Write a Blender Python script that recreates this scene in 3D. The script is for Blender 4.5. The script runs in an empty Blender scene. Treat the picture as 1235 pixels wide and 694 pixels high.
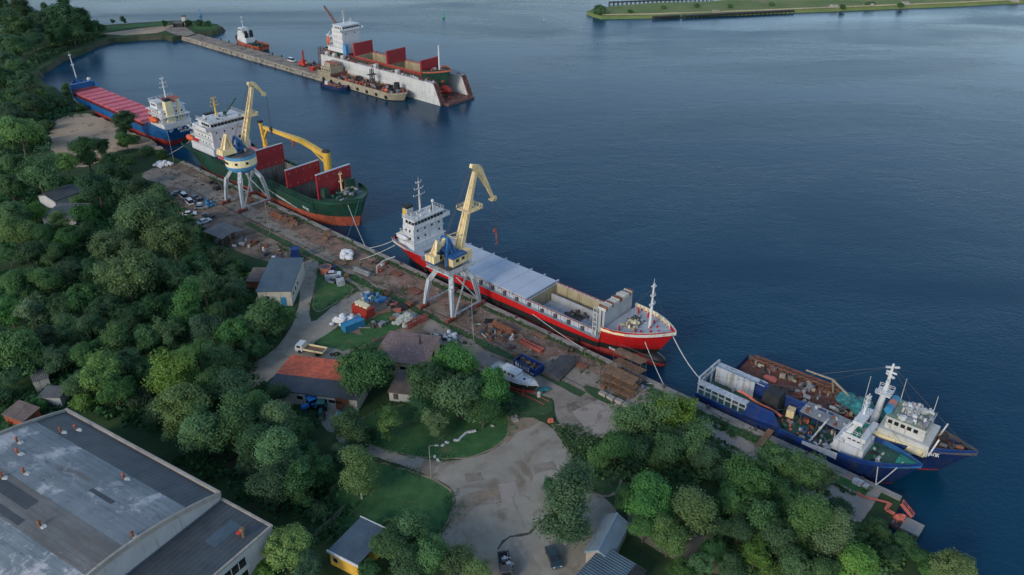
import bpy, math, random
from mathutils import Vector, Matrix, noise
RN = random.Random(11)
sc = bpy.context.scene
COL = sc.collection
FPX, TH, CH = 960.0, math.radians(29.7), 110.0
GZ = 2.5                                   # height of the quay and the land above the water

def at(u, v, z=GZ):
    """the point on the level z that the survey photograph shows at (u, v)"""
    x = (u-617.5)/FPX; y = (347-v)/FPX
    d = Vector((x, math.cos(TH)+y*math.sin(TH), -math.sin(TH)+y*math.cos(TH)))
    t = (z-CH)/d.z
    return Vector((0, 0, CH))+d*t
E1 = Vector((-.747, .665, 0)).normalized()  # along the quay, away
E2 = Vector((E1.y, -E1.x, 0))               # out over the water
ORG = Vector((0, 174.2, 0))
def q(s, t, z=GZ): return ORG+E1*s+E2*t+Vector((0, 0, z))
A_OUT = math.atan2(E2.y, E2.x)
A_BOW = math.atan2(-E1.y, -E1.x)            # heading of a ship whose bow points back along the quay

# ------------------------------------------------------------------ mesh collecting
class MB:
    def __init__(s): s.v = []; s.f = []; s.m = []; s.mi = 0
    def add(s, vs, fs):
        o = len(s.v); s.v += [tuple(v) for v in vs]
        s.f += [tuple(i+o for i in f) for f in fs]; s.m += [s.mi]*len(fs); return s
    def box(s, x0, x1, y0, y1, z0, z1):
        return s.add([(x0,y0,z0),(x1,y0,z0),(x1,y1,z0),(x0,y1,z0),(x0,y0,z1),(x1,y0,z1),(x1,y1,z1),(x0,y1,z1)],
              [(3,2,1,0),(4,5,6,7),(0,1,5,4),(1,2,6,5),(2,3,7,6),(3,0,4,7)])
    def tbox(s, x0, x1, y0, y1, z0, z1, ix=0, iy=0):
        """box whose top is drawn in by ix, iy"""
        return s.add([(x0,y0,z0),(x1,y0,z0),(x1,y1,z0),(x0,y1,z0),(x0+ix,y0+iy,z1),(x1-ix,y0+iy,z1),(x1-ix,y1-iy,z1),(x0+ix,y1-iy,z1)],
              [(3,2,1,0),(4,5,6,7),(0,1,5,4),(1,2,6,5),(2,3,7,6),(3,0,4,7)])
    def obox(s, c, sz, rz=0, tilt=0):
        M = Matrix.Translation(c) @ Matrix.Rotation(rz, 4, 'Z') @ Matrix.Rotation(tilt, 4, 'Y')
        a, b, d = sz[0]/2, sz[1]/2, sz[2]/2
        vs = [M @ Vector(p) for p in ((-a,-b,-d),(a,-b,-d),(a,b,-d),(-a,b,-d),(-a,-b,d),(a,-b,d),(a,b,d),(-a,b,d))]
        return s.add(vs, [(3,2,1,0),(4,5,6,7),(0,1,5,4),(1,2,6,5),(2,3,7,6),(3,0,4,7)])
    def bar(s, p, r, w, h=None, w2=None, h2=None):
        p = Vector(p); r = Vector(r); d = (r-p)
        if d.length < 1e-6: return s
        d.normalize(); h = h or w; w2 = w2 or w; h2 = h2 or (h if w2 == w else w2*h/w)
        up = Vector((0,0,1)) if abs(d.z) < .95 else Vector((1,0,0))
        sd = d.cross(up).normalized(); up = sd.cross(d)
        vs = []
        for c, a, b in ((p, w, h), (r, w2, h2)):
            vs += [c-sd*a/2-up*b/2, c+sd*a/2-up*b/2, c+sd*a/2+up*b/2, c-sd*a/2+up*b/2]
        return s.add(vs, [(3,2,1,0),(4,5,6,7),(0,1,5,4),(1,2,6,5),(2,3,7,6),(3,0,4,7)])
    def cyl(s, p, r, r0, r1=None, n=10):
        p = Vector(p); r = Vector(r); d = (r-p).normalized(); r1 = r0 if r1 is None else r1
        up = Vector((0,0,1)) if abs(d.z) < .95 else Vector((1,0,0))
        a = d.cross(up).normalized(); b = a.cross(d)
        vs = []
        for c, k in ((p, r0), (r, r1)):
            vs += [c+(a*math.cos(6.28319*i/n)+b*math.sin(6.28319*i/n))*k for i in range(n)]
        fs = [(i, (i+1) % n, n+(i+1) % n, n+i) for i in range(n)]
        return s.add(vs, fs+[tuple(range(n-1, -1, -1)), tuple(range(n, 2*n))])
    def tube(s, pts, r, n=6):
        for a, b in zip(pts, pts[1:]): s.cyl(a, b, r, r, n)
        return s
    def prism(s, poly, z0, z1):
        n = len(poly)
        vs = [(p[0],p[1],z0) for p in poly]+[(p[0],p[1],z1) for p in poly]
        return s.add(vs, [tuple(range(n-1,-1,-1)), tuple(range(n,2*n))]+[(i,(i+1)%n,n+(i+1)%n,n+i) for i in range(n)])
    def prism_y(s, poly, y0, y1):
        """outline in x, z pulled along y"""
        n = len(poly)
        vs = [(p[0],y0,p[1]) for p in poly]+[(p[0],y1,p[1]) for p in poly]
        return s.add(vs, [tuple(range(n)), tuple(range(2*n-1,n-1,-1))]+[(i,n+i,n+(i+1)%n,(i+1)%n) for i in range(n)])
    def prism_x(s, poly, x0, x1):
        n = len(poly)
        vs = [(x0,p[0],p[1]) for p in poly]+[(x1,p[0],p[1]) for p in poly]
        return s.add(vs, [tuple(range(n-1,-1,-1)), tuple(range(n,2*n))]+[(i,(i+1)%n,n+(i+1)%n,n+i) for i in range(n)])
    def ell(s, c, rx, ry, rz, n=10, m=6, jit=0):
        vs = []; c = Vector(c)
        for j in range(m+1):
            a = math.pi*j/m-math.pi/2
            for i in range(n):
                b = 6.28319*i/n; k = 1+jit*(RN.random()-.5)
                vs.append(c+Vector((rx*math.cos(a)*math.cos(b)*k, ry*math.cos(a)*math.sin(b)*k, rz*math.sin(a)*k)))
        return s.add(vs, [(j*n+i, j*n+(i+1)%n, (j+1)*n+(i+1)%n, (j+1)*n+i) for j in range(m) for i in range(n)])
    def rail(s, pts, h=1.0, step=2.0, r=.05):
        """open railing along a path"""
        for a, b in zip(pts, pts[1:]):
            a = Vector(a); b = Vector(b); n = max(1, int((b-a).length/step))
            for k in range(n+1):
                c = a.lerp(b, k/n); s.bar(c, c+Vector((0,0,h)), r*1.3)
            for f in (1, .55): s.bar(a+Vector((0,0,h*f)), b+Vector((0,0,h*f)), r)
        return s
    def truss(s, p, r, w0, w1, n, t=.12, faces=4):
        """four-chord lattice boom"""
        p = Vector(p); r = Vector(r); d = (r-p).normalized()
        up = Vector((0,0,1)) if abs(d.z) < .95 else Vector((1,0,0))
        a = d.cross(up).normalized(); b = a.cross(d)
        cr = []
        for k in range(n+1):
            f = k/n; c = p.lerp(r, f); w = (w0+(w1-w0)*f)/2
            cr.append([c+a*w+b*w, c-a*w+b*w, c-a*w-b*w, c+a*w-b*w])
        for k in range(n):
            for i in range(4):
                s.bar(cr[k][i], cr[k+1][i], t)
                j = (i+1) % 4
                s.bar(cr[k][i], cr[k+1][j] if k % 2 else cr[k+1][i] if False else cr[k+1][j], t*.7)
                s.bar(cr[k][i], cr[k][j], t*.7)
        return s
    def mesh(s, name, mats, smooth=False):
        me = bpy.data.meshes.new(name); me.from_pydata(s.v, [], s.f)
        for m in (mats if isinstance(mats, (list, tuple)) else [mats]): me.materials.append(m)
        if any(s.m): me.polygons.foreach_set('material_index', s.m)
        if smooth: me.polygons.foreach_set('use_smooth', [True]*len(s.f))
        me.update(); return me
    def build(s, name, mats, parent=None, smooth=False):
        o = bpy.data.objects.new(name, s.mesh(name, mats, smooth)); COL.objects.link(o)
        if parent: o.parent = parent
        return o

def tag(o, label=None, cat=None, group=None, kind=None):
    if label: o['label'] = label
    if cat: o['category'] = cat
    if group: o['group'] = group
    if kind: o['kind'] = kind
    return o
def thing(name, label, cat, loc=(0,0,0), rz=0, group=None):
    o = bpy.data.objects.new(name, None); COL.objects.link(o); o.empty_display_size = .5
    o.location = loc; o.rotation_euler = (0,0,rz)
    return tag(o, label, cat, group)
def single(mb, name, mats, label, cat, loc=(0,0,0), rz=0, group=None, smooth=False):
    o = mb.build(name, mats, None, smooth); o.location = loc; o.rotation_euler = (0,0,rz)
    return tag(o, label, cat, group)
def place(me, name, parent, loc, rz=0):
    o = bpy.data.objects.new(name, me); COL.objects.link(o); o.parent = parent
    o.location = loc; o.rotation_euler = (0,0,rz); return o
def copy_tree(o, parent=None):
    c = o.copy(); COL.objects.link(c)
    if parent: c.parent = parent
    for ch in list(o.children): copy_tree(ch, c)
    return c

# ------------------------------------------------------------------ materials
def nodes(name):
    m = bpy.data.materials.new(name); m.use_nodes = True
    nt = m.node_tree; b = nt.nodes['Principled BSDF']
    return m, nt, b
def N(nt, t, **kw):
    n = nt.nodes.new(t)
    for k, v in kw.items():
        if k in n.inputs: n.inputs[k].default_value = v
        else: setattr(n, k, v)
    return n
def ramp(nt, src, stops):
    r = nt.nodes.new('ShaderNodeValToRGB'); cr = r.color_ramp
    while len(cr.elements) < len(stops): cr.elements.new(.5)
    for e, (p, c) in zip(cr.elements, stops):
        e.position = p; e.color = (c,c,c,1) if isinstance(c, (int,float)) else (*c[:3],1)
    nt.links.new(src, r.inputs[0]); return r.outputs[0]
def mixc(nt, f, a, b):
    m = nt.nodes.new('ShaderNodeMix'); m.data_type = 'RGBA'
    for i, x in ((0, f), (6, a), (7, b)):
        if hasattr(x, 'is_linked'): nt.links.new(x, m.inputs[i])
        else: m.inputs[i].default_value = x if i == 0 else (*x[:3],1)
    return m.outputs[2]
def noise_n(nt, vec, scale, detail=5, rough=.6, dist=0):
    n = N(nt, 'ShaderNodeTexNoise', Scale=scale, Detail=detail, Roughness=rough, Distortion=dist)
    nt.links.new(vec, n.inputs['Vector']); return n.outputs['Fac']
def coords(nt, scale=(1,1,1), rot=0, world=False):
    t = nt.nodes.new('ShaderNodeNewGeometry' if world else 'ShaderNodeTexCoord')
    mp = nt.nodes.new('ShaderNodeMapping'); mp.inputs['Scale'].default_value = scale; mp.inputs['Rotation'].default_value = (0,0,rot)
    nt.links.new(t.outputs['Position' if world else 'Object'], mp.inputs['Vector']); return mp.outputs[0]
def bump(nt, b, h, strength=.3, dist=.1):
    bp = N(nt, 'ShaderNodeBump', Strength=strength, Distance=dist)
    nt.links.new(h, bp.inputs['Height']); nt.links.new(bp.outputs[0], b.inputs['Normal'])
def paint(name, c, rough=.5, var=.25, sc_=.35, dirt=None, amt=.0, streak=True, dirt2=None, amt2=0., metal=0, wave=None, bmp=0., spec=.4, seam=0):
    """weathered surface: soft colour drift, then stains (dirt) and spots (dirt2)"""
    m, nt, b = nodes(name)
    v = coords(nt)
    f = noise_n(nt, v, sc_, 6)
    lo = tuple(x*(1-var) for x in c); hi = tuple(min(1, x*(1+var)) for x in c)
    col = ramp(nt, f, [(.3, lo), (.7, hi)])
    if dirt:
        vs = coords(nt, (1.3,1.3,.12)) if streak else coords(nt)
        fd = noise_n(nt, vs, 1.1, 6, .65)
        col = mixc(nt, ramp(nt, fd, [(.62-amt*.5, 0), (.75-amt*.4, .85)]), col, dirt)
    if dirt2:
        fd = noise_n(nt, v, 2.6, 8, .7)
        col = mixc(nt, ramp(nt, fd, [(.66-amt2*.4, 0), (.70-amt2*.4, .9)]), col, dirt2)
    if seam:
        tc = nt.nodes.new('ShaderNodeTexCoord'); sp = nt.nodes.new('ShaderNodeSeparateXYZ'); cb = nt.nodes.new('ShaderNodeCombineXYZ')
        nt.links.new(tc.outputs['Object'], sp.inputs[0]); nt.links.new(sp.outputs[0], cb.inputs[0]); nt.links.new(sp.outputs[2], cb.inputs[1])
        bk = N(nt, 'ShaderNodeTexBrick', Scale=1.0); bk.inputs['Brick Width'].default_value = 6.2; bk.inputs['Row Height'].default_value = 1.7; bk.inputs['Mortar Size'].default_value = .05
        bk.inputs['Color1'].default_value = (.88,.88,.88,1); bk.inputs['Color2'].default_value = (1,1,1,1); bk.inputs['Mortar'].default_value = (1-seam,1-seam,1-seam,1)
        nt.links.new(cb.outputs[0], bk.inputs['Vector'])
        mm = nt.nodes.new('ShaderNodeMix'); mm.data_type = 'RGBA'; mm.blend_type = 'MULTIPLY'; mm.inputs[0].default_value = 1
        nt.links.new(col, mm.inputs[6]); nt.links.new(bk.outputs['Color'], mm.inputs[7]); col = mm.outputs[2]
    nt.links.new(col, b.inputs['Base Color'])
    b.inputs['Roughness'].default_value = rough; b.inputs['Metallic'].default_value = metal
    b.inputs['Specular IOR Level'].default_value = spec
    if wave:
        w = N(nt, 'ShaderNodeTexWave', Scale=wave[1]); w.bands_direction = wave[0]
        tc = nt.nodes.new('ShaderNodeTexCoord'); nt.links.new(tc.outputs['Object'], w.inputs['Vector'])
        bump(nt, b, w.outputs['Fac'], .7, wave[2] if len(wave) > 2 else .12)
    elif bmp: bump(nt, b, noise_n(nt, v, 3, 6), bmp, .2)
    return m
RUST = (.13,.05,.025); GRIME = (.05,.045,.04); SOOT = (.02,.02,.02)
M = {}
M['red_hull'] = paint('red_hull', (.54,.012,.014), .45, .16, .12, (.26,.03,.02), .24, True, RUST, .04, seam=.35)
M['black_hull'] = paint('black_hull', (.017,.018,.018), .5, .3, .2, (.05,.035,.03), .08)
M['boot_red'] = paint('boot_red', (.3,.035,.03), .55, .3, .3, (.1,.04,.03), .15)
M['boot_orange'] = paint('boot_orange', (.34,.075,.04), .6, .3, .2, (.16,.05,.03), .3, True, RUST, .14)
M['green_hull'] = paint('green_hull', (.009,.058,.038), .48, .25, .15, (.05,.055,.04), .26, True, (.2,.25,.2), .03, seam=.35)
M['blue_hull'] = paint('blue_hull', (.010,.105,.30), .45, .18, .15, (.03,.06,.1), .22, True, RUST, .02, seam=.35)
M['navy_hull'] = paint('navy_hull', (.008,.026,.105), .45, .25, .2, (.04,.045,.06), .26, True, RUST, .07, seam=.35)
M['royal_blue'] = paint('royal_blue', (.008,.042,.20), .48, .25, .25, (.04,.05,.09), .26, True, RUST, .06, seam=.35)
M['white'] = paint('white', (.56,.57,.58), .5, .08, .4, (.38,.34,.29), .18, True, RUST, .0)
M['white_old'] = paint('white_old', (.48,.48,.45), .55, .14, .4, (.33,.27,.2), .16, True, RUST, .03)
M['cream'] = paint('cream', (.72,.62,.38), .5, .12, .3, (.3,.22,.13), .08)
M['crane_cream'] = paint('crane_cream', (.70,.55,.30), .55, .14, .3, (.36,.24,.12), .24, True, RUST, .04)
M['crane_blue'] = paint('crane_blue', (.02,.11,.29), .5, .3, .4, (.05,.07,.1), .24, True, RUST, .04)
M['crane_pale_blue'] = paint('crane_pale_blue', (.07,.24,.43), .5, .2, .3, (.15,.15,.15), .08)
M['crane_grey'] = paint('crane_grey', (.42,.46,.49), .55, .18, .3, (.22,.17,.12), .26, True, RUST, .05)
M['yellow'] = paint('yellow', (.62,.38,.06), .45, .15, .3, (.35,.18,.03), .1)
M['hatch_red'] = paint('hatch_red', (.27,.022,.03), .5, .16, .25, (.12,.02,.02), .1, True, RUST, .02)
M['hatch_pink'] = paint('hatch_pink', (.56,.12,.145), .55, .14, .25, (.40,.08,.10), .1, False)
M['hatch_grey'] = paint('hatch_grey', (.39,.43,.49), .5, .09, .12, (.36,.36,.37), .08, False, RUST, -.05)
M['deck_grey'] = paint('deck_grey', (.33,.36,.40), .6, .16, .4, (.2,.18,.17), .12, False, RUST, .02)
M['deck_green'] = paint('deck_green', (.03,.095,.068), .6, .3, .5, (.12,.12,.1), .14, False, RUST, .08)
M['roof_green'] = paint('roof_green', (.16,.23,.18), .7, .3, .6, (.3,.3,.26), .2, False, RUST, .08)
M['deck_red'] = paint('deck_red', (.21,.04,.035), .65, .3, .5, (.1,.05,.04), .2, False)
M['deck_rust'] = paint('deck_rust', (.15,.06,.042), .75, .4, .5, (.06,.045,.04), .2, False, (.2,.17,.14), .05)
M['teal_deck'] = paint('teal_deck', (.02,.2,.14), .6, .25, .5, (.1,.1,.09), .12, False)
M['hold'] = paint('hold', (.16,.17,.16), .7, .35, .3, (.09,.06,.045), .25, True)
M['hold_tan'] = paint('hold_tan', (.34,.29,.18), .7, .2, .4, (.16,.10,.06), .22, True)
M['hold_grey'] = paint('hold_grey', (.33,.345,.36), .6, .15, .3, (.25,.2,.16), .12, True)
M['orange'] = paint('orange', (.62,.10,.025), .5, .15, .5)
M['coral'] = paint('coral', (.55,.14,.095), .8, .25, 1.2)
M['glass'] = paint('glass', (.012,.016,.02), .12, .2, 1, spec=.7)
M['dark'] = paint('dark', (.02,.021,.022), .7, .4, 1)
M['steel'] = paint('steel', (.22,.23,.24), .55, .3, .6, RUST, .14)
M['dark_steel'] = paint('dark_steel', (.07,.072,.075), .6, .4, .7, RUST, .16)
M['rust'] = paint('rust', (.20,.075,.04), .8, .4, .8, (.08,.04,.03), .15)
M['rust_red'] = paint('rust_red', (.33,.085,.06), .7, .3, .6, RUST, .15)
M['rubber'] = paint('rubber', (.012,.012,.012), .8, .3, 1)
M['rope'] = paint('rope', (.5,.5,.46), .8, .2, 2)
M['teal_net'] = paint('teal_net', (.03,.17,.19), .9, .5, 1.2, (.015,.07,.09), .2, False, bmp=.8)
M['tan_hull'] = paint('tan_hull', (.32,.28,.20), .6, .2, .4, (.2,.13,.08), .2, True, RUST, .06)
M['dock_white'] = paint('dock_white', (.54,.54,.52), .65, .10, .15, (.34,.31,.26), .16, True, RUST, -.02, seam=.15)
M['dock_rust'] = paint('dock_rust', (.15,.07,.06), .8, .45, .5, (.05,.04,.04), .2)
M['concrete'] = paint('concrete', (.27,.25,.22), .85, .25, .4, (.13,.11,.09), .15, False, (.09,.1,.06), .06, bmp=.3)
M['concrete_pale'] = paint('concrete_pale', (.31,.285,.25), .85, .2, .4, (.22,.19,.16), .15, False, bmp=.2)
M['stone'] = paint('stone', (.27,.23,.17), .9, .35, .8, (.07,.07,.06), .2, True, bmp=.6)
M['wall_pale'] = paint('wall_pale', (.44,.42,.36), .8, .12, .4, (.24,.2,.16), .14)
M['wall_grey'] = paint('wall_grey', (.40,.40,.40), .8, .1, .3, (.24,.23,.21), .12)
M['wall_cream'] = paint('wall_cream', (.55,.42,.22), .8, .15, .5, (.3,.2,.1), .16)
M['wall_yellow'] = paint('wall_yellow', (.62,.36,.05), .75, .15, .5, (.3,.17,.05), .1)
M['slate'] = paint('slate', (.072,.108,.135), .6, .2, .3, (.06,.07,.075), .1, False, wave=('X', .6))
M['slate_dark'] = paint('slate_dark', (.06,.068,.078), .65, .25, .3, (.1,.1,.09), .05, False, wave=('X', .7))
M['tin_roof'] = paint('tin_roof', (.15,.15,.145), .6, .25, .5, (.1,.08,.06), .15, False, wave=('X', .9))
M['tile_orange'] = paint('tile_orange', (.62,.125,.055), .8, .32, .3, (.32,.08,.06), .3, False, (.16,.10,.06), .12, wave=('Y', 1.2, .08))
M['barn_roof'] = paint('barn_roof', (.25,.15,.13), .85, .2, .3, (.17,.10,.085), .15, False, (.46,.42,.37), .22, wave=('X', .8))
M['blue_tin'] = paint('blue_tin', (.16,.22,.27), .5, .18, .4, (.1,.12,.13), .1, False)
M['moss_roof'] = paint('moss_roof', (.15,.115,.10), .85, .3, .5, (.07,.065,.05), .2, False, (.3,.27,.22), .03)
M['tank_red'] = paint('tank_red', (.42,.045,.03), .5, .2, .5, RUST, .08)
M['salmon'] = paint('salmon', (.5,.17,.11), .6, .2, .6)
M['bag_white'] = paint('bag_white', (.66,.66,.66), .8, .12, 1.5, (.4,.38,.34), .1, False)
M['bale'] = paint('bale', (.38,.40,.36), .8, .3, 1.2, (.2,.2,.17), .15, False)
M['blue_box'] = paint('blue_box', (.03,.2,.36), .55, .2, .5, (.1,.1,.1), .12)
M['wood'] = paint('wood', (.20,.115,.065), .8, .35, .8, (.1,.06,.04), .15)
M['car_white'] = paint('car_white', (.6,.61,.62), .3, .05, .5, spec=.6)
M['car_dark'] = paint('car_dark', (.03,.06,.075), .25, .1, .5, spec=.6)
M['car_grey'] = paint('car_grey', (.16,.19,.2), .3, .1, .5, spec=.6)
M['tractor_blue'] = paint('tractor_blue', (.03,.2,.5), .45, .15, .8)
M['sky_blue'] = paint('sky_blue', (.13,.42,.62), .45, .12, .8)
M['tractor_green'] = paint('tractor_green', (.03,.13,.11), .5, .2, .8)
M['buoy_green'] = paint('buoy_green', (.03,.36,.13), .5, .15, .8)
M['bark'] = paint('bark', (.085,.07,.055), .9, .4, 1.5)
M['bark_birch'] = paint('bark_birch', (.42,.42,.39), .85, .2, .8, (.05,.05,.05), .2, False)

def leafmat(name, c, c2):
    m, nt, b = nodes(name)
    oi = nt.nodes.new('ShaderNodeObjectInfo')
    v = coords(nt)
    f = noise_n(nt, v, .9, 5, .7)
    base = mixc(nt, ramp(nt, f, [(.34, 0), (.66, 1)]), c, c2)
    hs = N(nt, 'ShaderNodeHueSaturation')
    for sock, lo, hi in (('Hue', .482, .512), ('Value', .72, 1.28), ('Saturation', .8, 1.08)):
        mr = N(nt, 'ShaderNodeMapRange'); mr.inputs['To Min'].default_value = lo; mr.inputs['To Max'].default_value = hi
        if sock == 'Value': nt.links.new(oi.outputs['Random'], mr.inputs['Value'])
        else:
            mm = N(nt, 'ShaderNodeMath', operation='MULTIPLY'); mm.inputs[1].default_value = 7.31 if sock == 'Hue' else 13.7
            fr = N(nt, 'ShaderNodeMath', operation='FRACT')
            nt.links.new(oi.outputs['Random'], mm.inputs[0]); nt.links.new(mm.outputs[0], fr.inputs[0]); nt.links.new(fr.outputs[0], mr.inputs['Value'])
        nt.links.new(mr.outputs[0], hs.inputs[sock])
    nt.links.new(base, hs.inputs['Color'])
    nt.links.new(hs.outputs[0], b.inputs['Base Color'])
    b.inputs['Roughness'].default_value = .6; b.inputs['Specular IOR Level'].default_value = .2
    tr = nt.nodes.new('ShaderNodeBsdfTranslucent'); nt.links.new(hs.outputs[0], tr.inputs['Color'])
    mx = nt.nodes.new('ShaderNodeMixShader'); mx.inputs[0].default_value = .38
    out = nt.nodes['Material Output']
    nt.links.new(b.outputs[0], mx.inputs[1]); nt.links.new(tr.outputs[0], mx.inputs[2]); nt.links.new(mx.outputs[0], out.inputs['Surface'])
    return m
M['leaf_dark'] = leafmat('leaf_dark', (.042,.110,.048), (.072,.158,.062))
M['leaf_mid'] = leafmat('leaf_mid', (.062,.156,.052), (.108,.226,.072))
M['leaf_pale'] = leafmat('leaf_pale', (.096,.174,.072), (.150,.240,.092))
M['leaf_bright'] = leafmat('leaf_bright', (.114,.240,.056), (.190,.326,.076))
# ------------------------------------------------------------------ camera, sky, sun
cam = bpy.data.cameras.new('camera'); cam.lens = 36*FPX/1235; cam.sensor_width = 36; cam.clip_end = 9000; cam.clip_start = 1
co = bpy.data.objects.new('camera', cam); COL.objects.link(co)
co.location = (0,0,CH); co.rotation_euler = (math.pi/2-TH, 0, 0); sc.camera = co
SUN_EL, SUN_AZ = math.radians(24), math.radians(218)     # azimuth clockwise from +Y
w = bpy.data.worlds.new('World'); sc.world = w; w.use_nodes = True
nt = w.node_tree; bg = nt.nodes['Background']
sk = nt.nodes.new('ShaderNodeTexSky'); sk.sky_type = 'NISHITA'; sk.sun_disc = False
sk.sun_elevation = SUN_EL; sk.sun_rotation = SUN_AZ; sk.altitude = 100; sk.air_density = 1.0; sk.dust_density = .4; sk.ozone_density = 1.0
nt.links.new(sk.outputs[0], bg.inputs[0]); bg.inputs[1].default_value = .15
ld = bpy.data.lights.new('sun', 'SUN'); ld.energy = 1.35; ld.angle = math.radians(16); ld.color = (1, .89, .74)
lo = bpy.data.objects.new('sun', ld); COL.objects.link(lo)
sd = Vector((math.sin(SUN_AZ)*math.cos(SUN_EL), math.cos(SUN_AZ)*math.cos(SUN_EL), math.sin(SUN_EL)))
lo.rotation_euler = (-sd).to_track_quat('-Z', 'Y').to_euler(); lo.location = (0,-100,200)
sc.view_settings.view_transform = 'Standard'; sc.view_settings.look = 'None'; sc.view_settings.gamma = 1
sc.view_settings.exposure = 0.55
sc.cycles.max_bounces = 6; sc.cycles.transparent_max_bounces = 4; sc.cycles.use_denoising = True

# ------------------------------------------------------------------ water
m, nt, b = nodes('water')
v = coords(nt, world=True)
big = noise_n(nt, coords(nt, (.0045,.012,.01), .3, world=True), 1, 4, .6, .6)
col = ramp(nt, big, [(.35, (.002,.034,.066)), (.65, (.003,.048,.090))])
nt.links.new(col, b.inputs['Base Color'])
nt.links.new(ramp(nt, big, [(.35, .16), (.65, .34)]), b.inputs['Roughness'])
b.inputs['IOR'].default_value = 1.33; b.inputs['Specular IOR Level'].default_value = .22
n1 = noise_n(nt, coords(nt, (.75,1.15,1), .5, world=True), 1, 4, .6, .4)
n2 = noise_n(nt, coords(nt, (.10,.17,1), -.3, world=True), 1, 3, .55, .6)
ad = N(nt, 'ShaderNodeMath', operation='MULTIPLY_ADD'); ad.inputs[1].default_value = 1.3
nt.links.new(n2, ad.inputs[0]); nt.links.new(n1, ad.inputs[2])
st_ = N(nt, 'ShaderNodeMath', operation='MULTIPLY'); st_.inputs[1].default_value = .55
dv = N(nt, 'ShaderNodeVectorMath', operation='DISTANCE'); dv.inputs[1].default_value = tuple(at(165,85,0))
ge = nt.nodes.new('ShaderNodeNewGeometry'); nt.links.new(ge.outputs['Position'], dv.inputs[0])
mr_ = N(nt, 'ShaderNodeMapRange'); mr_.inputs['From Min'].default_value = 60; mr_.inputs['From Max'].default_value = 190; mr_.inputs['To Min'].default_value = .28; mr_.inputs['To Max'].default_value = 1
nt.links.new(dv.outputs['Value'], mr_.inputs['Value'])
sh_ = N(nt, 'ShaderNodeMath', operation='MULTIPLY'); nt.links.new(ramp(nt, big, [(.36, .22), (.62, 1)]), sh_.inputs[0]); nt.links.new(mr_.outputs[0], sh_.inputs[1])
nt.links.new(sh_.outputs[0], st_.inputs[0])
bp = N(nt, 'ShaderNodeBump', Distance=.24)
nt.links.new(ad.outputs[0], bp.inputs['Height']); nt.links.new(st_.outputs[0], bp.inputs['Strength'])
nt.links.new(bp.outputs[0], b.inputs['Normal'])
M['water'] = m
wb = MB(); wb.add([(-4000,-800,0),(4000,-800,0),(4000,7000,0),(-4000,7000,0)], [(0,1,2,3)])
tag(wb.build('water', m), kind='structure')

# ------------------------------------------------------------------ ground surfaces
def gmat(name, c, c2, sc1, dirt=None, dsc=.25, dlo=.55, dirt2=None, d2sc=2., d2lo=.62, rough=.95, bmp=.3, cracks=None):
    m, nt, b = nodes(name); v = coords(nt, world=True)
    col = ramp(nt, noise_n(nt, v, sc1, 8, .65), [(.32, c), (.68, c2)])
    if dirt: col = mixc(nt, ramp(nt, noise_n(nt, v, dsc, 7, .62, .5), [(dlo, 0), (dlo+.09, .9)]), col, dirt)
    if dirt2: col = mixc(nt, ramp(nt, noise_n(nt, v, d2sc, 6, .7), [(d2lo, 0), (d2lo+.05, .85)]), col, dirt2)
    if cracks:
        vo = N(nt, 'ShaderNodeTexVoronoi', Scale=cracks[0]); vo.feature = 'DISTANCE_TO_EDGE'
        wv = N(nt, 'ShaderNodeVectorMath', operation='ADD'); nn = N(nt, 'ShaderNodeTexNoise', Scale=.25, Detail=5.)
        ms = N(nt, 'ShaderNodeVectorMath', operation='SCALE'); ms.inputs['Scale'].default_value = 5.
        nt.links.new(v, nn.inputs['Vector']); nt.links.new(nn.outputs['Color'], ms.inputs[0])
        nt.links.new(v, wv.inputs[0]); nt.links.new(ms.outputs[0], wv.inputs[1]); nt.links.new(wv.outputs[0], vo.inputs['Vector'])
        col = mixc(nt, ramp(nt, vo.outputs['Distance'], [(0, 1), (cracks[1], 0)]), col, mixc(nt, ramp(nt, noise_n(nt, v, .045, 3), [(.52, 0), (.64, .6)]), col, cracks[2]))
    nt.links.new(col, b.inputs['Base Color']); b.inputs['Roughness'].default_value = rough; b.inputs['Specular IOR Level'].default_value = .2
    bump(nt, b, noise_n(nt, v, 2.2, 6, .7), bmp, .15)
    return m
M['floor'] = gmat('forest_floor', (.026,.052,.022), (.046,.082,.030), .15, (.05,.045,.028), .12, .62)
M['lawn'] = gmat('lawn', (.032,.092,.032), (.064,.150,.050), .5, (.115,.135,.06), .15, .58, (.026,.066,.026), 1.6, .58)
M['verge'] = gmat('verge', (.026,.066,.026), (.056,.100,.040), .6, (.12,.10,.07), .4, .57, (.02,.035,.018), 1.5, .58)
M['asphalt'] = gmat('asphalt', (.222,.198,.158), (.345,.312,.252), .16, (.185,.146,.108), .11, .54, (.40,.37,.315), 1.1, .64, cracks=(.055, .012, (.07,.062,.055)))
M['track'] = gmat('track', (.180,.152,.124), (.300,.258,.212), .24, (.135,.104,.080), .2, .54, (.06,.07,.045), .5, .64)
M['apron'] = gmat('apron', (.115,.082,.060), (.300,.222,.166), .22, (.100,.074,.052), .12, .54, (.060,.075,.040), .33, .60, cracks=(.16, .02, (.05,.045,.038)))
M['apron_red'] = gmat('apron_red', (.16,.098,.072), (.29,.18,.135), .35, (.11,.085,.066), .3, .55)
M['slab'] = gmat('slab', (.27,.232,.196), (.35,.305,.262), .15, (.20,.165,.138), .3, .55, (.06,.075,.045), 1., .68, cracks=(.11, .02, (.07,.07,.05)))
M['sand'] = gmat('sand', (.33,.24,.16), (.44,.335,.23), .08, (.25,.17,.11), .06, .52, (.05,.085,.035), .16, .60)
M['bank'] = gmat('far_bank', (.095,.15,.045), (.19,.21,.08), .04, (.24,.19,.12), .03, .6)
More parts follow.
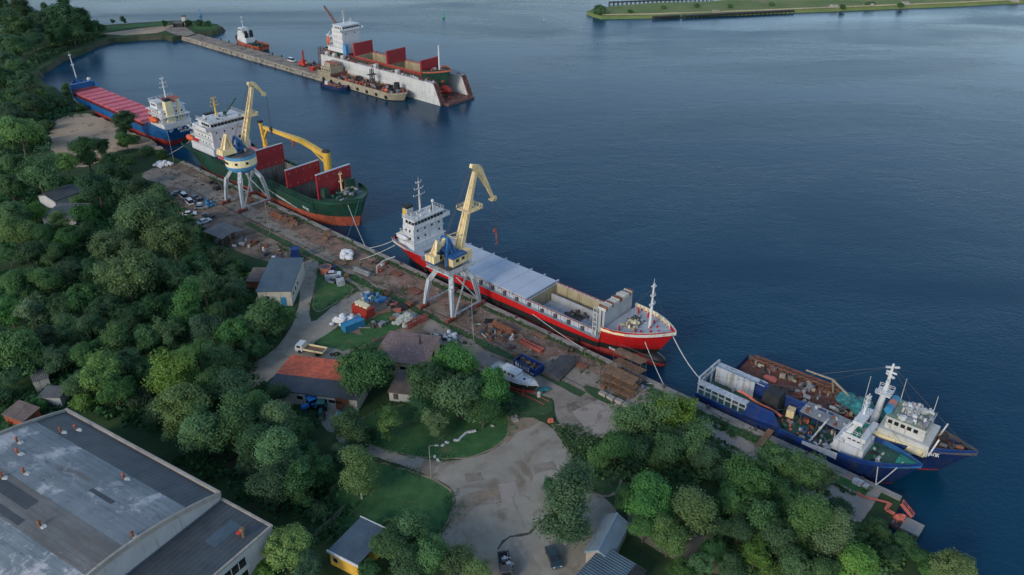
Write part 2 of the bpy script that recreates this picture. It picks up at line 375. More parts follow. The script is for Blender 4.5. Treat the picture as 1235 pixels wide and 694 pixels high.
M['dirt_edge'] = gmat('dirt_edge', (.20,.155,.11), (.30,.235,.17), .6, (.12,.12,.07), .5, .56)
M['mud'] = gmat('mud', (.045,.055,.03), (.085,.08,.055), .15, (.03,.05,.022), .1, .5)

def dens(pts, step=1.6, jit=.0):
    out = []
    n = len(pts)
    for i in range(n):
        a, b = pts[i], pts[(i+1) % n]; L = (b-a).length; k = max(1, int(L/step))
        d = (b-a).normalized() if L else Vector((1,0,0)); nr = Vector((-d.y, d.x, 0))
        for j in range(k):
            p = a.lerp(b, j/k)
            if jit:
                x = noise.noise(p*.16)*1.3+noise.noise(p*.6)*.7
                p = p+nr*x*jit*min(1, 2*min(j, k-j)/k+.3)
            out.append(p)
    return out
def smooth_ring(pts, it=2):
    for _ in range(it):
        o = []
        for i in range(len(pts)):
            a, b = pts[i], pts[(i+1) % len(pts)]; o += [a.lerp(b, .25), a.lerp(b, .75)]
        pts = o
    return pts
def pxs(l, z=GZ): return [at(u, v, z) for u, v in l]
PN = [0]
def patch(name, pts, dz, mat, jit=.5, smooth=0, step=1.4, kind='structure', z=GZ):
    PN[0] += 1; dz = dz*6+PN[0]*.0005 if dz < .1 else dz
    if smooth: pts = smooth_ring(pts, smooth)
    r = dens(pts, step, jit)
    mb = MB(); mb.add([(p.x, p.y, z+dz) for p in r], [tuple(range(len(r)))])
    me = mb.mesh(name, mat); me.update()
    if me.polygons[0].normal.z < 0: me.flip_normals()
    o = bpy.data.objects.new(name, me); COL.objects.link(o)
    return tag(o, kind=kind)

# the shore: (point, outward slope width)
RING = [(q(-97.5,0),0),(q(166,0),0)]+[(q(s,t),2.5) for s,t in ((174,-1.0),(186,1),(215,2.5),(243,3),(258,2.2))]
RING += [(p,2) for p in pxs([(118,134),(98,127),(80,114),(58,103),(44,92),(46,84),(62,75),(80,66),(110,54),(130,47),(165,43.5)])]
RING += [(p,2) for p in pxs([(200,42),(208,45),(228,40),(243,39),(260,36.5),(268,32.5),(262,29.5),(235,25),(200,25.5),(160,28),(120,31),(85,33),(40,34),(-60,40),(-330,70)])]
RING += [(Vector(p),2) for p in ((-560,120,GZ),(-560,-80,GZ),(160,-80,GZ),(128,40,GZ))]
RING += [(p,3) for p in pxs([(1165,694),(1125,668),(1092,650)])]+[(at(1066,640),0)]
rp = []
for i in range(len(RING)):
    a, wa = RING[i]; b_, wb_ = RING[(i+1) % len(RING)]
    n = max(1, int((b_-a).length/3)) if (wa or wb_) else 1
    if (b_-a).length > 150: n = 4
    for k in range(n):
        p = a.lerp(b_, k/n); w_ = wa+(wb_-wa)*k/n
        if w_ > 0 and k: p = p+Vector((noise.noise(p*.08), noise.noise(p*.08+Vector((9,3,1))), 0))*min(w_,3)
        rp.append((p, w_))
nn = len(rp); mb = MB()
inner = [p for p, _ in rp]; outer = []
area = sum(inner[i].x*inner[(i+1)%nn].y-inner[(i+1)%nn].x*inner[i].y for i in range(nn))
for i, (p, w_) in enumerate(rp):
    d = (rp[(i+1)%nn][0]-rp[i-1][0]).normalized(); nr = Vector((d.y,-d.x,0))*(1 if area > 0 else -1)
    o_ = p+nr*w_*1.3; outer.append(Vector((o_.x, o_.y, -1.2)))
mb.add([(p.x,p.y,GZ) for p in inner]+outer, [tuple(range(nn))])
mb.mi = 1
mb.f += [(i, (i+1)%nn, nn+(i+1)%nn, nn+i) for i in range(nn)]; mb.m += [1]*nn
tag(mb.build('ground', [M['floor'], M['mud']]), kind='structure')

# quay wall with its coping
mb = MB()
for k in range(33):
    s0 = -97.3+k*8; s1 = min(s0+7.92, 166)
    if s1 <= s0: continue
    a, b_ = q(s0,.12,0), q(s1,.12,0); c, d = q(s1,-1.25,0), q(s0,-1.25,0)
    mb.prism([a,b_,c,d] , GZ+.02, GZ+.2+.05*RN.random())
    a, b_ = q(s0,.06,0), q(s1,.06,0); c, d = q(s1,-.3,0), q(s0,-.3,0)
    mb.prism([a,b_,c,d], -1.5, GZ+.02)
QW = single(mb, 'quay_wall', M['concrete'], 'long stained concrete quay wall with a block coping along the water', 'quay wall')

def band(name, s0, s1, t0, t1, dz, mat, jit=.5): return patch(name, [q(s0,t0), q(s1,t0), q(s1,t1), q(s0,t1)], dz, mat, jit)
band('quay_apron', -46, 166, -1.3, -16.5, .004, M['apron'], .5)
band('dirt_strip', 8, 98, -3.2, -8.5, .009, M['apron_red'], 1.2)
band('dirt_strip', -28, 2, -5, -11, .009, M['apron_red'], 1.5)
patch('quay_road', pxs([(175,205),(205,200),(330,262),(383,296),(445,341),(530,388),(600,432),(655,462),(690,480),(640,480),(560,437),(520,404),(470,372),(425,345),(375,305),(318,272),(255,240),(200,222),(170,216)]), .008, M['track'], .7, 1)
patch('side_road', pxs([(352,322),(378,312),(386,318),(380,345),(372,378),(376,392),(400,372),(425,352),(452,352),(450,366),(425,380),(398,402),(380,412),(378,418),(416,422),(414,436),(350,430),(330,458),(300,470),(280,462),(300,440),(325,428),(350,400),(360,370),(362,345)]), .012, M['asphalt'], .4, 1)
patch('yard', pxs([(405,512),(432,528),(452,541),(500,553),(545,557),(580,551),(607,535),(617,518),(613,508),(640,505),(662,512),(680,535),(690,556),(690,580),(702,592),(740,606),(752,640),(740,700),(745,760),(560,760),(552,700),(520,672),(532,648),(548,620),(550,598),(540,584),(500,567),(455,553),(430,545),(405,534)]), .008, M['asphalt'], .35, 1)
patch('hardstanding', pxs([(566,428),(600,436),(640,447),(672,425),(700,440),(745,470),(735,480),(755,500),(742,515),(705,532),(672,514),(668,482),(655,470),(610,462)]), .012, M['track'], .5, 1)
patch('concrete_slab', pxs([(690,497),(735,478),(760,492),(772,500),(735,530),(710,527)]), .018, M['slab'], .25)
patch('farm_path', pxs([(396,430),(440,415),(442,418),(404,438)]), .014, M['track'], .2)
patch('paved_yard', pxs([(440,356),(470,350),(520,375),(548,395),(530,402),(470,405),(430,420),(412,405)]), .006, M['apron'], .6, 1)
patch('dirt_yard', pxs([(180,222),(215,228),(260,250),(300,272),(330,292),(352,310),(352,322),(300,310),(262,290),(235,272),(200,250)]), .006, M['apron'], .8, 1)
patch('sand', pxs([(60,160),(72,140),(98,136),(119,142),(147,153),(182,170),(202,180),(190,184),(150,178),(120,196),(95,204),(70,198)]), .012, M['sand'], 1.5, 1)
patch('car_park', pxs([(384,490),(412,487),(430,492),(428,503),(412,520),(398,524),(386,510)]), .010, M['asphalt'], .3, 1)
def lawn(name, pts, dz, mat, jit, sm):
    c = sum(pts, Vector())/len(pts); big_ = [p+(p-c).normalized()*.5 for p in pts]
    patch('dirt_edge', big_, dz-.0015, M['dirt_edge'], jit*1.6, sm); return patch(name, pts, dz, mat, jit, sm)
lawn('lawn', pxs([(440,498),(500,486),(590,478),(612,505),(616,518),(606,533),(580,548),(545,554),(500,550),(452,538),(432,524)]), .006, M['lawn'], .5, 1)
lawn('lawn', pxs([(430,556),(455,557),(500,570),(538,588),(547,600),(544,620),(528,648),(505,660),(440,650),(395,640),(390,600)]), .006, M['lawn'], .5, 1)
lawn('lawn', pxs([(384,322),(402,326),(412,340),(430,350),(400,368),(382,378),(376,365)]), .014, M['lawn'], .5, 1)
patch('lawn', pxs([(378,404),(398,396),(440,405),(452,412),(430,428),(396,420),(378,412)]), .006, M['lawn'], .5, 1)
patch('lawn', pxs([(430,395),(470,372),(505,384),(480,398),(445,412)]), .010, M['lawn'], .6, 1)
lawn('grass_verge', pxs([(664,515),(690,512),(712,528),(748,545),(745,600),(702,588),(692,555),(682,532)]), .010, M['verge'], .6, 1)
patch('grass_verge', pxs([(614,506),(598,484),(640,474),(668,482),(666,500),(640,503)]), .014, M['verge'], .7, 1)
patch('grass_verge', pxs([(700,464),(725,470),(745,485),(738,490),(712,478)]), .020, M['verge'], .7, 1)
band('grass_verge', -92, -44, -2.2, -4.2, .016, M['lawn'], .6)
band('grass_strip', -34, 100, -13.6, -15.6, .014, M['verge'], .9)
band('grass_strip', -44, 60, -1.4, -2.6, .012, M['verge'], .7)
band('concrete_apron', -94, -42, -1.3, -12.5, .006, M['slab'], .3)
patch('dirt_path', pxs([(850,640),(862,655),(890,680),(905,694),(860,694),(800,670),(760,640),(752,606),(790,620)]), .008, M['track'], .6, 1)
patch('garden_ground', pxs([(0,520),(0,640),(30,520)]), .004, M['floor'], 0)

patch('asphalt_patch', pxs([(600,584),(622,581),(627,604),(606,609)]), .0095, M['slab'], .25)
patch('asphalt_patch', pxs([(560,572),(580,570),(584,580),(562,583)]), .0095, M['track'], .3)
patch('asphalt_patch', pxs([(640,560),(668,556),(672,566),(645,572)]), .0095, M['track'], .3)
patch('worn_dirt', pxs([(552,602),(575,592),(606,590),(600,600),(575,608),(560,625),(545,640),(540,636)]), .0093, M['dirt_edge'], .5, 1)
patch('worn_dirt', pxs([(612,508),(640,503),(652,508),(640,516),(622,522),(614,534),(608,536),(612,520)]), .0093, M['dirt_edge'], .4, 1)
M['crack'] = gmat('crack', (.06,.052,.042), (.10,.085,.066), .8)
cr = pxs([(600,662),(606,652),(615,646.5),(627,644),(637,643),(643,637),(648,630),(656,627),(668,625.5)])
patch('pavement_crack', cr+[p+Vector((.1,-.45-.3*(k%2),0)) for k, p in reversed(list(enumerate(cr)))], .0098, M['crack'], .18, 0, .6)
# far bank across the river
mb = MB()
fr = [(708,15),(726,20.5),(790,19.5),(850,17.5),(950,13.5),(1050,9.5),(1150,5.5),(1235,1.5),(1420,-8)]
bk = [(1420,-40),(1000,-12),(880,0),(850,2.5),(790,4),(738,8),(715,12)]
ptsb = dens(pxs(fr, 0), 8, 0)[:-1]
ring = dens(pxs(fr+bk, 1.2), 9, .8)
cen = sum(ring, Vector())/len(ring)
n_ = len(ring)
mb.add([(p.x,p.y,1.6+.5*noise.noise(p*.02)) for p in ring]+[(p.x+(p.x-cen.x)*.004, p.y-3.5 if p.y < cen.y else p.y+4, -1) for p in ring],
       [tuple(range(n_))]+[(i,(i+1)%n_,n_+(i+1)%n_,n_+i) for i in range(n_)])
tag(mb.build('far_bank', M['bank']), kind='structure')
mb = MB()
fp = pxs(fr[1:], .0)
for a, b_ in zip(fp, fp[1:]):
    mb.bar(a+Vector((0,-2,1.0)), b_+Vector((0,-2,1.0)), 1.6, 2.2)
single(mb, 'bank_wall', paint('bank_tan', (.42,.34,.22), .85, .25, .05, (.2,.15,.09), .2, False), 'long tan stone retaining wall along the low bank across the river', 'retaining wall')
# ------------------------------------------------------------------ ships
def bowc(u, u0, p): return 1.0 if u <= u0 else max(0.0, 1-((u-u0)/(1-u0))**p)
def hull(par, L, B, zd, bul, bands, deckm, ud=.80, uw=.72, pd=2.3, pw=1.6, rake=6, st=(.8,.45), us=.10, low=-1.5, hole=None, steps=(), over=0, inner=None, name='hull', trim=0):
    """lofted hull: bands = [(top height or None for the deck edge, material)...], last band is the bulwark"""
    us_ = [0,.008,.02,.04,.07,.1,.14,.2,.3,.4,.5,.6,.68,.72,.76,.8,.84,.87,.9,.925,.945,.96,.972,.982,.99,.996,1]
    if hole: us_ += [hole[0]/L+.5, hole[1]/L+.5]
    for x in steps: us_ += [x/L+.5-.003, x/L+.5+.003]
    us_ = sorted(set(us_))
    lev = [low]+[b[0] for b in bands[:-1]]; nl = len(lev)
    rows = []
    for u in us_:
        z1 = zd(u); zb = z1+max(bul(u), .06)
        k = min(1, (u/us)**.5) if us else 1
        hd = B/2*(st[0]+(1-st[0])*k)*bowc(u, ud, pd); hw = B/2*(st[1]+(1-st[1])*min(1, u/(us*2.2)))*bowc(u, uw, pw)
        wr = max(0, (u-uw)/(1-uw))**2; ws = max(0, 1-u/(us*1.2))**1.5
        row = []
        zs = [min(z+(trim*u if i else 0) if z is not None else z1, z1-.03*(nl-i)) for i, z in enumerate(lev)]
        zs[-1] = z1; zs.append(zb)
        for z in zs:
            f = max(0, min(1.08, (z-low)/(z1-low)))
            row.append(((u-.5)*L-rake*(1-f)*wr+over*(1-f)*ws, max(.05, hw+(hd-hw)*f**1.4), z))
        rows.append(row)
    mb = MB(); mats = [b[1] for b in bands]
    nz = len(rows[0])
    for sgn in (1, -1):
        vs = [(x, sgn*h, z) for r in rows for x, h, z in r]
        for j in range(nz-1):
            mb.mi = j
            o = len(mb.v) if j == 0 else o
            if j == 0: mb.v += vs
            for i in range(len(rows)-1):
                a = i*nz+j; f = (o+a, o+a+nz, o+a+nz+1, o+a+1)
                mb.f.append(f if sgn < 0 else f[::-1]); mb.m.append(j)
        o0 = o if sgn == 1 else o0
    for j in range(nz-1):                                    # transom
        mb.f.append((o0+j, o+j, o+j+1, o0+j+1)); mb.m.append(j)
    mb.f.append(tuple([o0+nz-1+0])+tuple([o+nz-1]) + (o+nz-2, o0+nz-2)); mb.m.append(nz-2)
    # inner face of the bulwark and its cap
    mb.mi = len(mats)
    for sgn in (1, -1):
        vs = []
        for r in rows:
            x, h, z = r[-1]; xd, hd_, zd_ = r[-2]; h2 = max(.02, h-.16)
            vs += [(x, sgn*h, z+.01), (x, sgn*h2, z+.01), (x, sgn*h2, zd_-.02)]
        o = len(mb.v); mb.v += vs
        for i in range(len(rows)-1):
            for j in (0, 1):
                mb.f.append((o+i*3+j, o+i*3+3+j, o+i*3+4+j, o+i*3+1+j)); mb.m.append(len(mats))
    ho = mb.build(name, mats+[inner or mats[-1]], par)
    db = MB()
    for a, c in zip(rows, rows[1:]):
        xa, ha, za = a[-2]; xc, hc, zc = c[-2]; ha -= .1; hc -= .1; ha = max(ha, .02); hc = max(hc, .02)
        if hole and xa >= hole[0]-.01 and xc <= hole[1]+.01:
            w_ = hole[2]
            db.add([(xa,-ha,za),(xc,-hc,zc),(xc,-w_,zc),(xa,-w_,za)], [(0,1,2,3)])
            db.add([(xa,w_,za),(xc,w_,zc),(xc,hc,zc),(xa,ha,za)], [(0,1,2,3)])
        else: db.add([(xa,-ha,za),(xc,-hc,zc),(xc,hc,zc),(xa,ha,za)], [(0,1,2,3)])
    db.build('deck', deckm, par)
    def edge(x, side, dz=0, inset=.25):
        """a point on the deck edge"""
        u = x/L+.5
        for a, c in zip(rows, rows[1:]):
            if a[-2][0] <= x <= c[-2][0]+1e-6:
                f = (x-a[-2][0])/max(1e-6, c[-2][0]-a[-2][0])
                return (x, side*max(.1, a[-2][1]+(c[-2][1]-a[-2][1])*f-inset), a[-2][2]+(c[-2][2]-a[-2][2])*f+dz)
        r = rows[0] if x < 0 else rows[-1]
        return (r[-2][0], side*max(.1, r[-2][1]-inset), r[-2][2]+dz)
    return ho, edge

def hold(par, x0, x1, w_, zt, zb, wallm, floorm, name='hold', coam=1.2, coamm=None):
    mb = MB(); d = zb
    mb.add([(x0,-w_,d),(x1,-w_,d),(x1,w_,d),(x0,w_,d)], [(0,1,2,3)])
    mb.mi = 1
    e = zt+coam
    mb.add([(x0,-w_,d),(x1,-w_,d),(x1,w_,d),(x0,w_,d),(x0,-w_,e),(x1,-w_,e),(x1,w_,e),(x0,w_,e)], [(0,1,5,4),(1,2,6,5),(2,3,7,6),(3,0,4,7)])
    mb.mi = 2
    t = .25
    for y in (-w_-t, w_+.01): mb.box(x0-t, x1+t, y, y+t-.01, zt-.1, e+.02)
    mb.box(x0-t, x0-.01, -w_, w_, zt-.1, e); mb.box(x1+.01, x1+t, -w_, w_, zt-.1, e)
    return mb.build(name, [floorm, wallm, coamm or wallm], par)

def win_mesh(w_, h): return MB().box(-.03,.03,-w_/2,w_/2,-h/2,h/2).mesh('window', M['glass'])
def windows(par, lst, w_=.7, h=.7, name='window', mat=None):
    """lst: (x, y, z, rz) centres of panes set just proud of a wall"""
    me = win_mesh(w_, h)
    for x, y, z, rz in lst: place(me, name, par, (x,y,z), rz)

def mast(par, x, y, z0, h, mat, r=.3, arms=3, aw=2.2, name='mast', lean=0):
    mb = MB(); top = Vector((x+lean, y, z0+h))
    mb.cyl((x,y,z0), top, r, r*.45, 8)
    for k in range(arms):
        f = .55+.4*k/max(1, arms-1); c = Vector((x,y,z0)).lerp(top, f); ww = aw*(1-.25*k)
        mb.bar(c-Vector((0,ww/2,0)), c+Vector((0,ww/2,0)), .13); mb.box(c.x-.4,c.x+.5,c.y-.5,c.y+.5,c.z-.05,c.z+.06)
        mb.bar(c+Vector((.4,-ww*.4,.25)), c+Vector((.4,ww*.4,.25)), .18, .1)
        for sg in (-1,1): mb.cyl(c+Vector((0,sg*ww/2,0)), c+Vector((0,sg*ww/2,.55)), .1, .1, 5)
    mb.cyl(top, top+Vector((0,0,h*.12)), .06, .04, 5)
    return mb.build(name, mat, par)
def gear(par, x0, x1, y0, y1, z, n, mats, name='deck_gear', size=1.0, seed=0, h=1.0):
    """winches, drums, boxes and pipes lying on a deck"""
    r = random.Random(seed+n)
    for k in range(n):
        mb = MB(); x, y = r.uniform(x0,x1), r.uniform(y0,y1); mi = r.randrange(len(mats)); k_ = r.random(); s = size*r.uniform(.4,1.2)
        if k_ < .45: mb.obox((x,y,z+.3*s*h), (s*r.uniform(.5,1.5),s*r.uniform(.4,1.2),.6*s*h), r.uniform(0,3.1))
        elif k_ < .7:
            a = r.choice((0,1.57)); mb.cyl((x-.6*s*math.cos(a),y-.6*s*math.sin(a),z+.4*s), (x+.6*s*math.cos(a),y+.6*s*math.sin(a),z+.4*s), .4*s, .4*s, 9)
        elif k_ < .85: mb.cyl((x,y,z), (x,y,z+.9*s*h), .25*s, .25*s, 8)
        else:
            a = r.uniform(0,3.1); L_ = s*2.2; mb.bar((x,y,z+.15),(x+L_*math.cos(a),y+L_*math.sin(a),z+.2+.5*r.random()*s), .16*s)
        mb.build(name, mats[mi], par)
def letters(par, x0, y, z, w_, h, n, mat, rz=0, seed=3, axis='x', name='lettering'):
    """a painted name too small to read: a row of letter strokes"""
    r = random.Random(seed); mb = MB(); cw = w_/n
    for k in range(n):
        c = x0+k*cw
        for (a, b_) in [((0,0),(0,1))]+r.sample([((0,1),(.65,1)),((0,.5),(.6,.5)),((0,0),(.65,0)),((.65,0),(.65,1)),((0,1),(.65,0))], 2):
            P = (c+a[0]*cw, a[1]*h); Q = (c+b_[0]*cw, b_[1]*h)
            mb.bar((P[0],0,P[1]), (Q[0],0,Q[1]), .05, h*.2)
    o = mb.build(name, mat, par); o.location = (0 if axis == 'x' else 0, y, z); o.rotation_euler = (0,0,rz)
    return o
def stays(par, top, feet, r_=.045):
    for f in feet: MB().bar(top, f, r_).build('stay_wire', M['dark_steel'], par)
def ladder_stairs(mb, x, y0, z0, z1, w_=.7):
    n = max(2, int((z1-z0)/.5))
    for k in range(n): mb.box(x+k*.3, x+k*.3+.28, y0, y0+w_, z0+(z1-z0)*k/n, z0+(z1-z0)*k/n+.08)
def flat(u): return 0

# ---- red coaster at the quay -------------------------------------------------
def red_coaster():
    S0, T0 = 4.5, 9.5
    r = thing('cargo_ship', 'red and black coaster at the quay with pale grey hatch covers and one open hold', 'ship', q(S0,T0,0), A_BOW)
    L, B = 92, 14.6
    def zd(u):
        return 7.9+2.0*max(0,(u-.83)/.17)**1.6 if u > .829 else (5.9 if u < .155 else 4.9)
    def bul(u): return 1.15 if u > .829 else (1.0 if u < .10 else .25)
    h, edge = hull(r, L, B, zd, bul, [(.2, M['boot_red']), (2.0, M['black_hull']), (None, M['red_hull']), (None, M['red_hull'])][:4], M['deck_grey'],
        ud=.80, uw=.70, pd=2.5, pw=1.7, rake=6.5, st=(.72,.3), us=.09, hole=(6.8,28.2,5.6), steps=(30.3,-31.7), over=5, trim=2.4, inner=M['white_old'])
    # bulbous bow
    MB().ell((40.0,0,.9), 4.8, 1.9, 1.9, 14, 8).build('bulbous_bow', M['boot_red'], r, True); MB().ell((40.0,0,1.35), 4.75, 1.8, 1.75, 14, 8).build('bulb_top', M['black_hull'], r, True)
    # cream sheer strake on the forecastle rail
    for sg in (-1,1):
        mb = MB(); pts = [Vector(edge(x, sg, 0, -.12)) for x in (30.6,32.5,34.5,36.5,38.5,40.5,42,43.2)]
        for a, b_ in zip(pts, pts[1:]): mb.bar(a+Vector((0,0,.55)), b_+Vector((0,0,.55)), .1, 1.1)
        mb.build('bow_rail_strip', M['cream'], r)
    letters(r, 36.4, -7.15, 7.5, 3.2, .45, 8, M['white'], -.12, 5)
    # bulwark frames and vents along the forecastle
    for sg in (-1,1):
        for k in range(11):
            a = Vector(edge(31+k*1.25, sg, 0, .18)); MB().bar(a+Vector((0,0,.02)), a+Vector((0,-sg*.02,1.05)), .14, .3).build('bulwark_frame', M['white_old'], r)
    # coaming along the whole cargo deck with its stanchions
    hold(r, 7, 28, 5.6, 4.9, .6, M['hold_tan'], M['hold'], coam=1.5, coamm=M['hatch_grey'])
    mb = MB()
    for x in (12.2,):
        mb.box(7.3, 14.5, -5.3, 4.9, .62, 2.6); mb.box(20, 27.6, -5.3, 3.5, .62, 3.0)
    mb.box(7.3, 27.6, 3.0, 3.3, 2.0, 4.6)
    mb.build('hold_bulkhead', M['hold_grey'], r)
    gear(r, 14, 26, -4, 3, 2.6, 26, [M['hold_tan'], M['rust'], M['dark_steel']], 'hold_cargo', 1.0, 5)
    mb = MB()
    for sg in (-1,1): mb.box(-31, 6.7, sg*5.75-.12, sg*5.75+.12, 4.85, 6.3)
    mb.box(-31.2,-31,-5.8,5.8,4.85,6.3); mb.build('hatch_coaming', M['hatch_grey'], r)
    mb = MB()
    for sg in (-1,1):
        for k in range(42):
            x = -31+k*1.42; mb.mi = 0
            mb.bar((x,sg*5.95,4.9),(x,sg*6.02,6.5), .28, .3)
            mb.mi = 1
            if k % 3 == 0: mb.box(x-.3,x+.5,sg*6.25-.25,sg*6.25+.25,4.9,5.6+.5*RN.random())
        mb.mi = 2; mb.bar((-31,sg*6.1,6.45),(28,sg*6.1,6.45), .3, .12)
    mb.build('coaming_stanchion', [M['white_old'], M['dark_steel'], M['rust_red']], r)
    x0 = -30.8
    mb0 = MB().box(0,4.62,-6.15,6.15,0,.5); mb0.box(.05,.2,-6.25,6.25,.5,.58)
    for y in (-4.5,-1.5,1.5,4.5): mb0.box(.6,4.1,y-.05,y+.05,.5,.53)
    me = mb0.mesh('hatch_cover', M['hatch_grey'])
    for k in range(8): place(me, 'hatch_cover', r, (x0+k*4.66,0,6.35))
    lug = MB().box(-.2,.2,-.5,.5,0,.45).mesh('hatch_lug', M['hatch_grey'])
    for k in range(9): place(lug, 'hatch_lug', r, (x0+k*4.66,6.5,6.4)); place(lug, 'hatch_lug', r, (x0+k*4.66,-6.5,6.4))
    # hatch covers stowed on edge before the forecastle
    for k, x in enumerate((29.2,30.2)):
        mb = MB().box(x-.3,x+.3,-5.9,5.6,7.0-.9*(1-k),12.6+.3*k)
        for y in range(-5,6): mb.box(x-.42,x-.3,y-.08,y+.08,7,12.4)
        mb.build('stowed_hatch_cover', M['hold_grey'], r)
    mb = MB()
    for k in range(20):
        y = -5.8+k*.6; mb.mi = int(RN.random() > .8); mb.box(28.3+RN.random()*.3,30.7,y-.12,y+.12,12.4,13.1+.35*RN.random())
    mb.build('hatch_fitting', [M['white_old'], M['rust']], r)
    mb = MB()
    for x in (27.6,28.6):
        for k in range(7): mb.bar((x,-6.3,4.9+k*1.3),(x,-5.5,4.9+k*1.3), .16)
        for y in (-6.3,-5.5): mb.bar((x,y,4.9),(x,y,12.4), .16)
    for k in range(7): mb.bar((27.6,-6.3,4.9+k*1.3),(28.6,-6.3,4.9+k*1.3), .16)
    mb.build('access_tower', M['white_old'], r)
    gear(r, 32.5, 37.5, -2.6, 2.6, 8.0, 34, [M['tan_hull'], M['dark_steel'], M['cream']], 'windlass', 1.3, 3)
    for x, y in ((34,-4.6),(38.8,-2.8),(40.6,-1.4),(40.6,1.4),(38.8,2.9),(36,4.6),(33,5),(41.9,0),(39.5,.2),(37.8,-3.6)):
        MB().cyl((x,y,8),(x,y,9.3), .22, .26, 7).build('bollard', M['red_hull'], r)
    mast(r, 39.2, .4, 8.5, 12, M['white'], .42, 3, 2.2, 'foremast')
    # accommodation: boat deck, house, bridge
    mb = MB().tbox(-42.6,-36.2,-6.0,6.0,5.0,7.6); mb.box(-41.0,-36.5,-5.6,5.9,7.6,12.6)
    mb.box(-42.4,-36.0,-6.1,6.6,7.6,7.72); mb.box(-42,-36.3,-6.0,6.2,10.1,10.22)
    hs = mb.build('deckhouse', M['white'], r)
    mb = MB().box(-40.6,-36.1,-5.4,5.8,12.6,14.8)
    mb.box(-39.8,-35.7,-6.0,8.2,12.55,12.75)
    for sg in (-1,1):
        y_ = 8.1 if sg > 0 else -5.9; mb.box(-39.8,-35.7,y_-.1,y_+.1,12.7,13.8); mb.box(-35.85,-35.7,5.8 if sg > 0 else -5.8,8.0 if sg > 0 else -5.4,12.7,13.8)
    mb.box(-41,-35.8,-5.7,6.1,14.8,15.0)
    br = mb.build('bridge', M['white'], r)
    windows(br, [(-36.07,-4.8+k*1.24,14.0,0) for k in range(9)]+[(-38+1.3*k,-5.43,14.0,1.5708) for k in range(-1,2)], 1.02, .85)
    windows(hs, [(-36.47,y,z,0) for z in (6.9,9.1,11.4) for y in (-4,-1.2,1.6,4.3) if not (z == 9.1 and y == 1.6)]+[(-38-k*1.6,-5.63,z,1.5708) for z in (9,11.4) for k in range(2)], .6, .62)
    mb = MB().rail([(-40.9,-5.6,15.0),(-35.9,-5.6,15.0),(-35.9,6.0,15.0),(-40.9,6.0,15.0)], 1.1, 1.2, .07)
    mb.build('bridge_railing', M['white_old'], r); mb = MB()
    mb.rail([(-46,-5.2,5.9),(-43.8,-6.4,5.9)],1,1,.06); mb.rail([(-42.3,-6.0,7.72),(-36.1,-6.0,7.72)],1,1.2,.06); mb.rail([(-41.9,-5.9,10.22),(-38,-5.9,10.22)],1,1.2,.06)
    mb.build('deck_railing', M['white_old'], r)
    gear(r, -40.6, -36.6, -5, 5, 15.0, 22, [M['white'], M['white_old'], M['steel']], 'bridge_roof_gear', .9, 9, 1.3)
    fn = MB().tbox(-43.4,-41.1,-3.6,-.8,7.6,16.4,.25,.2).build('funnel', M['white_old'], r)
    MB().box(-43.2,-41.3,-3.4,-1.0,16.4,17.1).build('funnel_top', M['dark'], fn)
    MB().box(-42.9,-41.6,-3.62,-3.3,14.6,16.2).build('funnel_mark', M['yellow'], fn)
    mast(r, -39.8, .3, 15.0, 9.5, M['white_old'], .34, 3, 4.2)
    mb = MB().cyl((-37.5,3.2,15),(-37.5,3.2,18.1),.14,.1); mb.ell((-37.5,3.2,18.1),.45,.45,.55,8,5); mb.build('radar_dome', M['white'], r)
    mb = MB().box(-45.8,-43.4,-4.4,2,7.6,7.8); mb.mi = 1; mb.tbox(-45.2,-43.6,-4.2,1,5.9,7.6)
    mb.build('poop_awning', [M['cream'], M['white_old']], r)
    lb = MB().ell((-40.5,-6.4,9.0),2.6,.85,.8,10,6); lb.build('lifeboat', M['white'], r, True)
    gear(r, -46, -43.8, -4, 4.5, 5.9, 14, [M['dark_steel'], M['orange'], M['steel']], 'mooring_winch', 1, 4)
    gear(r, -35.8, -32, -5.6, 5.6, 4.9, 16, [M['dark'], M['steel'], M['rust']], 'deck_gear', 1, 8)
    stays(r, (39.2,.4,19.5), [(45,0,9.8),(31,-5.6,8),(31,5.6,8)]); stays(r, (-39.8,.3,23), [(-36.2,-5,15),(-36.2,5.4,15),(-43,-3,16)])
    # hose and cable clutter, dark tyres as fenders
    fm = MB(); fm.cyl((0,-.2,0),(0,.2,0),.75,.75,12); fme = fm.mesh('fender', M['rubber'])
    for x in (-30,-14,-2,12,24): place(fme, 'fender', r, (x,-7.5,2.4))
    return r
red_coaster()

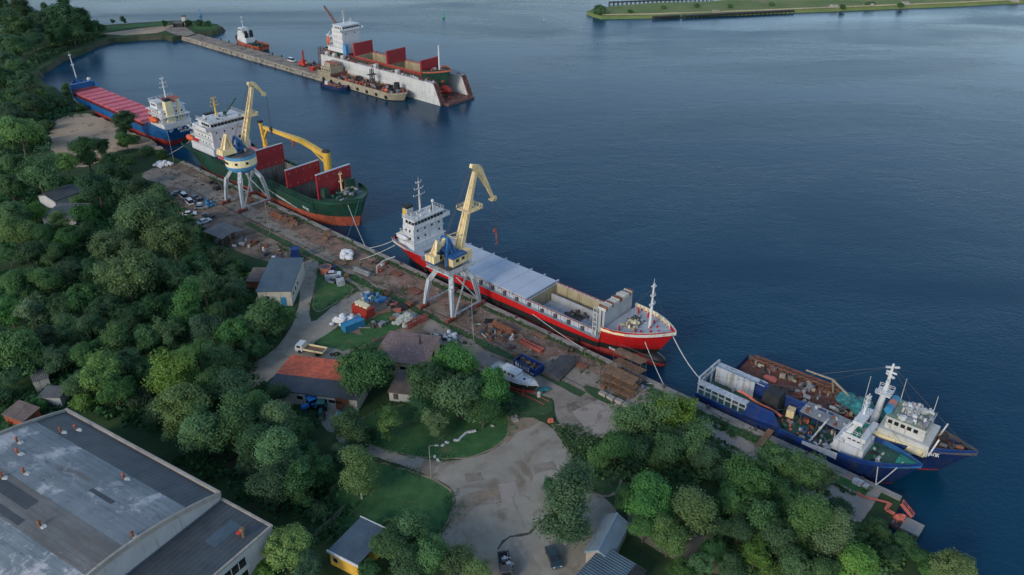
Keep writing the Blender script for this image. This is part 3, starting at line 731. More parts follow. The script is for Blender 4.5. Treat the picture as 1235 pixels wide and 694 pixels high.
# ---- green geared coaster ------------------------------------------------------
def green_ship():
    S0, T0 = 122.5, 11.3
    r = thing('cargo_ship', 'green coaster with red upright hatch panels, a yellow deck crane and a white stern house', 'ship', q(S0,T0,0), A_BOW)
    L, B = 99, 18
    def zd(u): return 8.2+1.2*max(0,(u-.86)/.14)**1.5 if u > .859 else (7.0 if u < .24 else 5.8)
    def bul(u): return 1.2 if u > .859 else (1.1 if u < .24 else 1.1)
    h, edge = hull(r, L, B, zd, bul, [(1.2, M['boot_orange']), (None, M['green_hull']), (None, M['green_hull'])], M['deck_green'],
        trim=2.6, ud=.84, uw=.75, pd=2.9, pw=2.0, rake=3.6, st=(.8,.35), us=.09, hole=(-3.2,34.6,6.9), steps=(35.6,-25.7), over=6)
    MB().ell((42.3,0,.2), 4, 1.8, 2.0, 12, 8).build('bulbous_bow', M['boot_orange'], r, True)
    hold(r, -3, 34.4, 6.7, 6.0, .4, M['hold'], M['dark_steel'], coam=1.4, coamm=M['green_hull'])
    MB().box(16.9,17.6,-6.7,6.7,.5,7.3).build('hold_bulkhead', M['hold'], r)
    MB().box(-24.5,-3.3,-7.2,7.2,5.9,7.4).build('hatch_coaming', M['green_hull'], r)
    me = MB().box(0,6.6,-7.2,7.2,0,.5).box(.1,.3,-7.2,7.2,.5,.56).mesh('hatch_cover', M['hatch_pink'])
    for k in range(3): place(me, 'hatch_cover', r, (-24.4+k*6.8,0,7.45))
    for x, z0, z1 in ((-3.2,7.3,14.3),(18,7.0,13.3),(35.3,7.9,16.2)):
        mb = MB().box(x-.35,x+.35,-6.6,6.8,z0,z1)
        p = mb.build('hatch_panel', M['hatch_red'], r)
        mb = MB()
        for y in (-5.5,-2.6,.2,3,5.8):
            mb.box(x+.35,x+.45,y-.14,y+.14,z0+.9,z0+1.2); mb.box(x+.35,x+.45,y-.14,y+.14,z1-1.4,z1-1.1)
        mb.build('cleat', M['steel'], p)
        MB().box(x-.37,x+.37,-6.62,6.82,z1+.01,z1+.22).build('edge_strip', M['hatch_grey'], p)
    # house at the stern
    mb = MB().tbox(-41.5,-25.9,-7.6,7.6,7.4,10.2); mb.box(-39.5,-26.2,-6.9,7.4,10.2,17.2)
    for z in (10.3,12.8,15.2): mb.box(-41,-27,-7.6,7.6,z,z+.14)
    hs = mb.build('deckhouse', M['white'], r)
    mb = MB().box(-35,-26.6,-6.6,7.0,17.2,19.5); mb.box(-36,-25.9,-8.8,9.2,17.1,17.35)
    for sg in (-1,1): mb.box(-33,-25.9,sg*8.9-.1,sg*8.9+.1,17.3,18.5); mb.box(-26.05,-25.9,6.9 if sg > 0 else -8.9,9 if sg > 0 else -6.5,17.3,18.5)
    mb.box(-35.6,-25.9,-7.2,7.6,19.5,19.85)
    br = mb.build('bridge', M['white'], r)
    windows(br, [(-26.57,-6.0+k*1.38,18.55,0) for k in range(10)]+[(-28-1.4*k,-6.63,18.55,1.5708) for k in range(4)], 1.2, .95)
    windows(hs, [(-26.17,y,z,0) for z in (15.9,) for y in (-5,-1.8,1.5,4.6)]+[(-26.17,y,13.3,0) for y in (-4,)]+[(-26.17,y,8.7+3.2,0) for y in (-.8,.9)], .5, .55)
    windows(hs, [(-26.17,-2.8,11.9,0),(-26.17,4.3,12.4,0)], 1.9, .9)
    windows(hs, [(-29-2.2*k,-6.93,z,1.5708) for z in (11.6,14,16) for k in range(4)], .5, .55)
    mb = MB().rail([(-35.4,-7,19.85),(-26.1,-7,19.85),(-26.1,7.4,19.85),(-35.4,7.4,19.85)],1.1,1.3,.07)
    for z in (10.44,12.94,15.34): mb.rail([(-41,-7.5,z),(-27,-7.5,z)],1,1.3,.06)
    mb.build('deck_railing', M['white_old'], r)
    fn = MB().tbox(-40.6,-37.6,-2.2,2.6,15.2,19.0,.3,.3).build('funnel', M['white_old'], r)
    MB().box(-40.1,-38.1,-1.8,2.2,19.0,19.5).build('funnel_top', M['dark'], fn)
    mast(r, -33.5, 0, 19.85, 6.5, M['yellow'], .4, 3, 3.4)
    MB().bar((-31,2,20),(-28.5,6.2,26), .55, .45).bar((-31,2,19.8),(-31,2,21.4),.9).build('stores_crane', M['green_hull'], r)
    gear(r, -34.5, -27, -6, 6.5, 19.85, 14, [M['white'], M['deck_green'], M['steel']], 'bridge_roof_gear', .8, 19, 1.2)
    MB().ell((-44.2,-6.4,10.4),2.6,1.2,1.2,10,6).build('lifeboat', M['orange'], r, True)
    MB().obox((-38,-7.2,11.3),(3.2,1.0,.8)).build('raft_box', M['red_hull'], r)
    gear(r, -47.5, -42, -6, 6, 7.4, 26, [M['deck_green'], M['steel'], M['dark']], 'mooring_winch', 1.2, 14)
    # deck crane along the far side
    ped = MB().cyl((21.5,7.9,6),(21.5,7.9,16.8),1.35,1.35,14).build('crane_pedestal', M['yellow'], r)
    MB().cyl((21.5,7.9,16.8),(21.5,7.9,17.4),1.5,1.2,12).build('crane_cap', M['dark'], ped)
    mb = MB().bar((20.6,7.9,15.6),(8,7.9,17.5),1.5,1.5,1.5,1.5).bar((8,7.9,17.5),(-15.5,7.9,17.2),1.5,1.5,.9,1.0)
    mb.build('crane_jib', M['yellow'], ped)
    mb = MB().bar((3,7.9,16.5),(2.2,7.9,14.4),.5); mb.box(1.6,3,7.2,8.6,16.2,17); mb.build('jib_fitting', M['rust_red'], ped)
    MB().bar((21,7.9,12.2),(12,7.9,16.3),.45).build('luffing_cylinder', M['yellow'], ped)
    po = MB().cyl((-16.2,7.9,6),(-16.2,7.9,11),.9,.9,10).bar((-16.2,7.9,11),(-17.4,7.9,18.6),1.2,1.2,.9,.9).build('jib_rest', M['yellow'], r)
    MB().box(-18.2,-16.6,7.1,8.7,18.6,19.3).build('rest_head', M['dark'], po)
    MB().bar((-16.6,7.9,12.5),(-13.5,7.9,16.6),.7).build('rest_brace', M['yellow'], po)
    # forecastle
    gear(r, 37.5, 45, -4.5, 4.5, 9.4, 36, [M['deck_green'], M['steel'], M['green_hull'], M['tan_hull']], 'windlass', 1.3, 23)
    mb = MB().tbox(36.4,38.6,-6.4,-4.4,9.2,12.2,.2,.2).tbox(36.4,38.8,3,6,9.2,12.6,.2,.2); mb.build('vent_house', M['green_hull'], r)
    mast(r, 38.2, .6, 9.4, 6.2, M['crane_cream'], .32, 2, 1.4, 'foremast')
    mb = MB()
    for sg in (-1,1):
        pts = [Vector(edge(x, sg, 1.1, .1)) for x in range(-25,36,5)]
        mb.rail(pts, .9, 2.5, .07)
        for k in range(24): a = edge(-24+k*2.5, sg, 0, .5); mb.box(a[0]-.3,a[0]+.3,a[1]-.3,a[1]+.3,a[2],a[2]+.5+RN.random()*.8)
    mb.build('deck_railing', M['deck_green'], r)
    mb = MB()
    for k in range(3): mb.bar((10+k*2.2,-9.1,5.2-.5*k),(20+k*3,-9.15,4.2-.5*k),.12)
    mb.build('mooring_rope', M['rope'], r)
    mb = MB().tbox(-4.5,-1.5,-8.6,-6.9,6,8.2,.1,.1); mb.build('winch_house', M['white_old'], r)
    stays(r, (-33.5,0,26), [(-26.2,-6,19.9),(-26.2,6.6,19.9),(-38,0,19)]); stays(r, (38.2,.6,15), [(46,0,9.6),(36,-6,9)])
    letters(r, 37, -7.6, 8.0, 4.5, .7, 6, M['white'], -.16, 9)
    return r
green_ship()

# ---- blue coaster by the beach -------------------------------------------------
def blue_ship():
    S0, T0 = 237.0, 12.2
    r = thing('cargo_ship', 'blue coaster with closed pink hatch covers lying beside the sandy shore', 'ship', q(S0,T0,0), A_BOW+math.pi)
    L, B = 97, 13.0
    def zd(u): return 6.8+1.2*max(0,(u-.9)/.1)**1.4 if u > .899 else (7.0 if u < .16 else 4.6)
    def bul(u): return 1.5 if u > .899 else (1.1 if u < .16 else .9)
    h, edge = hull(r, L, B, zd, bul, [(2.5, M['boot_red']), (None, M['blue_hull']), (None, M['blue_hull'])], M['deck_red'],
        ud=.86, uw=.76, pd=2.2, pw=1.7, rake=5, st=(.88,.4), us=.07, steps=(38.6,-33.6), over=5)
    MB().box(-32,38,-5.7,5.7,4.5,6.2).build('hatch_coaming', M['deck_red'], r)
    me = MB().box(0,5.35,-5.8,5.8,0,.55).box(.3,.55,-5.8,5.8,.55,.72).box(4.8,5.05,-5.8,5.8,.55,.72).mesh('hatch_cover', M['hatch_pink'])
    for k in range(12): place(me, 'hatch_cover', r, (-31.5+k*5.75,0,6.2+.12*(k % 2)))
    mb = MB()
    for sg in (-1,1):
        for k in range(45): mb.bar((-32+k*1.53,sg*6.0,4.6),(-32+k*1.53,sg*6.0,6.3),.22)
    mb.build('coaming_stanchion', M['deck_red'], r)
    mb = MB().tbox(-47,-35.4,-5.8,5.8,7.3,9.6); mb.box(-45,-36.2,-5,5,9.6,14.8)
    for z in (9.6,12.2): mb.box(-47,-35.6,-6,6,z,z+.14)
    hs = mb.build('deckhouse', M['white'], r)
    mb = MB().box(-42,-36.4,-4.8,4.8,14.8,17.2).box(-42.6,-36,-6.8,6.8,14.7,14.9).box(-42.4,-36.1,-5.1,5.1,17.2,17.4)
    br = mb.build('bridge', M['white'], r)
    windows(br, [(-36.37,-4+1.15*k,16.2,0) for k in range(8)]+[(-38-1.3*k,4.83,16.2,1.5708) for k in range(3)], .9, .8)
    windows(hs, [(-38-2*k,5.03,z,1.5708) for z in (10.9,13.4) for k in range(4)], .6, .6)
    windows(hs, [(-45.03,y,z,0) for z in (10.9,13.4) for y in (-3.5,-1.2,1.2,3.5)], .6, .6)
    MB().box(-42.3,-37,-5.2,1.2,17.4,17.62).build('bridge_roof', M['boot_orange'], r)
    fn = MB().tbox(-46.3,-43.4,.2,3.4,9.6,18.2,.3,.3).build('funnel', M['cream'], r)
    MB().tbox(-46,-43.7,.5,3.1,18.2,19.2,.1,.1).build('funnel_top', M['dark'], fn)
    MB().cyl((-45,-2.5,9.7),(-45,-2.5,17.6),.7,.6,10).build('vent_post', M['cream'], r)
    MB().box(-46.5,-43,-1,-.4,17.5,18.2).build('vent_cap', M['boot_orange'], r)
    mast(r, -40, -.5, 17.5, 8.5, M['white'], .34, 3, 3.2)
    MB().ell((-40.5,6.6,10.8),3.2,1.2,1.2,10,6).build('lifeboat', M['orange'], r, True)
    mb = MB().bar((-35.5,4.6,7),(-35.5,4.6,11),.8).bar((-35.5,4.6,11),(-33.2,4.2,13.4),.6).bar((-33.2,4.2,13.4),(-31.2,3.6,9),.45)
    mb.build('stores_crane', M['orange'], r)
    mb = MB().rail([(-48.6,-6,8.3),(-48.6,6,8.3)],1,1.5,.08).rail([(-47,6,9.74),(-35.6,6,9.74)],1,1.5,.08).rail([(-47,6,12.34),(-36,6,12.34)],1,1.5,.08).rail([(-42.2,5,17.4),(-36.2,5,17.4),(-36.2,-5,17.4)],1,1.5,.08)
    for k in range(6): mb.bar((-47.5+k*.2,-5.4+2.2*k,7.3),(-46.2+k*.1,-5.4+2.2*k,12),.22)
    mb.build('deck_railing', M['white'], r)
    gear(r, -50.5, -47.5, -5, 5, 7.3, 16, [M['white_old'], M['blue_hull'], M['steel']], 'mooring_winch', 1.1, 6)
    gear(r, 42, 48.5, -3, 3, 7.8, 14, [M['deck_red'], M['steel'], M['rust']], 'windlass', 1.2, 31)
    mb = MB().tbox(41.2,43,-5.3,5.3,4.6,9.4); mb.build('breakwater', M['blue_hull'], r)
    MB().ell((43.6,-4.2,9.9),.9,.9,.9,10,6).build('raft', M['white'], r, True)
    mb = MB().cyl((46.5,0,8),(46.5,0,11),.7,.5,8); b0 = mb.build('mast_base', M['blue_hull'], r)
    mast(r, 46.5, 0, 10.5, 11, M['white'], .28, 2, 1.2, 'foremast', 1.0)
    letters(r, -2.2, 0, 0, 4.4, .8, 6, M['white'], 1.5708, 12).location = (-51.75,0,7.0)
    mb = MB()
    for sg in (-1,1): mb.rail([Vector(edge(x, sg, .95, .08)) for x in range(-34,42,6)], .7, 3, .07)
    mb.build('side_railing', M['deck_red'], r)
    return r
blue_ship()

# ---- floating dock with a ship inside -------------------------------------------
def dock():
    S0, T0 = 200, 129.5
    r = thing('floating_dock', 'long white-walled floating dock holding a green ship out at the end of the pier', 'floating dock', q(S0,T0,0), A_BOW)
    MB().box(-46,49.5,-10.4,10.4,-1,1.0).box(46.5,53,-8.6,8.6,-1,.9).build('pontoon', M['dock_rust'], r)
    for sg in (-1,1):
        y0, y1 = (7.9,10.6) if sg > 0 else (-10.6,-7.9)
        wl = MB().prism_y([(-40.5,-.8),(49.8,-.8),(49.3,1.1),(45.5,9.2),(44.8,9.6),(-40,9.6)], y0, y1).build('wing_wall', M['dock_white'], r)
        MB().prism_y([(49.86,-.8),(49.9,-.8),(49.4,1.1),(45.6,9.25),(44.9,9.66),(44.86,9.62),(45.55,9.2),(49.35,1.1)], y0+.02, y1-.02).build('end_plate', M['dock_rust'], wl)
        mb = MB()
        for k in range(13):
            z = .9+k*.7; mb.bar((49.6-k*.33,y0+.15,z),(49.6-k*.33,y1-.15,z),.22)
        for y in (y0+.2,(y0+y1)/2,y1-.2): mb.bar((50.2,y,.6),(45.6,y,9.8),.24)
        for k in range(10): mb.bar((46+RN.random()*3,y0+RN.random()*2.6,1+RN.random()*6),(46+RN.random()*4,y0+RN.random()*2.6,2+RN.random()*7),.2)
        mb.build('end_lattice', M['dock_rust'], wl)
        mb = MB().rail([(-40,y0+.1,9.6),(44.8,y0+.1,9.6)],1,2.2,.08).rail([(-40,y1-.1,9.6),(44.8,y1-.1,9.6)],1,2.2,.08)
        mb.build('railing', M['dock_rust'], wl)
        gear(wl, -39, 44, y0+.5, y1-.5, 9.6, 44, [M['rust_red'], M['dark_steel'], M['white_old'], M['dock_rust']], 'wall_gear', 1.0, 41+sg, 1.3)
    hb = MB().tbox(0,2.2,-.9,.9,0,1.8,.1,.1).mesh('cabin', M['white_old'])
    for x in (-37,-31,-24,2,18): place(hb, 'cabin', r, (x,-9.2,9.6))
    mb = MB()
    for k in range(14): mb.box(-43+k*6.4,-42+k*6.4,-5.6,-4.4,.95,2.2).box(-43+k*6.4,-42+k*6.4,4.4,5.6,.95,2.2).box(-43+k*6.4,-42+k*6.4,-.7,.7,.95,2.0)
    mb.build('keel_block', M['wood'], r)
    mb = MB().truss((-42,-9,1),(-42,-9,13),2.4,2.0,6,.18).truss((-42,9,1),(-42,9,12),2.4,2.0,5,.18); mb.build('access_tower', M['dock_rust'], r)
    gear(r, 44, 52, -7, 7, 1.0, 24, [M['rust_red'], M['dark_steel'], M['rust']], 'apron_gear', 1.0, 51)
    jb = MB().truss((-38,9.2,10),(-50,2,31),1.4,.5,12,.16); jb.build('dock_crane_jib', M['rust'], r)
    MB().box(-39.5,-36.5,7.6,10.6,9.7,12.6).build('dock_crane_cabin', M['rust_red'], r)
    # the ship on the blocks
    s = thing('cargo_ship', 'green-hulled ship standing in the floating dock with red coaming and red bulbous bow', 'ship', q(S0-1,T0,2.0), A_BOW)
    L, B = 90, 13.6
    def zd(u): return 9.8+1.6*max(0,(u-.86)/.14)**1.4 if u > .859 else (8.6 if u < .2 else 7.6)
    def bul(u): return 1.3 if u > .859 else .9
    h, edge = hull(s, L, B, zd, bul, [(4.0, M['black_hull']), (None, M['green_hull']), (None, M['green_hull'])], M['deck_red'],
        ud=.82, uw=.72, pd=2.4, pw=1.7, rake=5, st=(.8,.3), us=.09, low=.1, hole=(-18,31,5.4), steps=(32.4,-27), over=6, inner=M['rust_red'])
    MB().ell((39.8,0,2.2), 5.4, 2.1, 2.3, 14, 8).build('bulbous_bow', M['tank_red'], s, True)
    MB().ell((41.0,-1.2,6.2), .9, .7, .6, 10, 6).build('anchor', M['tank_red'], s, True)
    hold(s, -17.8, 30.8, 5.2, 7.6, 2.0, M['hold_tan'], M['hold'], coam=1.8, coamm=M['tank_red'])
    mb = MB()
    for k in range(33): mb.bar((-18+k*1.5,-5.5,7.6),(-18+k*1.5,-5.7,9.5),.3); mb.bar((-18+k*1.5,5.5,7.6),(-18+k*1.5,5.7,9.5),.3)
    mb.box(-18.4,31.2,-5.95,-5.6,9.3,9.6).box(-18.4,31.2,5.6,5.95,9.3,9.6); mb.build('coaming_stanchion', M['rust_red'], s)
    for x in (6.5,):
        MB().box(x-.2,x+.2,-5.2,5.2,2.1,9.2).build('hold_bulkhead', M['hold_tan'], s)
    for x, z1 in ((-18.6,15.6),(6.9,15.8),(31.3,15.2)):
        MB().box(x-.5,x+.5,-6,6,9.3,z1).build('hatch_panel', M['hatch_red'], s)
    mb = MB().tbox(-40,-27.4,-6.2,6.2,8.6,11.2).box(-36,-27.6,-5.6,5.6,11.2,20.4)
    for z in (11.2,13.8,16.4): mb.box(-40.5,-28,-6.2,6.2,z,z+.15)
    hs = mb.build('deckhouse', M['white'], s)
    mb = MB().box(-34.5,-27.3,-5.6,5.6,20.4,22.6).box(-33.5,-26.6,-7.4,7.4,20.3,20.5).box(-35,-27,-6,6,22.6,22.85)
    for sg in (-1,1): mb.box(-33.5,-26.6,sg*7.3-.1,sg*7.3+.1,20.4,21.5)
    br = mb.build('bridge', M['white'], s)
    windows(br, [(-27.27,-4.6+1.15*k,21.7,0) for k in range(9)]+[(-28.5-1.4*k,-5.63,21.7,1.5708) for k in range(4)], .9, .8)
    windows(hs, [(-27.57,y,z,0) for z in (13,18.6) for y in (-3.4,2.6)], .6, .6)
    mb = MB().tbox(-27.2,-24.6,-6.4,-4.8,7.6,14,.1,.1); mb.build('vent_house', M['crane_pale_blue'], s)
    mast(s, -32.5, 0, 22.85, 6, M['white_old'], .36, 3, 3); mast(s, -29, 1.5, 22.85, 3.2, M['white'], .2, 1, 1.5, 'aerial')
    fn = MB().tbox(-40,-36.6,-2.4,2.4,11.2,20.6,.3,.3).build('funnel', M['white_old'], s)
    MB().box(-39.5,-37.2,-1.6,1.6,20.6,21.6).build('funnel_top', M['dark'], fn)
    MB().ell((-39.5,-5.6,14),1.1,1.2,2.4,10,6).build('lifeboat', M['orange'], s, True)
    mb = MB()
    for z in (8.6,11.35,13.95,16.55):
        mb.rail([(-44 if z < 9 else -40.3,-6,z),(-28,-6,z)],1.1,1.6,.09)
        mb.bar((-40.2,-5.6,z),(-37.5,-5.6,z+2.6),.3)
    mb.build('stair', M['white'], s)
    MB().cyl((36.5,1.2,10),(36.5,1.2,21.8),.42,.34,8).build('foremast', M['white'], s)
    gear(s, 33, 40, -3.5, 3.5, 10.2, 16, [M['rust_red'], M['green_hull'], M['steel']], 'windlass', 1.2, 61)
    letters(s, 33.6, -6.15, 9.1, 5.2, .9, 7, M['white'], -.2, 15)
    mb = MB().rail([Vector(edge(x, -1, .9, .1)) for x in range(-26,33,6)],.8,2,.09); mb.build('side_railing', M['rust_red'], s)
dock()

# ---- small craft at the pier -----------------------------------------------------
def tug():
    a = at(275,55,0); b_ = at(316,62,0); d = (b_-a); c = (a+b_)/2+E2*4.0
    r = thing('tugboat', 'orange-red tugboat with a white wheelhouse moored at the far side of the pier', 'tugboat', c, A_BOW+math.pi)
    L, B = 29, 9
    def zd(u): return 2.2+1.9*max(0,(u-.45)/.55)**1.5
    h, edge = hull(r, L, B, zd, lambda u: .9, [(.5, M['black_hull']), (None, M['boot_orange']), (None, M['boot_orange'])], M['deck_green'], ud=.62, uw=.55, pd=2.2, rake=2.5, st=(.75,.6), us=.12)
    hs = MB().tbox(-1,8.6,-3,3,2.6,5.6,.2,.2).box(.5,8,-2.6,2.6,5.6,8).build('deckhouse', M['white'], r)
    br = MB().tbox(3.4,7.6,-2.3,2.3,8,10.6,.2,.15).build('wheelhouse', M['white'], r)
    windows(br, [(7.5,-1.5+k,9.6,0) for k in range(4)]+[(4.6+1.1*k,sg*2.24,9.6,1.5708) for k in range(3) for sg in (-1,1)], .8, .8)
    MB().tbox(-.6,1.2,-2.6,-.8,5.6,9.4,.15,.15).tbox(-.6,1.2,.8,2.6,5.6,9.4,.15,.15).build('funnel', M['dark'], r)
    mast(r, 5.2, 0, 10.6, 6, M['white'], .2, 2, 1.6)
    gear(r, -12, -2, -3, 3, 2.3, 20, [M['dark'], M['dark_steel'], M['deck_green']], 'tow_gear', 1.3, 71, 1.6)
tug()
def workbarge():
    a = at(386,98,0); b_ = at(486,121,0); c = (a+b_)/2+E2*2.5
    r = thing('work_barge', 'old cream-hulled work barge cluttered with rusty gear alongside the floating dock', 'barge', c, A_BOW)
    L, B = 64, 10.5
    h, edge = hull(r, L, B, lambda u: 3.0+.9*max(0,(u-.85)/.15)**2+1.6*(u < .2), lambda u: .8, [(.35, M['black_hull']), (None, M['tan_hull']), (None, M['tan_hull'])], M['deck_rust'],
        ud=.86, uw=.82, pd=2.2, rake=3, st=(.7,.6), us=.12, steps=(-19.2,))
    hs = MB().tbox(-29,-20.5,-4,4,4.5,7.2,.2,.2).tbox(-27,-22,-3,3,7.2,9.6,.2,.2).build('deckhouse', M['tan_hull'], r)
    windows(hs, [(-28.8+k*1.8,-4.0,6.1,1.5708) for k in range(5)], .8, .7)
    MB().box(-26,-16,-3,-1,9.7,10.0).build('awning', M['rust_red'], r)
    gear(r, -18, 27, -4, 4, 3.0, 96, [M['dark_steel'], M['rust'], M['dark'], M['rust_red'], M['steel']], 'deck_gear', 1.5, 81, 1.5)
    gear(r, -10, 2, -4.2, -1, 3.0, 22, [M['orange'], M['rust_red']], 'orange_gear', 1.3, 82)
    mb = MB().truss((6,1,3),(6,1,11),2,1.2,5,.2); mb.box(4.5,7.5,-1,3,8,8.3).box(5,7,0,2,5.6,5.9); mb.build('gantry_tower', M['dark_steel'], r)
    MB().cyl((24,1,3),(24,1,7.4),1.6,1.4,10).build('bollard_drum', M['dark'], r)
    MB().ell((20.5,-2.6,3.9),1,1,.9,8,5).build('mooring_buoy', M['coral'], r, True)
    fm = MB(); fm.cyl((0,-.25,0),(0,.25,0),.8,.8,10); fme = fm.mesh('fender', M['rubber'])
    for k in range(8): place(fme, 'fender', r, (-26+k*7,-5.45+(.6 if k == 0 else 0),1.6))
workbarge()
def launch():
    a = at(392,105,0); b_ = at(420,108,0); c = (a+b_)/2-E2*.5
    r = thing('small_barge', 'small open pontoon boat with an orange-brown deck beside the cream work barge', 'boat', c, A_BOW+.12)
    h, edge = hull(r, 17, 5, lambda u: 1.1+.6*max(0,(u-.7)/.3)**2, lambda u: .45, [(.25, M['black_hull']), (None, M['navy_hull']), (None, M['navy_hull'])], paint('launch_deck', (.33,.12,.06), .7, .25, .5), ud=.7, uw=.62, rake=1.5, st=(.85,.7), us=.1)
    gear(r, -7, 5, -1.8, 1.8, 1.1, 12, [M['rust_red'], M['tan_hull'], M['dark']], 'deck_gear', .8, 91)
    MB().obox((-6,.3,1.9),(2,1.6,1.6)).build('engine_box', M['white_old'], r)
launch()

# ---- two blue trawlers at the near quay --------------------------------------------
def trawler_near():
    S0, T0 = -75.2, 5.6
    r = thing('trawler', 'blue trawler tied to the quay with an open grey stern and a small white wheelhouse', 'trawler', q(S0,T0,0), A_BOW)
    L, B = 45, 9.4
    def zd(u): return 3.4+2.0*max(0,(u-.70)/.30)**1.5+(.9 if u > .70 else 0)
    h, edge = hull(r, L, B, zd, lambda u: 1.1 if u > .35 else .5, [(.3, M['boot_red']), (None, M['navy_hull']), (None, M['royal_blue'])], M['deck_green'],
        ud=.72, uw=.64, pd=2.0, pw=1.6, rake=4.5, st=(.95,.75), us=.06, steps=(9.0,), inner=M['crane_blue'])
    # stern gallery of grey frames
    mb = MB()
    for sg in (-1,1):
        y = sg*4.3
        for k in range(8): mb.bar((-22+k*1.6,y,3.4),(-22+k*1.6,y,6.6),.26)
        mb.bar((-22,y,6.6),(-10.6,y,6.6),.34); mb.bar((-22,y,5.1),(-10.6,y,5.1),.22)
        mb.box(-22,-10.6,y-.9,y+.9,6.7,6.85)
    mb.bar((-22,-4.3,6.6),(-22,4.3,6.6),.4).bar((-22,-4.3,8),(-22,4.3,8),.35)
    for y in (-4.3,-1.5,1.5,4.3): mb.bar((-22,y,3.4),(-22,y,8),.3)
    mb.build('stern_gallery', M['crane_grey'], r)
    MB().box(-21.6,-12.4,2.4,2.6,3.4,7.4).build('stern_wall', M['crane_grey'], r)
    mb = MB().prism_y([(-11.2,3.4),(-3.2,3.4),(-3.0,4.8),(-5.0,7.4),(-10.2,7.4)], -4.7, -4.3).prism_y([(-14,3.4),(-2,3.4),(-2,6.2),(-12,7.2)], 3.6, 4.2)
    mb.build('side_screen', M['royal_blue'], r)
    MB().tbox(-9.5,-5.5,-.5,3.4,3.4,8.2,.3,.3).build('net_drum_house', M['dark'], r)
    mb = MB()
    pts = [Vector((-14+k*1.0, -1.9+.25*math.sin(k), 7.0-.15*k)) for k in range(11)]
    mb.tube(pts, .27, 7); mb.build('orange_float_line', M['coral'], r)
    gear(r, -4.8, 6.5, -3.8, 2.6, 3.4, 96, [M['rust'], M['deck_green'], M['white_old'], M['crane_blue'], M['steel'], M['dark_steel'], M['dark'], M['coral']], 'deck_gear', .8, 101, 1.3)
    gear(r, -20, -12, -3.4, 2, 3.4, 20, [M['steel'], M['dark_steel'], M['deck_rust']], 'stern_gear', .9, 106)
    gear(r, 2, 7, -3.6, 0, 3.4, 14, [M['steel'], M['dark_steel'], M['white_old']], 'hatch_gear', .8, 107)
    MB().obox((-3.4,1.6,4.8),(1.6,1.9,1.7),.2).build('wooden_box', M['crane_cream'], r)
    aw = MB().prism_y([(-1.4,6.6),(9.6,6.3),(9.6,6.5),(-1.4,6.8)], .6, 4.9).build('awning', M['steel'], r)
    mb = MB()
    for x in (-1,2.5,6,9.2):
        for y in (.8,4.7): mb.bar((x,y,3.4),(x,y,6.4),.16)
    mb.build('awning_post', M['dark_steel'], aw)
    MB().prism_y([(-1.2,3.4),(9.4,3.4),(9.4,5.9),(-1.2,6.4)], 4.0, 4.1).build('awning_curtain', M['dark'], aw)
    gear(aw, -1, 9, 1, 4.6, 6.75, 16, [M['steel'], M['white_old'], M['rust']], 'awning_gear', .7, 102)
    MB().bar((3.0,-3.3,3.6),(4.6,.2,8.2),.28).build('derrick', M['crane_grey'], r)
    mb = MB().prism_y([(2,3.4),(9,3.4),(9,4.9),(2,4.2)],-4.75,-4.6); mb.build('white_bulwark', M['white'], r)
    # wheelhouse
    hs = MB().tbox(7.2,13.2,-3.2,3.2,4.3,6.6,.1,.1).build('deckhouse', M['white'], r)
    wh = MB().tbox(9.2,12.6,-2.6,2.6,6.6,8.9,.15,.1).box(12.0,13.0,-3.4,3.4,8.7,9.6).box(8.6,12.4,-3.0,-2.85,8.3,9.1).box(8.6,12.4,2.85,3.0,8.3,9.1).build('wheelhouse', M['white'], r)
    windows(wh, [(12.55,-2.1+.84*k,8.1,0) for k in range(6)]+[(9.9+.9*k,-2.6,8.1,1.5708) for k in range(3)], .65, .75)
    mb = MB().rail([(7.3,-3.1,6.6),(9,-3.1,6.6)],1,.8,.06).rail([(9.3,-2.6,9.0),(12,-2.6,9.0),(12,2.6,9.0)],.9,.8,.06); mb.build('roof_railing', M['white'], r)
    MB().box(9,12.2,-2.7,2.7,8.95,9.03).build('wheelhouse_roof', M['teal_deck'], r)
    MB().prism_y([(6.6,4.3),(8.0,4.3),(11.2,12.2),(10.4,12.2)], 1.8, 2.6).prism_y([(6.6,4.3),(8.0,4.3),(11.2,12.2),(10.4,12.2)], -2.6, -1.8).build('gallows', M['white'], r)
    MB().box(9.8,11.6,-2.9,2.9,11.7,12.5).build('gallows_beam', M['white'], r)
    mast(r, 10.6, .4, 12.2, 4.6, M['white'], .26, 3, 2.0)
    gear(r, 9.4, 12, -2.3, 2.3, 9.03, 14, [M['white'], M['steel'], M['teal_deck']], 'roof_gear', .6, 104, 1.3)
    gear(r, 13.6, 18.0, -2.2, 2.2, 4.6, 30, [M['dark'], M['white_old'], M['teal_deck']], 'windlass', .9, 105)
    MB().add([(18.6,-1.75,6.25),(22.2,-.25,6.9),(22.2,.25,6.9),(18.6,1.75,6.25),(18.6,0,6.6)], [(0,1,4),(1,2,4),(2,3,4)]).build('whaleback', M['teal_deck'], r)
    stays(r, (10.6,.4,16.4), [(22,0,6.8),(-10,-4.2,4.2),(-10,4.2,4.2),(14,-3,9.5),(-21.8,-3,8)])
    mb = MB()
    letters(r, 17.6, -2.9, 4.9, 2.2, .45, 5, M['white'], .55, 22)
    fme = MB().cyl((0,-.2,0),(0,.2,0),.6,.6,10).mesh('fender', M['rubber'])
    for x in (-16,-6,4): place(fme, 'fender', r, (x,-4.9,2.2))
trawler_near()
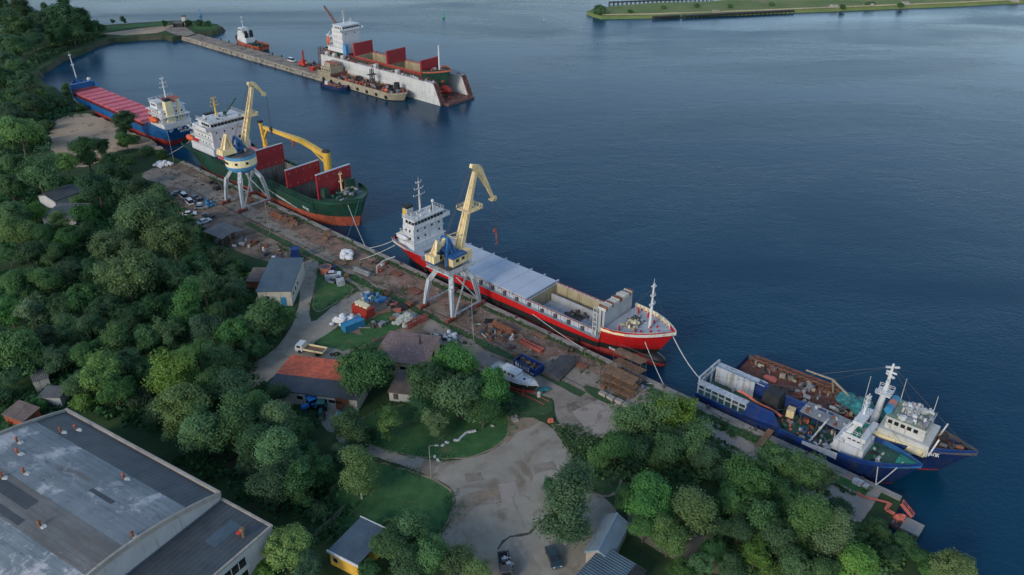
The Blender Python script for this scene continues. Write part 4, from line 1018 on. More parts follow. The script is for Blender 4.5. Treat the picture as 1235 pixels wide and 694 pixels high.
def trawler_far():
    S0, T0 = -80.2, 14.9
    r = thing('trawler', 'larger blue trawler outboard with a tall white mast and a rust-brown working deck aft', 'trawler', q(S0,T0,0), A_BOW+.035)
    L, B = 48.5, 11.4
    def zd(u): return 4.4+1.6*max(0,(u-.55)/.45)**1.6+(.6 if u > .86 else 0)
    h, edge = hull(r, L, B, zd, lambda u: 1.3, [(.35, M['boot_red']), (None, M['navy_hull']), (None, M['royal_blue'])], M['deck_rust'],
        ud=.66, uw=.60, pd=1.8, pw=1.5, rake=6, st=(.95,.7), us=.06, steps=(17.5,), inner=M['dark_steel'])
    mb = MB().truss((-23,5.2,5),(-3,5.2,5.4),1.6,1.4,14,.18); mb.build('side_rack', M['rust'], r)
    gear(r, -22, -4, 2.8, 5, 4.5, 46, [M['rust'], M['tan_hull'], M['dark_steel'], M['steel']], 'side_gear', 1.0, 111, 1.6)
    gear(r, -21, -5, -4.5, 2.5, 4.45, 40, [M['deck_rust'], M['rust'], M['dark_steel'], M['steel']], 'deck_gear', 1.1, 112, .6)
    MB().ell((-17,1.2,4.7),1.6,1.1,.45,10,5,.3).build('orange_tarpaulin', M['coral'], r)
    MB().prism_y([(-22,4.4),(-12,4.4),(-12,6.0),(-16,6.6),(-20,6.0)],-5.45,-5.2).build('side_screen', M['royal_blue'], r)
    MB().prism_y([(-12,4.4),(-1,4.4),(-1,6.8),(-11,6.6)],-5.5,-5.0).build('side_screen', M['royal_blue'], r)
    mb = MB().bar((-4.2,4.9,4.4),(-4.2,1.2,10.4),.32).bar((-4.2,1.2,10.4),(-10.5,3.6,8.6),.28).bar((-4.2,1.2,10.4),(1.5,3.8,4.8),.36); mb.build('derrick', M['tan_hull'], r)
    for x, y, a, b_, c in ((-.6,3.2,2.6,2.0,1.5),(2.6,2.2,2.8,2.2,1.8),(5.8,2.8,2.0,1.9,1.4)):
        MB().ell((x,y,4.6+c*.6),a,b_,c,14,8,.35).build('net_heap', M['teal_net'], r)
    gear(r, -4, 5, -4, 1, 4.5, 50, [M['white_old'], M['tan_hull'], M['deck_green'], M['dark_steel'], M['rust'], M['steel'], M['rust_red']], 'trawl_gear', .9, 115, 1.3)
    # mast
    mm = MB().cyl((5.8,-.8,4.6),(6.4,-.6,14.8),.8,.5,12).build('mast', M['white'], r)
    mb = MB().box(4.9,7.8,-2.0,.8,13.2,13.4).rail([(4.9,-2,13.4),(7.8,-2,13.4),(7.8,.8,13.4),(4.9,.8,13.4)],.9,.8,.08)
    mb.cyl((6.4,-.6,14.8),(6.5,-.6,20.2),.42,.2,8).bar((6.4,-2,16.6),(6.4,.8,16.6),.3).bar((5.6,-.6,18.2),(7.6,-.6,18.2),.3).obox((6.5,-.6,19.4),(2.6,.35,.3),.6).obox((6.5,-.6,17.4),(2.0,.4,.3),-.5)
    mb.build('radar_platform', M['white'], mm)
    # bridge block
    hs = MB().tbox(7.4,17.2,-4.4,4.0,5.0,7.4,.1,.1).build('deckhouse', M['white_old'], r)
    MB().box(5,16.8,-4.9,-4.2,5.0,6.4).build('side_coaming', M['cream'], r)
    wh = MB().tbox(8.4,15.8,-3.4,3.6,7.4,9.9,.1,.1).box(8.2,15.9,-3.6,3.8,9.9,10.1).build('wheelhouse', M['white_old'], r)
    windows(wh, [(15.8,-2.6+k*.98,9.1,0) for k in range(6)]+[(9.2+1.2*k,-3.43,9.1,1.5708) for k in range(5)], .8, .8)
    MB().box(8.3,15.8,-3.5,3.7,10.12,10.2).build('wheelhouse_roof', M['roof_green'], r)
    gear(r, 10, 15.6, -3, 3.3, 10.2, 80, [M['white'], M['white_old'], M['steel']], 'roof_aerials', .9, 117, 1.5)
    mb = MB()
    for x, y, hh in ((9,2.6,6.5),(12.8,-1,4),(15.2,2.6,5.2),(3.5,-2.6,7.5)): mb.cyl((x,y,9.5 if x > 8 else 4.6),(x,y,9.5+hh),.09,.05,5)
    mb.build('whip_aerial', M['white_old'], r)
    for k, (y, mt) in enumerate(((-1.9,'blue_box'),(-.2,'salmon'),(1.5,'blue_box'))):
        MB().cyl((8.2,y-.75,10.9),(8.2,y+.75,10.9),.8,.8,12).build('drum', M[mt], r)
    MB().bar((17.4,-3.9,5.2),(18.2,-3.2,9.2),.3).bar((17.4,3.6,5.2),(18.2,2.8,9.2),.3).build('stay_frame', M['white'], r)
    gear(r, 17.6, 22, -1.6, 1.6, 6.6, 14, [M['dark'], M['rust'], M['dark_steel']], 'windlass', 1.0, 119)
    stays(r, (6.5,-.6,19.6), [(23.5,0,7.2),(15.6,-3.2,10.2),(15.6,3.4,10.2),(-12,5,5.6),(-20,-4.6,5.6),(-4.2,1.2,10.4)])
    letters(r, 13.6, -5.0, 5.75, 5.0, .75, 9, M['white'], .28, 27).location = (1.4,-8.9,5.7)
    return r
trawler_far()
# ------------------------------------------------------------------ portal cranes
def portal(r, legm, hd=12.2):
    """four bent legs on rail bogies, tie beams and the portal ring"""
    for sx in (-1,1):
        for sy in (-1,1):
            d = Vector((sx,sy,0)).normalized()
            p0, p1, p2, p3 = d*3.2+Vector((0,0,hd)), d*5.6+Vector((0,0,hd-3.2)), d*6.3+Vector((0,0,hd-6)), d*7.2+Vector((0,0,1.0))
            mb = MB().bar(p0,p1,1.2,1.0,1.15,1.0).bar(p1+(p1-p2)*.04,p2,1.15,1.0,1.05,.95).bar(p2+(p2-p3)*.03,p3,1.05,.95,.7,.7)
            lg = mb.build('leg', legm, r)
            mb = MB(); o_ = Vector((sy,-sx,0)).normalized()*.62
            for a_, b_ in ((p1,p2),(p2,p3)):
                for k in range(9): c_ = a_.lerp(b_,k/9)+o_; mb.bar(c_-d*.22,c_+d*.22,.07)
                mb.bar(a_+o_-d*.22,b_+o_-d*.22,.06).bar(a_+o_+d*.22,b_+o_+d*.22,.06)
            mb.build('leg_ladder', M['dark_steel'], lg)
            mb = MB().box(p3.x-1.5,p3.x+1.5,p3.y-.4,p3.y+.4,.55,1.25)
            for dx in (-1,1):
                mb.mi = 1
                for k in (-.38,.38): mb.cyl((p3.x+dx+k,p3.y-.25,.38),(p3.x+dx+k,p3.y+.25,.38),.34,.34,10)
                mb.mi = 0
            mb.tbox(p3.x-1.9,p3.x-1.5,p3.y-.3,p3.y+.3,.3,1.0); mb.build('bogie', [M['boot_orange'], M['dark_steel']], lg)
    a = 7.2/math.sqrt(2); k = 6.25/math.sqrt(2)
    mb = MB()
    for sy in (-1,1): mb.bar((-a,sy*a,1.5),(a,sy*a,1.5),.3,.4)
    for sx in (-1,1): mb.bar((sx*a,-a,1.5),(sx*a*.2,0 if False else -a*.15,hd-3),.26)
    mb.build('tie_beam', legm, r)
    mb = MB()
    for k in range(26): mb.box(-a+.2+k*.18,-a+.2+k*.18+.16,-a-.9,-a-.3,1.4+k*.41,1.46+k*.41)
    mb.bar((-a+.2,-a-.9,1.6),(-a+4.9,-a-.9,12.2),.1).bar((-a+.2,-a-.9,2.6),(-a+4.9,-a-.9,13.2),.08)
    mb.build('stairs', M['crane_grey'], r)
def crane_near():
    r = thing('portal_crane', 'cream and blue portal crane on grey legs beside the red ship', 'crane', q(14.4,-7.2), A_OUT)
    portal(r, M['crane_grey'], 11.6)
    mb = MB().cyl((0,0,11.2),(0,0,12.2),3.4,3.4,16).box(-4.6,4.6,-4.2,4.2,12.2,12.5)
    mb.build('portal_platform', M['crane_grey'], r)
    mb = MB().rail([(-4.5,-4.1,12.5),(4.5,-4.1,12.5),(4.5,4.1,12.5),(-4.5,4.1,12.5),(-4.5,-4.1,12.5)],1,1.3,.07); mb.build('platform_railing', M['crane_grey'], r)
    up = bpy.data.objects.new('slewing_body', MB().cyl((0,0,12.5),(0,0,13.1),2.6,2.6,16).box(-4,3.4,-2.6,2.6,13.1,13.5).mesh('slewing_body', M['dark_steel']))
    COL.objects.link(up); up.parent = r
    # cabins (in the turned frame the boom looks along +x)
    def cab(x0,x1,y0,y1,z0,z1,nm='machine_house'):
        MB().box(x0,x1,y0,y1,z0,z1).build(nm, M['crane_cream'], r)
    c1 = MB().box(-4.6,-.6,1.1,4.4,13.5,16.2).build('machine_house', M['crane_cream'], r)
    MB().box(-4.75,-.45,.95,4.55,16.2,16.5).build('house_roof', M['slate_dark'], c1)
    MB().box(-4.66,-.54,1.04,4.46,15.5,16.18).box(-4.66,-.54,1.04,4.46,13.5,13.9).build('blue_trim', M['crane_blue'], c1)
    windows(c1, [(-2.4,1.08,14.9,1.5708),(-4.62,2.8,14.9,0),(-3.6,4.42,14.9,1.5708)], 1.0, .9)
    c2 = MB().box(-2.2,2.8,-3.1,-.2,13.5,16.0).build('machine_house', M['crane_cream'], r)
    MB().box(-2.26,2.86,-3.16,-.14,15.6,16.1).build('blue_trim', M['crane_blue'], c2)
    windows(c2, [(2.83,-1.6,14.9,0),(1.4,-3.12,14.9,1.5708),(-.6,-3.12,14.9,1.5708)], .9, .8)
    c3 = MB().tbox(3.0,4.9,-3.0,-1.1,13.6,16.2,.1,.1).build('driver_cabin', M['crane_cream'], r)
    windows(c3, [(4.86,-2,15.2,0)], 1.4, 1.1)
    # blue A-frame tower
    mb = MB()
    for y in (-1.5,1.5):
        mb.bar((1.8,y,13.5),(-1.4,y*.7,20.6),.6,.6).bar((-3,y,13.5),(-1.6,y*.7,20.6),.55,.55).bar((-1,y,16.6),(1.2,y,15.2),.35).bar((-2.4,y*.8,17.4),(.2,y*.8,17.2),.35)
        mb.bar((1.8,y,13.5),(-2.4,y*.85,16.8),.35)
    mb.bar((-1.5,-1.2,20.6),(-1.5,1.2,20.6),.6).bar((.2,-1.2,17.2),(.2,1.2,17.2),.4).bar((-2.4,-1.2,17.4),(-2.4,1.2,17.4),.4).box(-2.8,.4,-1.3,1.3,17.5,17.7)
    mb.build('tower_frame', M['crane_blue'], r)
    mb = MB().bar((-1.4,0,20.3),(-5.6,0,17.6),.9,.9,.7,.7).box(-7.0,-5.0,-1.5,1.5,15.9,17.6).bar((-5.8,-.8,17.4),(-4.4,0,20.9),.5).bar((-5.8,.8,17.4),(-4.4,0,20.9),.5)
    mb.build('counterweight', M['crane_cream'], r)
    bt, nb = Vector((9.6,0,34.6)), Vector((15.6,-.5,25.6))
    mb = MB()
    for sg in (-1,1): mb.bar((2.4,sg*1.0,14.0),bt+Vector((0,sg*.35,0)),.62,1.5,.4,.9)
    mb.bar((2.4,0,14.0),bt,1.9,.9,.7,.6)
    bm = mb.build('boom', M['crane_cream'], r)
    mb = MB().bar(bt+Vector((-1.4,0,2.0)),bt+Vector((1.2,0,.8)),.9,1.0,1.0,1.5).bar(bt+Vector((1.2,0,.8)),nb,1.0,1.5,.5,.7)
    for sg in (-1,1): mb.bar(bt+Vector((-1.4,sg*.4,2)),nb+Vector((0,sg*.3,.6)),.2)
    mb.cyl(nb+Vector((.3,-.4,.2)),nb+Vector((.3,.4,.2)),.7,.7,12).box(nb.x-.9,nb.x+1.0,-.9,.5,nb.z-.3,nb.z+.1)
    jb = mb.build('jib_nose', M['crane_cream'], r)
    c = Vector((2.4,0,14)).lerp(bt, .56)
    mb = MB().box(c.x-1.5,c.x+3.4,-2.2,2.2,c.z-.1,c.z+.05).rail([(c.x-1.5,-2.2,c.z),(c.x+3.4,-2.2,c.z),(c.x+3.4,2.2,c.z),(c.x-1.5,2.2,c.z)],1,1,.1)
    mb.build('boom_platform', M['crane_cream'], bm); mb = MB()
    c = Vector((2.4,0,14)).lerp(bt, .24); mb.bar((-1.4,.9,20.4),(c.x,.9,c.z+1),.22).bar((-1.4,-.9,20.4),(c.x,-.9,c.z+1),.22)
    mb.build('luffing_strut', M['crane_cream'], bm)
    a0, a1 = Vector((2.0,-.9,14.2)), bt+Vector((-.5,-.5,.4)); mb = MB().bar(a0,a1,.09).bar(a0+Vector((-.5,0,.2)),a1+Vector((-.5,0,.2)),.09)
    for k in range(44): p_ = a0.lerp(a1,k/44); mb.bar(p_,p_+Vector((-.5,0,.2)),.08)
    mb.build('boom_ladder', M['crane_cream'], bm)
    mb = MB()
    for y in (-.25,.25): mb.bar((-1.4,y,20.8),bt+Vector((-1.2,y,2)),.07)
    hk = nb+Vector((.95,0,0))
    for y in (-.2,.2): mb.bar(hk+Vector((0,y,0)),hk+Vector((0,y,-9.2)),.06)
    mb.build('hoist_rope', M['dark_steel'], r)
    mb = MB().box(hk.x-.35,hk.x+.35,-.3,.3,hk.z-9.9,hk.z-9.0).cyl(hk+Vector((0,0,-9.9)),hk+Vector((0,0,-12.6)),.28,.1,8).tube([hk+Vector((.1,0,-12.4)),hk+Vector((.5,0,-12.9)),hk+Vector((.1,0,-13.4)),hk+Vector((-.4,0,-13.0))],.16)
    mb.build('hook_block', M['rust_red'], r)
crane_near()
def crane_far():
    r = thing('portal_crane', 'portal crane with a round blue and cream drum cabin beside the green ship', 'crane', q(113.3,-5.4), A_OUT)
    portal(r, M['crane_grey'], 12.4)
    MB().cyl((0,0,11.8),(0,0,13.0),3.3,4.3,18).build('portal_ring', M['crane_pale_blue'], r)
    n = 22
    MB().cyl((0,0,13.0),(0,0,14.2),4.7,5.0,n).build('drum_base', M['crane_pale_blue'], r)
    dr = MB().cyl((0,0,14.2),(0,0,16.5),5.0,5.0,n).build('drum_cabin', M['cream'], r)
    MB().cyl((0,0,16.5),(0,0,17.5),5.0,4.9,n).build('drum_top_band', M['crane_pale_blue'], r)
    MB().cyl((0,0,17.5),(0,0,17.9),4.8,4.3,n).build('drum_roof', M['slate_dark'], r)
    windows(dr, [(5.0*math.cos(a),5.0*math.sin(a),15.5,a) for a in [math.radians(x) for x in (160,172,184,222,262,-20,10)]], .85, .75)
    mb = MB()
    for k in range(14): mb.obox((RN.uniform(-.8,2.6),RN.uniform(-1.8,1.8),RN.uniform(18.2,21.6)),(RN.uniform(.6,1.6),RN.uniform(.5,1.4),RN.uniform(.5,1.2)),RN.random()*.4)
    for y in (-1.5,1.5): mb.bar((2.6,y,17.9),(-.6,y*.6,23.2),.5).bar((-2,y,17.9),(-.6,y*.6,23.2),.5).bar((-1.4,y,20),(1.8,y,19.6),.4)
    mb.bar((-.6,-1,23.2),(-.6,1,23.2),.5); mb.build('winch_tower', M['crane_blue'], r)
    mb = MB().tbox(-7.0,-1.8,-1.9,1.9,18.7,20.4,.4,.2)
    for y in (-.9,.9): mb.bar((-5.4,y,20.3),(-3.7,y*.5,24.8),.8,.7,.5,.5).bar((-2.6,y,20.3),(-3.6,y*.5,24.8),.6,.6,.4,.4)
    mb.bar((-3.7,-.5,24.6),(-3.7,.5,24.6),.6); mb.build('counterweight', M['crane_cream'], r)
    bt, nb = Vector((8.1,0,37.4)), Vector((11.9,-.2,34.4))
    mb = MB()
    for sg in (-1,1): mb.bar((1.6,sg*1.1,18.4),bt+Vector((0,sg*.4,0)),.62,1.4,.4,1.0)
    for k in range(13):
        f = k/13; c = Vector((1.6,0,18.4)).lerp(bt, f); hw = 1.1-.7*f
        if k != 2: mb.bar(c-Vector((0,hw,0)),c+Vector((0,hw,0)),.42,1.0)
    bm = mb.build('boom', M['crane_cream'], r)
    mb = MB().bar(bt+Vector((-1.2,0,1.3)),bt+Vector((.8,0,1.0)),1.1,1.0).bar(bt+Vector((.8,0,.9)),nb,.9,1.3,.5,.7).bar(bt+Vector((-1.2,0,1.3)),bt+Vector((0,0,-1.2)),.5).cyl(nb+Vector((0,-.4,0)),nb+Vector((0,.4,0)),.7,.7,12)
    mb.build('jib_nose', M['crane_cream'], r)
    c = Vector((1.6,0,18.4)).lerp(bt, .55); mb = MB().box(c.x-1.4,c.x+2.6,-1.9,1.9,c.z-.1,c.z+.05).rail([(c.x-1.4,-1.9,c.z),(c.x+2.6,-1.9,c.z),(c.x+2.6,1.9,c.z)],1,1,.1); mb.build('boom_platform', M['crane_cream'], bm)
    mb = MB()
    for y in (-.25,.25):
        mb.bar((-.6,y,23.4),bt+Vector((-1,y,1.5)),.07); mb.bar(nb+Vector((.7,y,0)),nb+Vector((.7,y,-11)),.07)
    mb.build('hoist_rope', M['dark_steel'], r)
    h_ = nb+Vector((.7,0,-11)); MB().box(h_.x-.4,h_.x+.4,-.35,.35,h_.z-1.6,h_.z).cyl(h_+Vector((0,0,-1.6)),h_+Vector((0,0,-3)),.3,.1,7).build('hook_block', M['dark_steel'], r)
crane_far()
for k, t in enumerate((-2.2,-12.3)):
    mb = MB().bar(q(-40,t)+Vector((0,0,.07)), q(160,t)+Vector((0,0,.07)), .14, .13)
    single(mb, 'crane_rail', M['dark_steel'], ('crane rail closest to the water, running along the quay edge','landward crane rail, set back from the quay edge beside the grass strip')[k], 'crane rail')

# ------------------------------------------------------------------ buildings
def frame3(A, B, C):
    """ground frame of a building from three of its roof corners: A-B is its long front, C lies behind A"""
    if (B-A).x*(C-A).y-(B-A).y*(C-A).x < 0: A, B = B, A
    u = Vector(((B-A).x,(B-A).y,0)); L = u.length; u.normalize(); w_ = Vector((-u.y,u.x,0)); W = (C-A).dot(w_)
    return A, math.atan2(u.y,u.x), L, W
def house(name, label, cat, px3, h, wallm, roofm, kind='flat', rise=1., ov=.35, ridge=.5, roof2=None, group=None, th=.22):
    A, rz, L, W = frame3(*[at(u,v,GZ+h) for u,v in px3])
    r = thing(name, label, cat, (A.x,A.y,GZ), rz, group)
    mb = MB()
    if kind == 'gable': mb.prism_x([(0,0),(W,0),(W,h),(W*ridge,h+rise),(0,h)], 0, L)
    elif kind == 'mono': mb.prism_x([(0,0),(W,0),(W,h+rise),(0,h)], 0, L)
    else: mb.box(0,L,0,W,0,h)
    wl = mb.build('wall', wallm, r)
    def slope(y0, z0, y1, z1, m):
        MB().prism_x([(y0,z0+.02),(y1,z1+.02),(y1,z1+.02+th),(y0,z0+.02+th)], -ov, L+ov).build('roof', m, r)
    if kind == 'gable':
        g = rise/(W*ridge); slope(-ov, h-ov*g, W*ridge-.004, h+rise, roofm)
        g = rise/(W*(1-ridge)); slope(W*ridge+.004, h+rise, W+ov, h-ov*g, roof2 or roofm)
    elif kind == 'mono': slope(-ov, h-ov*rise/W, W+ov, h+rise+ov*rise/W, roofm)
    else: MB().box(-ov,L+ov,-ov,W+ov,h+.01,h+.01+th).build('roof', roofm, r)
    return r, L, W
def opening(r, face, L, W, a, z, w_, h, name='window', mat=None):
    """a window or door in wall 0 (front y=0), 1 (x=L), 2 (back), 3 (x=0)"""
    f = MB(); t = .05
    P = {0:(a,-.02,0),1:(L+.02,a,1.5708),2:(a,W+.02,0),3:(-.02,a,1.5708)}[face]
    f.box(-w_/2-.08,w_/2+.08,-t,t,-h/2-.08,h/2+.08); fo = f.build(name, M['white_old'] if name == 'window' else (mat or M['wood']), r)
    fo.location = (P[0],P[1],z); fo.rotation_euler = (0,0,P[2])
    MB().box(-w_/2,w_/2,-t-.02,t+.02,-h/2,h/2).build('pane' if name == 'window' else 'door_leaf', mat or M['glass'], fo)
g, L, W = house('brick_house', 'small pale house with a plain slate-grey roof between the wood and the side road', 'house', [(310,352),(350.4,351.5),(320.6,316.7)], 4.4, M['wall_pale'], M['slate'], 'mono', 1.0, .3)
opening(g, 0, L, W, L-2.2, 1.4, 1.3, 2.3, 'door', M['blue_box']); opening(g, 0, L, W, 2.4, 2.6, 1.0, .9)
for k in range(3): opening(g, 1, L, W, 2.2+2.6*k, 2.6, 1.0, 1.0)
house('lean_to_shed', 'rusty brown low shed against the house with the slate-grey roof', 'shed', [(297,340),(316,340),(299,324)], 2.6, M['rust'], M['moss_roof'], 'flat', 0, .2)
g, L, W = house('workshop', 'long workshop with a worn orange tiled slope and a dark slate slope', 'workshop', [(323,469.5),(430,482.5),(352,430)], 3.2, M['wall_pale'], M['slate_dark'], 'gable', .45, .3, .385, M['tile_orange'])
opening(g, 0, L, W, L*.49, 1.5, 2.6, 2.6, 'door', M['crane_blue']); opening(g, 0, L, W, L-3.3, 1.6, 3.0, 2.8, 'door', M['rust'])
for a in (.63,.72,.80): opening(g, 0, L, W, L*a, 2.0, 1.5, .8)
opening(g, 0, L, W, L*.36, 2.0, 1.4, .9)
g, L, W = house('barn', 'wide barn with a pinkish patched corrugated roof beside the round tree', 'barn', [(452,434),(513,441),(450,398.5)], 3.6, M['wall_cream'], M['barn_roof'], 'gable', .7, .35, .42)
for a in (L-2.2,L-5.2,L-8.2): opening(g, 0, L, W, a, 2.0, 1.7, 1.3)
opening(g, 1, L, W, W*.5, 1.6, 2.4, 2.6, 'door')
MB().cyl((L*.72,W*.62,4.2),(L*.72,W*.62,6.4),.28,.28,8).box(L*.72-.5,L*.72+.5,W*.62-.3,W*.62+.3,6.3,6.6).build('chimney', M['dark_steel'], g)
g, L, W = house('white_shed', 'small white-walled shed with a mossy grey roof below the barn', 'shed', [(469,473),(499,476.5),(476,449)], 2.3, M['white_old'], M['moss_roof'], 'mono', .5, .25)
opening(g, 0, L, W, 1.5, 1.3, .9, 1.3, 'door', M['dark_steel'])
g, L, W = house('yellow_shed', 'yellow-walled shed with a flat slate-grey roof and white eaves', 'shed', [(397,664.5),(431.6,682),(437,626.5)], 3.2, M['wall_yellow'], M['slate'], 'flat', 0, .12)
MB().box(-.3,L+.3,-.32,-.13,3.0,3.5).box(-.3,L+.3,W+.13,W+.32,3.0,3.5).build('eaves_board', M['white'], g)
opening(g, 0, L, W, 1.2, 1.6, .9, .9)
g, L, W = house('tin_shed', 'narrow shed with a pale blue ribbed metal gable roof at the edge of the yard', 'shed', [(707,666),(729.6,624),(744,659.5)], 2.6, M['concrete'], M['blue_tin'], 'gable', 1.5, .25, .5)
mb = MB()
for k in range(30):
    x = -.2+k*(L+.4)/29
    mb.bar((x,-.25,2.6+.2),(x,W/2,4.12+.2),.12,.16).bar((x,W/2,4.12+.2),(x,W+.25,2.6+.2),.12,.16)
mb.box(-.3,L+.3,W/2-.2,W/2+.2,4.3,4.42); mb.build('roof_rib', M['blue_tin'], g)
opening(g, 3, L, W, W/2, 1.3, 1.1, 2.1, 'door')
g, L, W = house('garage', 'grey flat-roofed garage with a dark roof border next to the ribbed blue shed', 'garage', [(697.5,694),(728,660.5),(752,721)], 3.2, M['wall_cream'], M['slate'], 'flat', 0, .25)
MB().box(-.26,L+.26,W-1.8,W+.26,3.24,3.5).build('roof_border', M['dark'], g)
house('grey_shed', 'low concrete-roofed shed at the edge of the wood below the sand', 'shed', [(50.7,263),(90,263),(52,246)], 3.4, M['wall_grey'], M['tin_roof'], 'flat', 0, .2)
house('dark_shed', 'dark slate shed half hidden in trees behind the concrete-roofed shed', 'shed', [(66,243),(101,230),(64,230)], 3.2, M['wall_grey'], M['slate_dark'], 'gable', 1.2, .3)
house('garden_shack', 'small shack with an orange wall and a brown roof near the warehouse corner', 'shack', [(4,500),(28,509),(12,483)], 2.8, M['boot_orange'], M['moss_roof'], 'mono', .6, .25)
house('garden_shed', 'grey hut roof almost buried in the wood above the warehouse', 'hut', [(46,480),(72,480),(52,467)], 2.8, M['wall_grey'], M['tin_roof'], 'flat', 0, .2)
house('garden_shed', 'pale hut roof peeping between the trees of the wood, smaller than the grey hut roof', 'hut', [(40,461),(58,455),(42,449)], 2.8, M['wall_pale'], M['tin_roof'], 'flat', 0, .2)

# ---- the warehouse -----------------------------------------------------------------
def warehouse():
    HW = 9.0
    A, B = at(81,494,GZ+HW), at(265,594,GZ+HW)
    u = (B-A); u.z = 0; L = u.length; u.normalize(); W = 40
    rz = math.atan2(u.y,u.x)                       # local x runs along the parapet; y to its other side
    r = thing('warehouse', 'big warehouse with a curved grey bitumen roof spotted with vents and white stains', 'warehouse', (A.x,A.y,GZ), rz)
    sgn = -1
    prof = []
    for k in range(17):
        f = k/16; prof.append((sgn*f*W, HW-.5+3.6*math.sin(math.pi*f)**.9))
    MB().prism_x([(0,0)]+prof+[(sgn*W,0)], 0, L).build('wall', M['wall_grey'], r)
    # roof sheets in strips of differing age
    def bitumen(name, c, c2, st, stc, brown):
        m, nt, b = nodes(name); v = coords(nt)
        col = ramp(nt, noise_n(nt, v, .12, 7, .65), [(.35, c), (.65, c2)])
        fb = noise_n(nt, coords(nt, (.07,1.1,1)), 1, 5, .6); col = mixc(nt, ramp(nt, fb, [(.47,0),(.64,.32)]), col, tuple(x*.62 for x in c))
        fb = noise_n(nt, coords(nt, (.05,.22,1), .1), 1, 5, .65); col = mixc(nt, ramp(nt, fb, [(.62-brown,0),(.70-brown,.8)]), col, (.135,.118,.10))
        fw = noise_n(nt, v, .13, 9, .75, .3); col = mixc(nt, ramp(nt, fw, [(st,0),(st+.07,.9)]), col, stc)
        fw = noise_n(nt, coords(nt, (.6,2.6,1)), 1, 8, .75); col = mixc(nt, ramp(nt, fw, [(.62,0),(.70,.6)]), col, (.33,.345,.35))
        fd = noise_n(nt, coords(nt, (.35,1.6,1), .05), 1, 8, .7); col = mixc(nt, ramp(nt, fd, [(.56,0),(.66,.6)]), col, (.055,.06,.062))
        bk = N(nt, 'ShaderNodeTexBrick', Scale=1.0); bk.inputs['Brick Width'].default_value = 9; bk.inputs['Row Height'].default_value = .98; bk.inputs['Mortar Size'].default_value = .045
        bk.inputs['Color1'].default_value = (.82,.82,.82,1); bk.inputs['Color2'].default_value = (1,1,1,1); bk.inputs['Mortar'].default_value = (.45,.45,.45,1)
        nt.links.new(v, bk.inputs['Vector'])
        mm = nt.nodes.new('ShaderNodeMix'); mm.data_type = 'RGBA'; mm.blend_type = 'MULTIPLY'; mm.inputs[0].default_value = .45
        nt.links.new(col, mm.inputs[6]); nt.links.new(bk.outputs['Color'], mm.inputs[7])
        nt.links.new(mm.outputs[2], b.inputs['Base Color']); b.inputs['Roughness'].default_value = .65
        bump(nt, b, noise_n(nt, v, 1.5, 5), .25, .12); return m
    mA = bitumen('bitumen_grey', (.155,.182,.195), (.25,.278,.285), .535, (.50,.48,.47), .0)
    mB = bitumen('bitumen_brown', (.125,.125,.12), (.20,.196,.182), .57, (.42,.42,.40), .14)
    mC = bitumen('bitumen_blue', (.14,.178,.195), (.245,.282,.295), .50, (.54,.52,.52), .0)
    m2, nt, b = nodes('bitumen_dark'); v = coords(nt)
    col = ramp(nt, noise_n(nt, v, .3, 7, .65), [(.35, (.035,.045,.052)), (.65, (.065,.076,.082))])
    w_ = N(nt, 'ShaderNodeTexWave', Scale=.32); w_.bands_direction = 'X'; tc = nt.nodes.new('ShaderNodeTexCoord'); nt.links.new(tc.outputs['Object'], w_.inputs['Vector'])
    col = mixc(nt, ramp(nt, w_.outputs['Fac'], [(.0,.5),(.08,0)]), col, (.11,.12,.125))
    fw = noise_n(nt, coords(nt, (2.5,.5,1)), 1.2, 6, .7); col = mixc(nt, ramp(nt, fw, [(.67,0),(.72,.8)]), col, (.3,.31,.3))
    nt.links.new(col, b.inputs['Base Color']); b.inputs['Roughness'].default_value = .55
    for y0, y1, mat in ((.012,.155,m2),(.155,.44,mA),(.44,.60,mB),(.60,1,mC)):
        mb = MB(); n = 5
        for k in range(n):
            f0, f1 = y0+(y1-y0)*k/n, y0+(y1-y0)*(k+1)/n
            z0, z1 = [HW-.5+3.6*math.sin(math.pi*f)**.9+.06 for f in (f0,f1)]
            mb.add([(.3,sgn*f0*W,z0),(L-.35,sgn*f0*W,z0),(L-.35,sgn*f1*W,z1),(.3,sgn*f1*W,z1)], [(0,1,2,3)])
        mb.build('roof_sheet', mat, r)
    mb = MB()
    for k in range(3):                             # darker patches laid over the felt
        f0, x0, ln, wd = ((.47,6,17,.055),(.30,L*.62,6,.02),(.56,16,9,.03))[k]
        z0, z1 = [HW-.5+3.6*math.sin(math.pi*f)**.9+.085 for f in (f0,f0+wd)]
        mb.add([(x0,sgn*f0*W,z0),(x0+ln,sgn*f0*W,z0),(x0+ln,sgn*(f0+wd)*W,z1),(x0,sgn*(f0+wd)*W,z1)], [(0,1,2,3)])
    mb.build('felt_patch', M['slate_dark'], r)
    MB().box(-.2,L+.2,-.35 if sgn < 0 else -.1,.1 if sgn < 0 else .35,HW-.5,HW+.25).build('parapet', M['concrete_pale'], r)
    for x0, x1 in ((-.25,.2),(L-.2,L+.25)):
        mb = MB()
        for a, c in zip(prof, prof[1:]):
            mb.add([(x0,a[0],a[1]-.3),(x1,a[0],a[1]-.3),(x1,c[0],c[1]-.3),(x0,c[0],c[1]-.3),(x0,a[0],a[1]+.55),(x1,a[0],a[1]+.55),(x1,c[0],c[1]+.55),(x0,c[0],c[1]+.55)],
               [(3,2,1,0),(4,5,6,7),(0,1,5,4),(1,2,6,5),(2,3,7,6),(3,0,4,7)])
        mb.build('gable_coping', M['concrete_pale'], r)
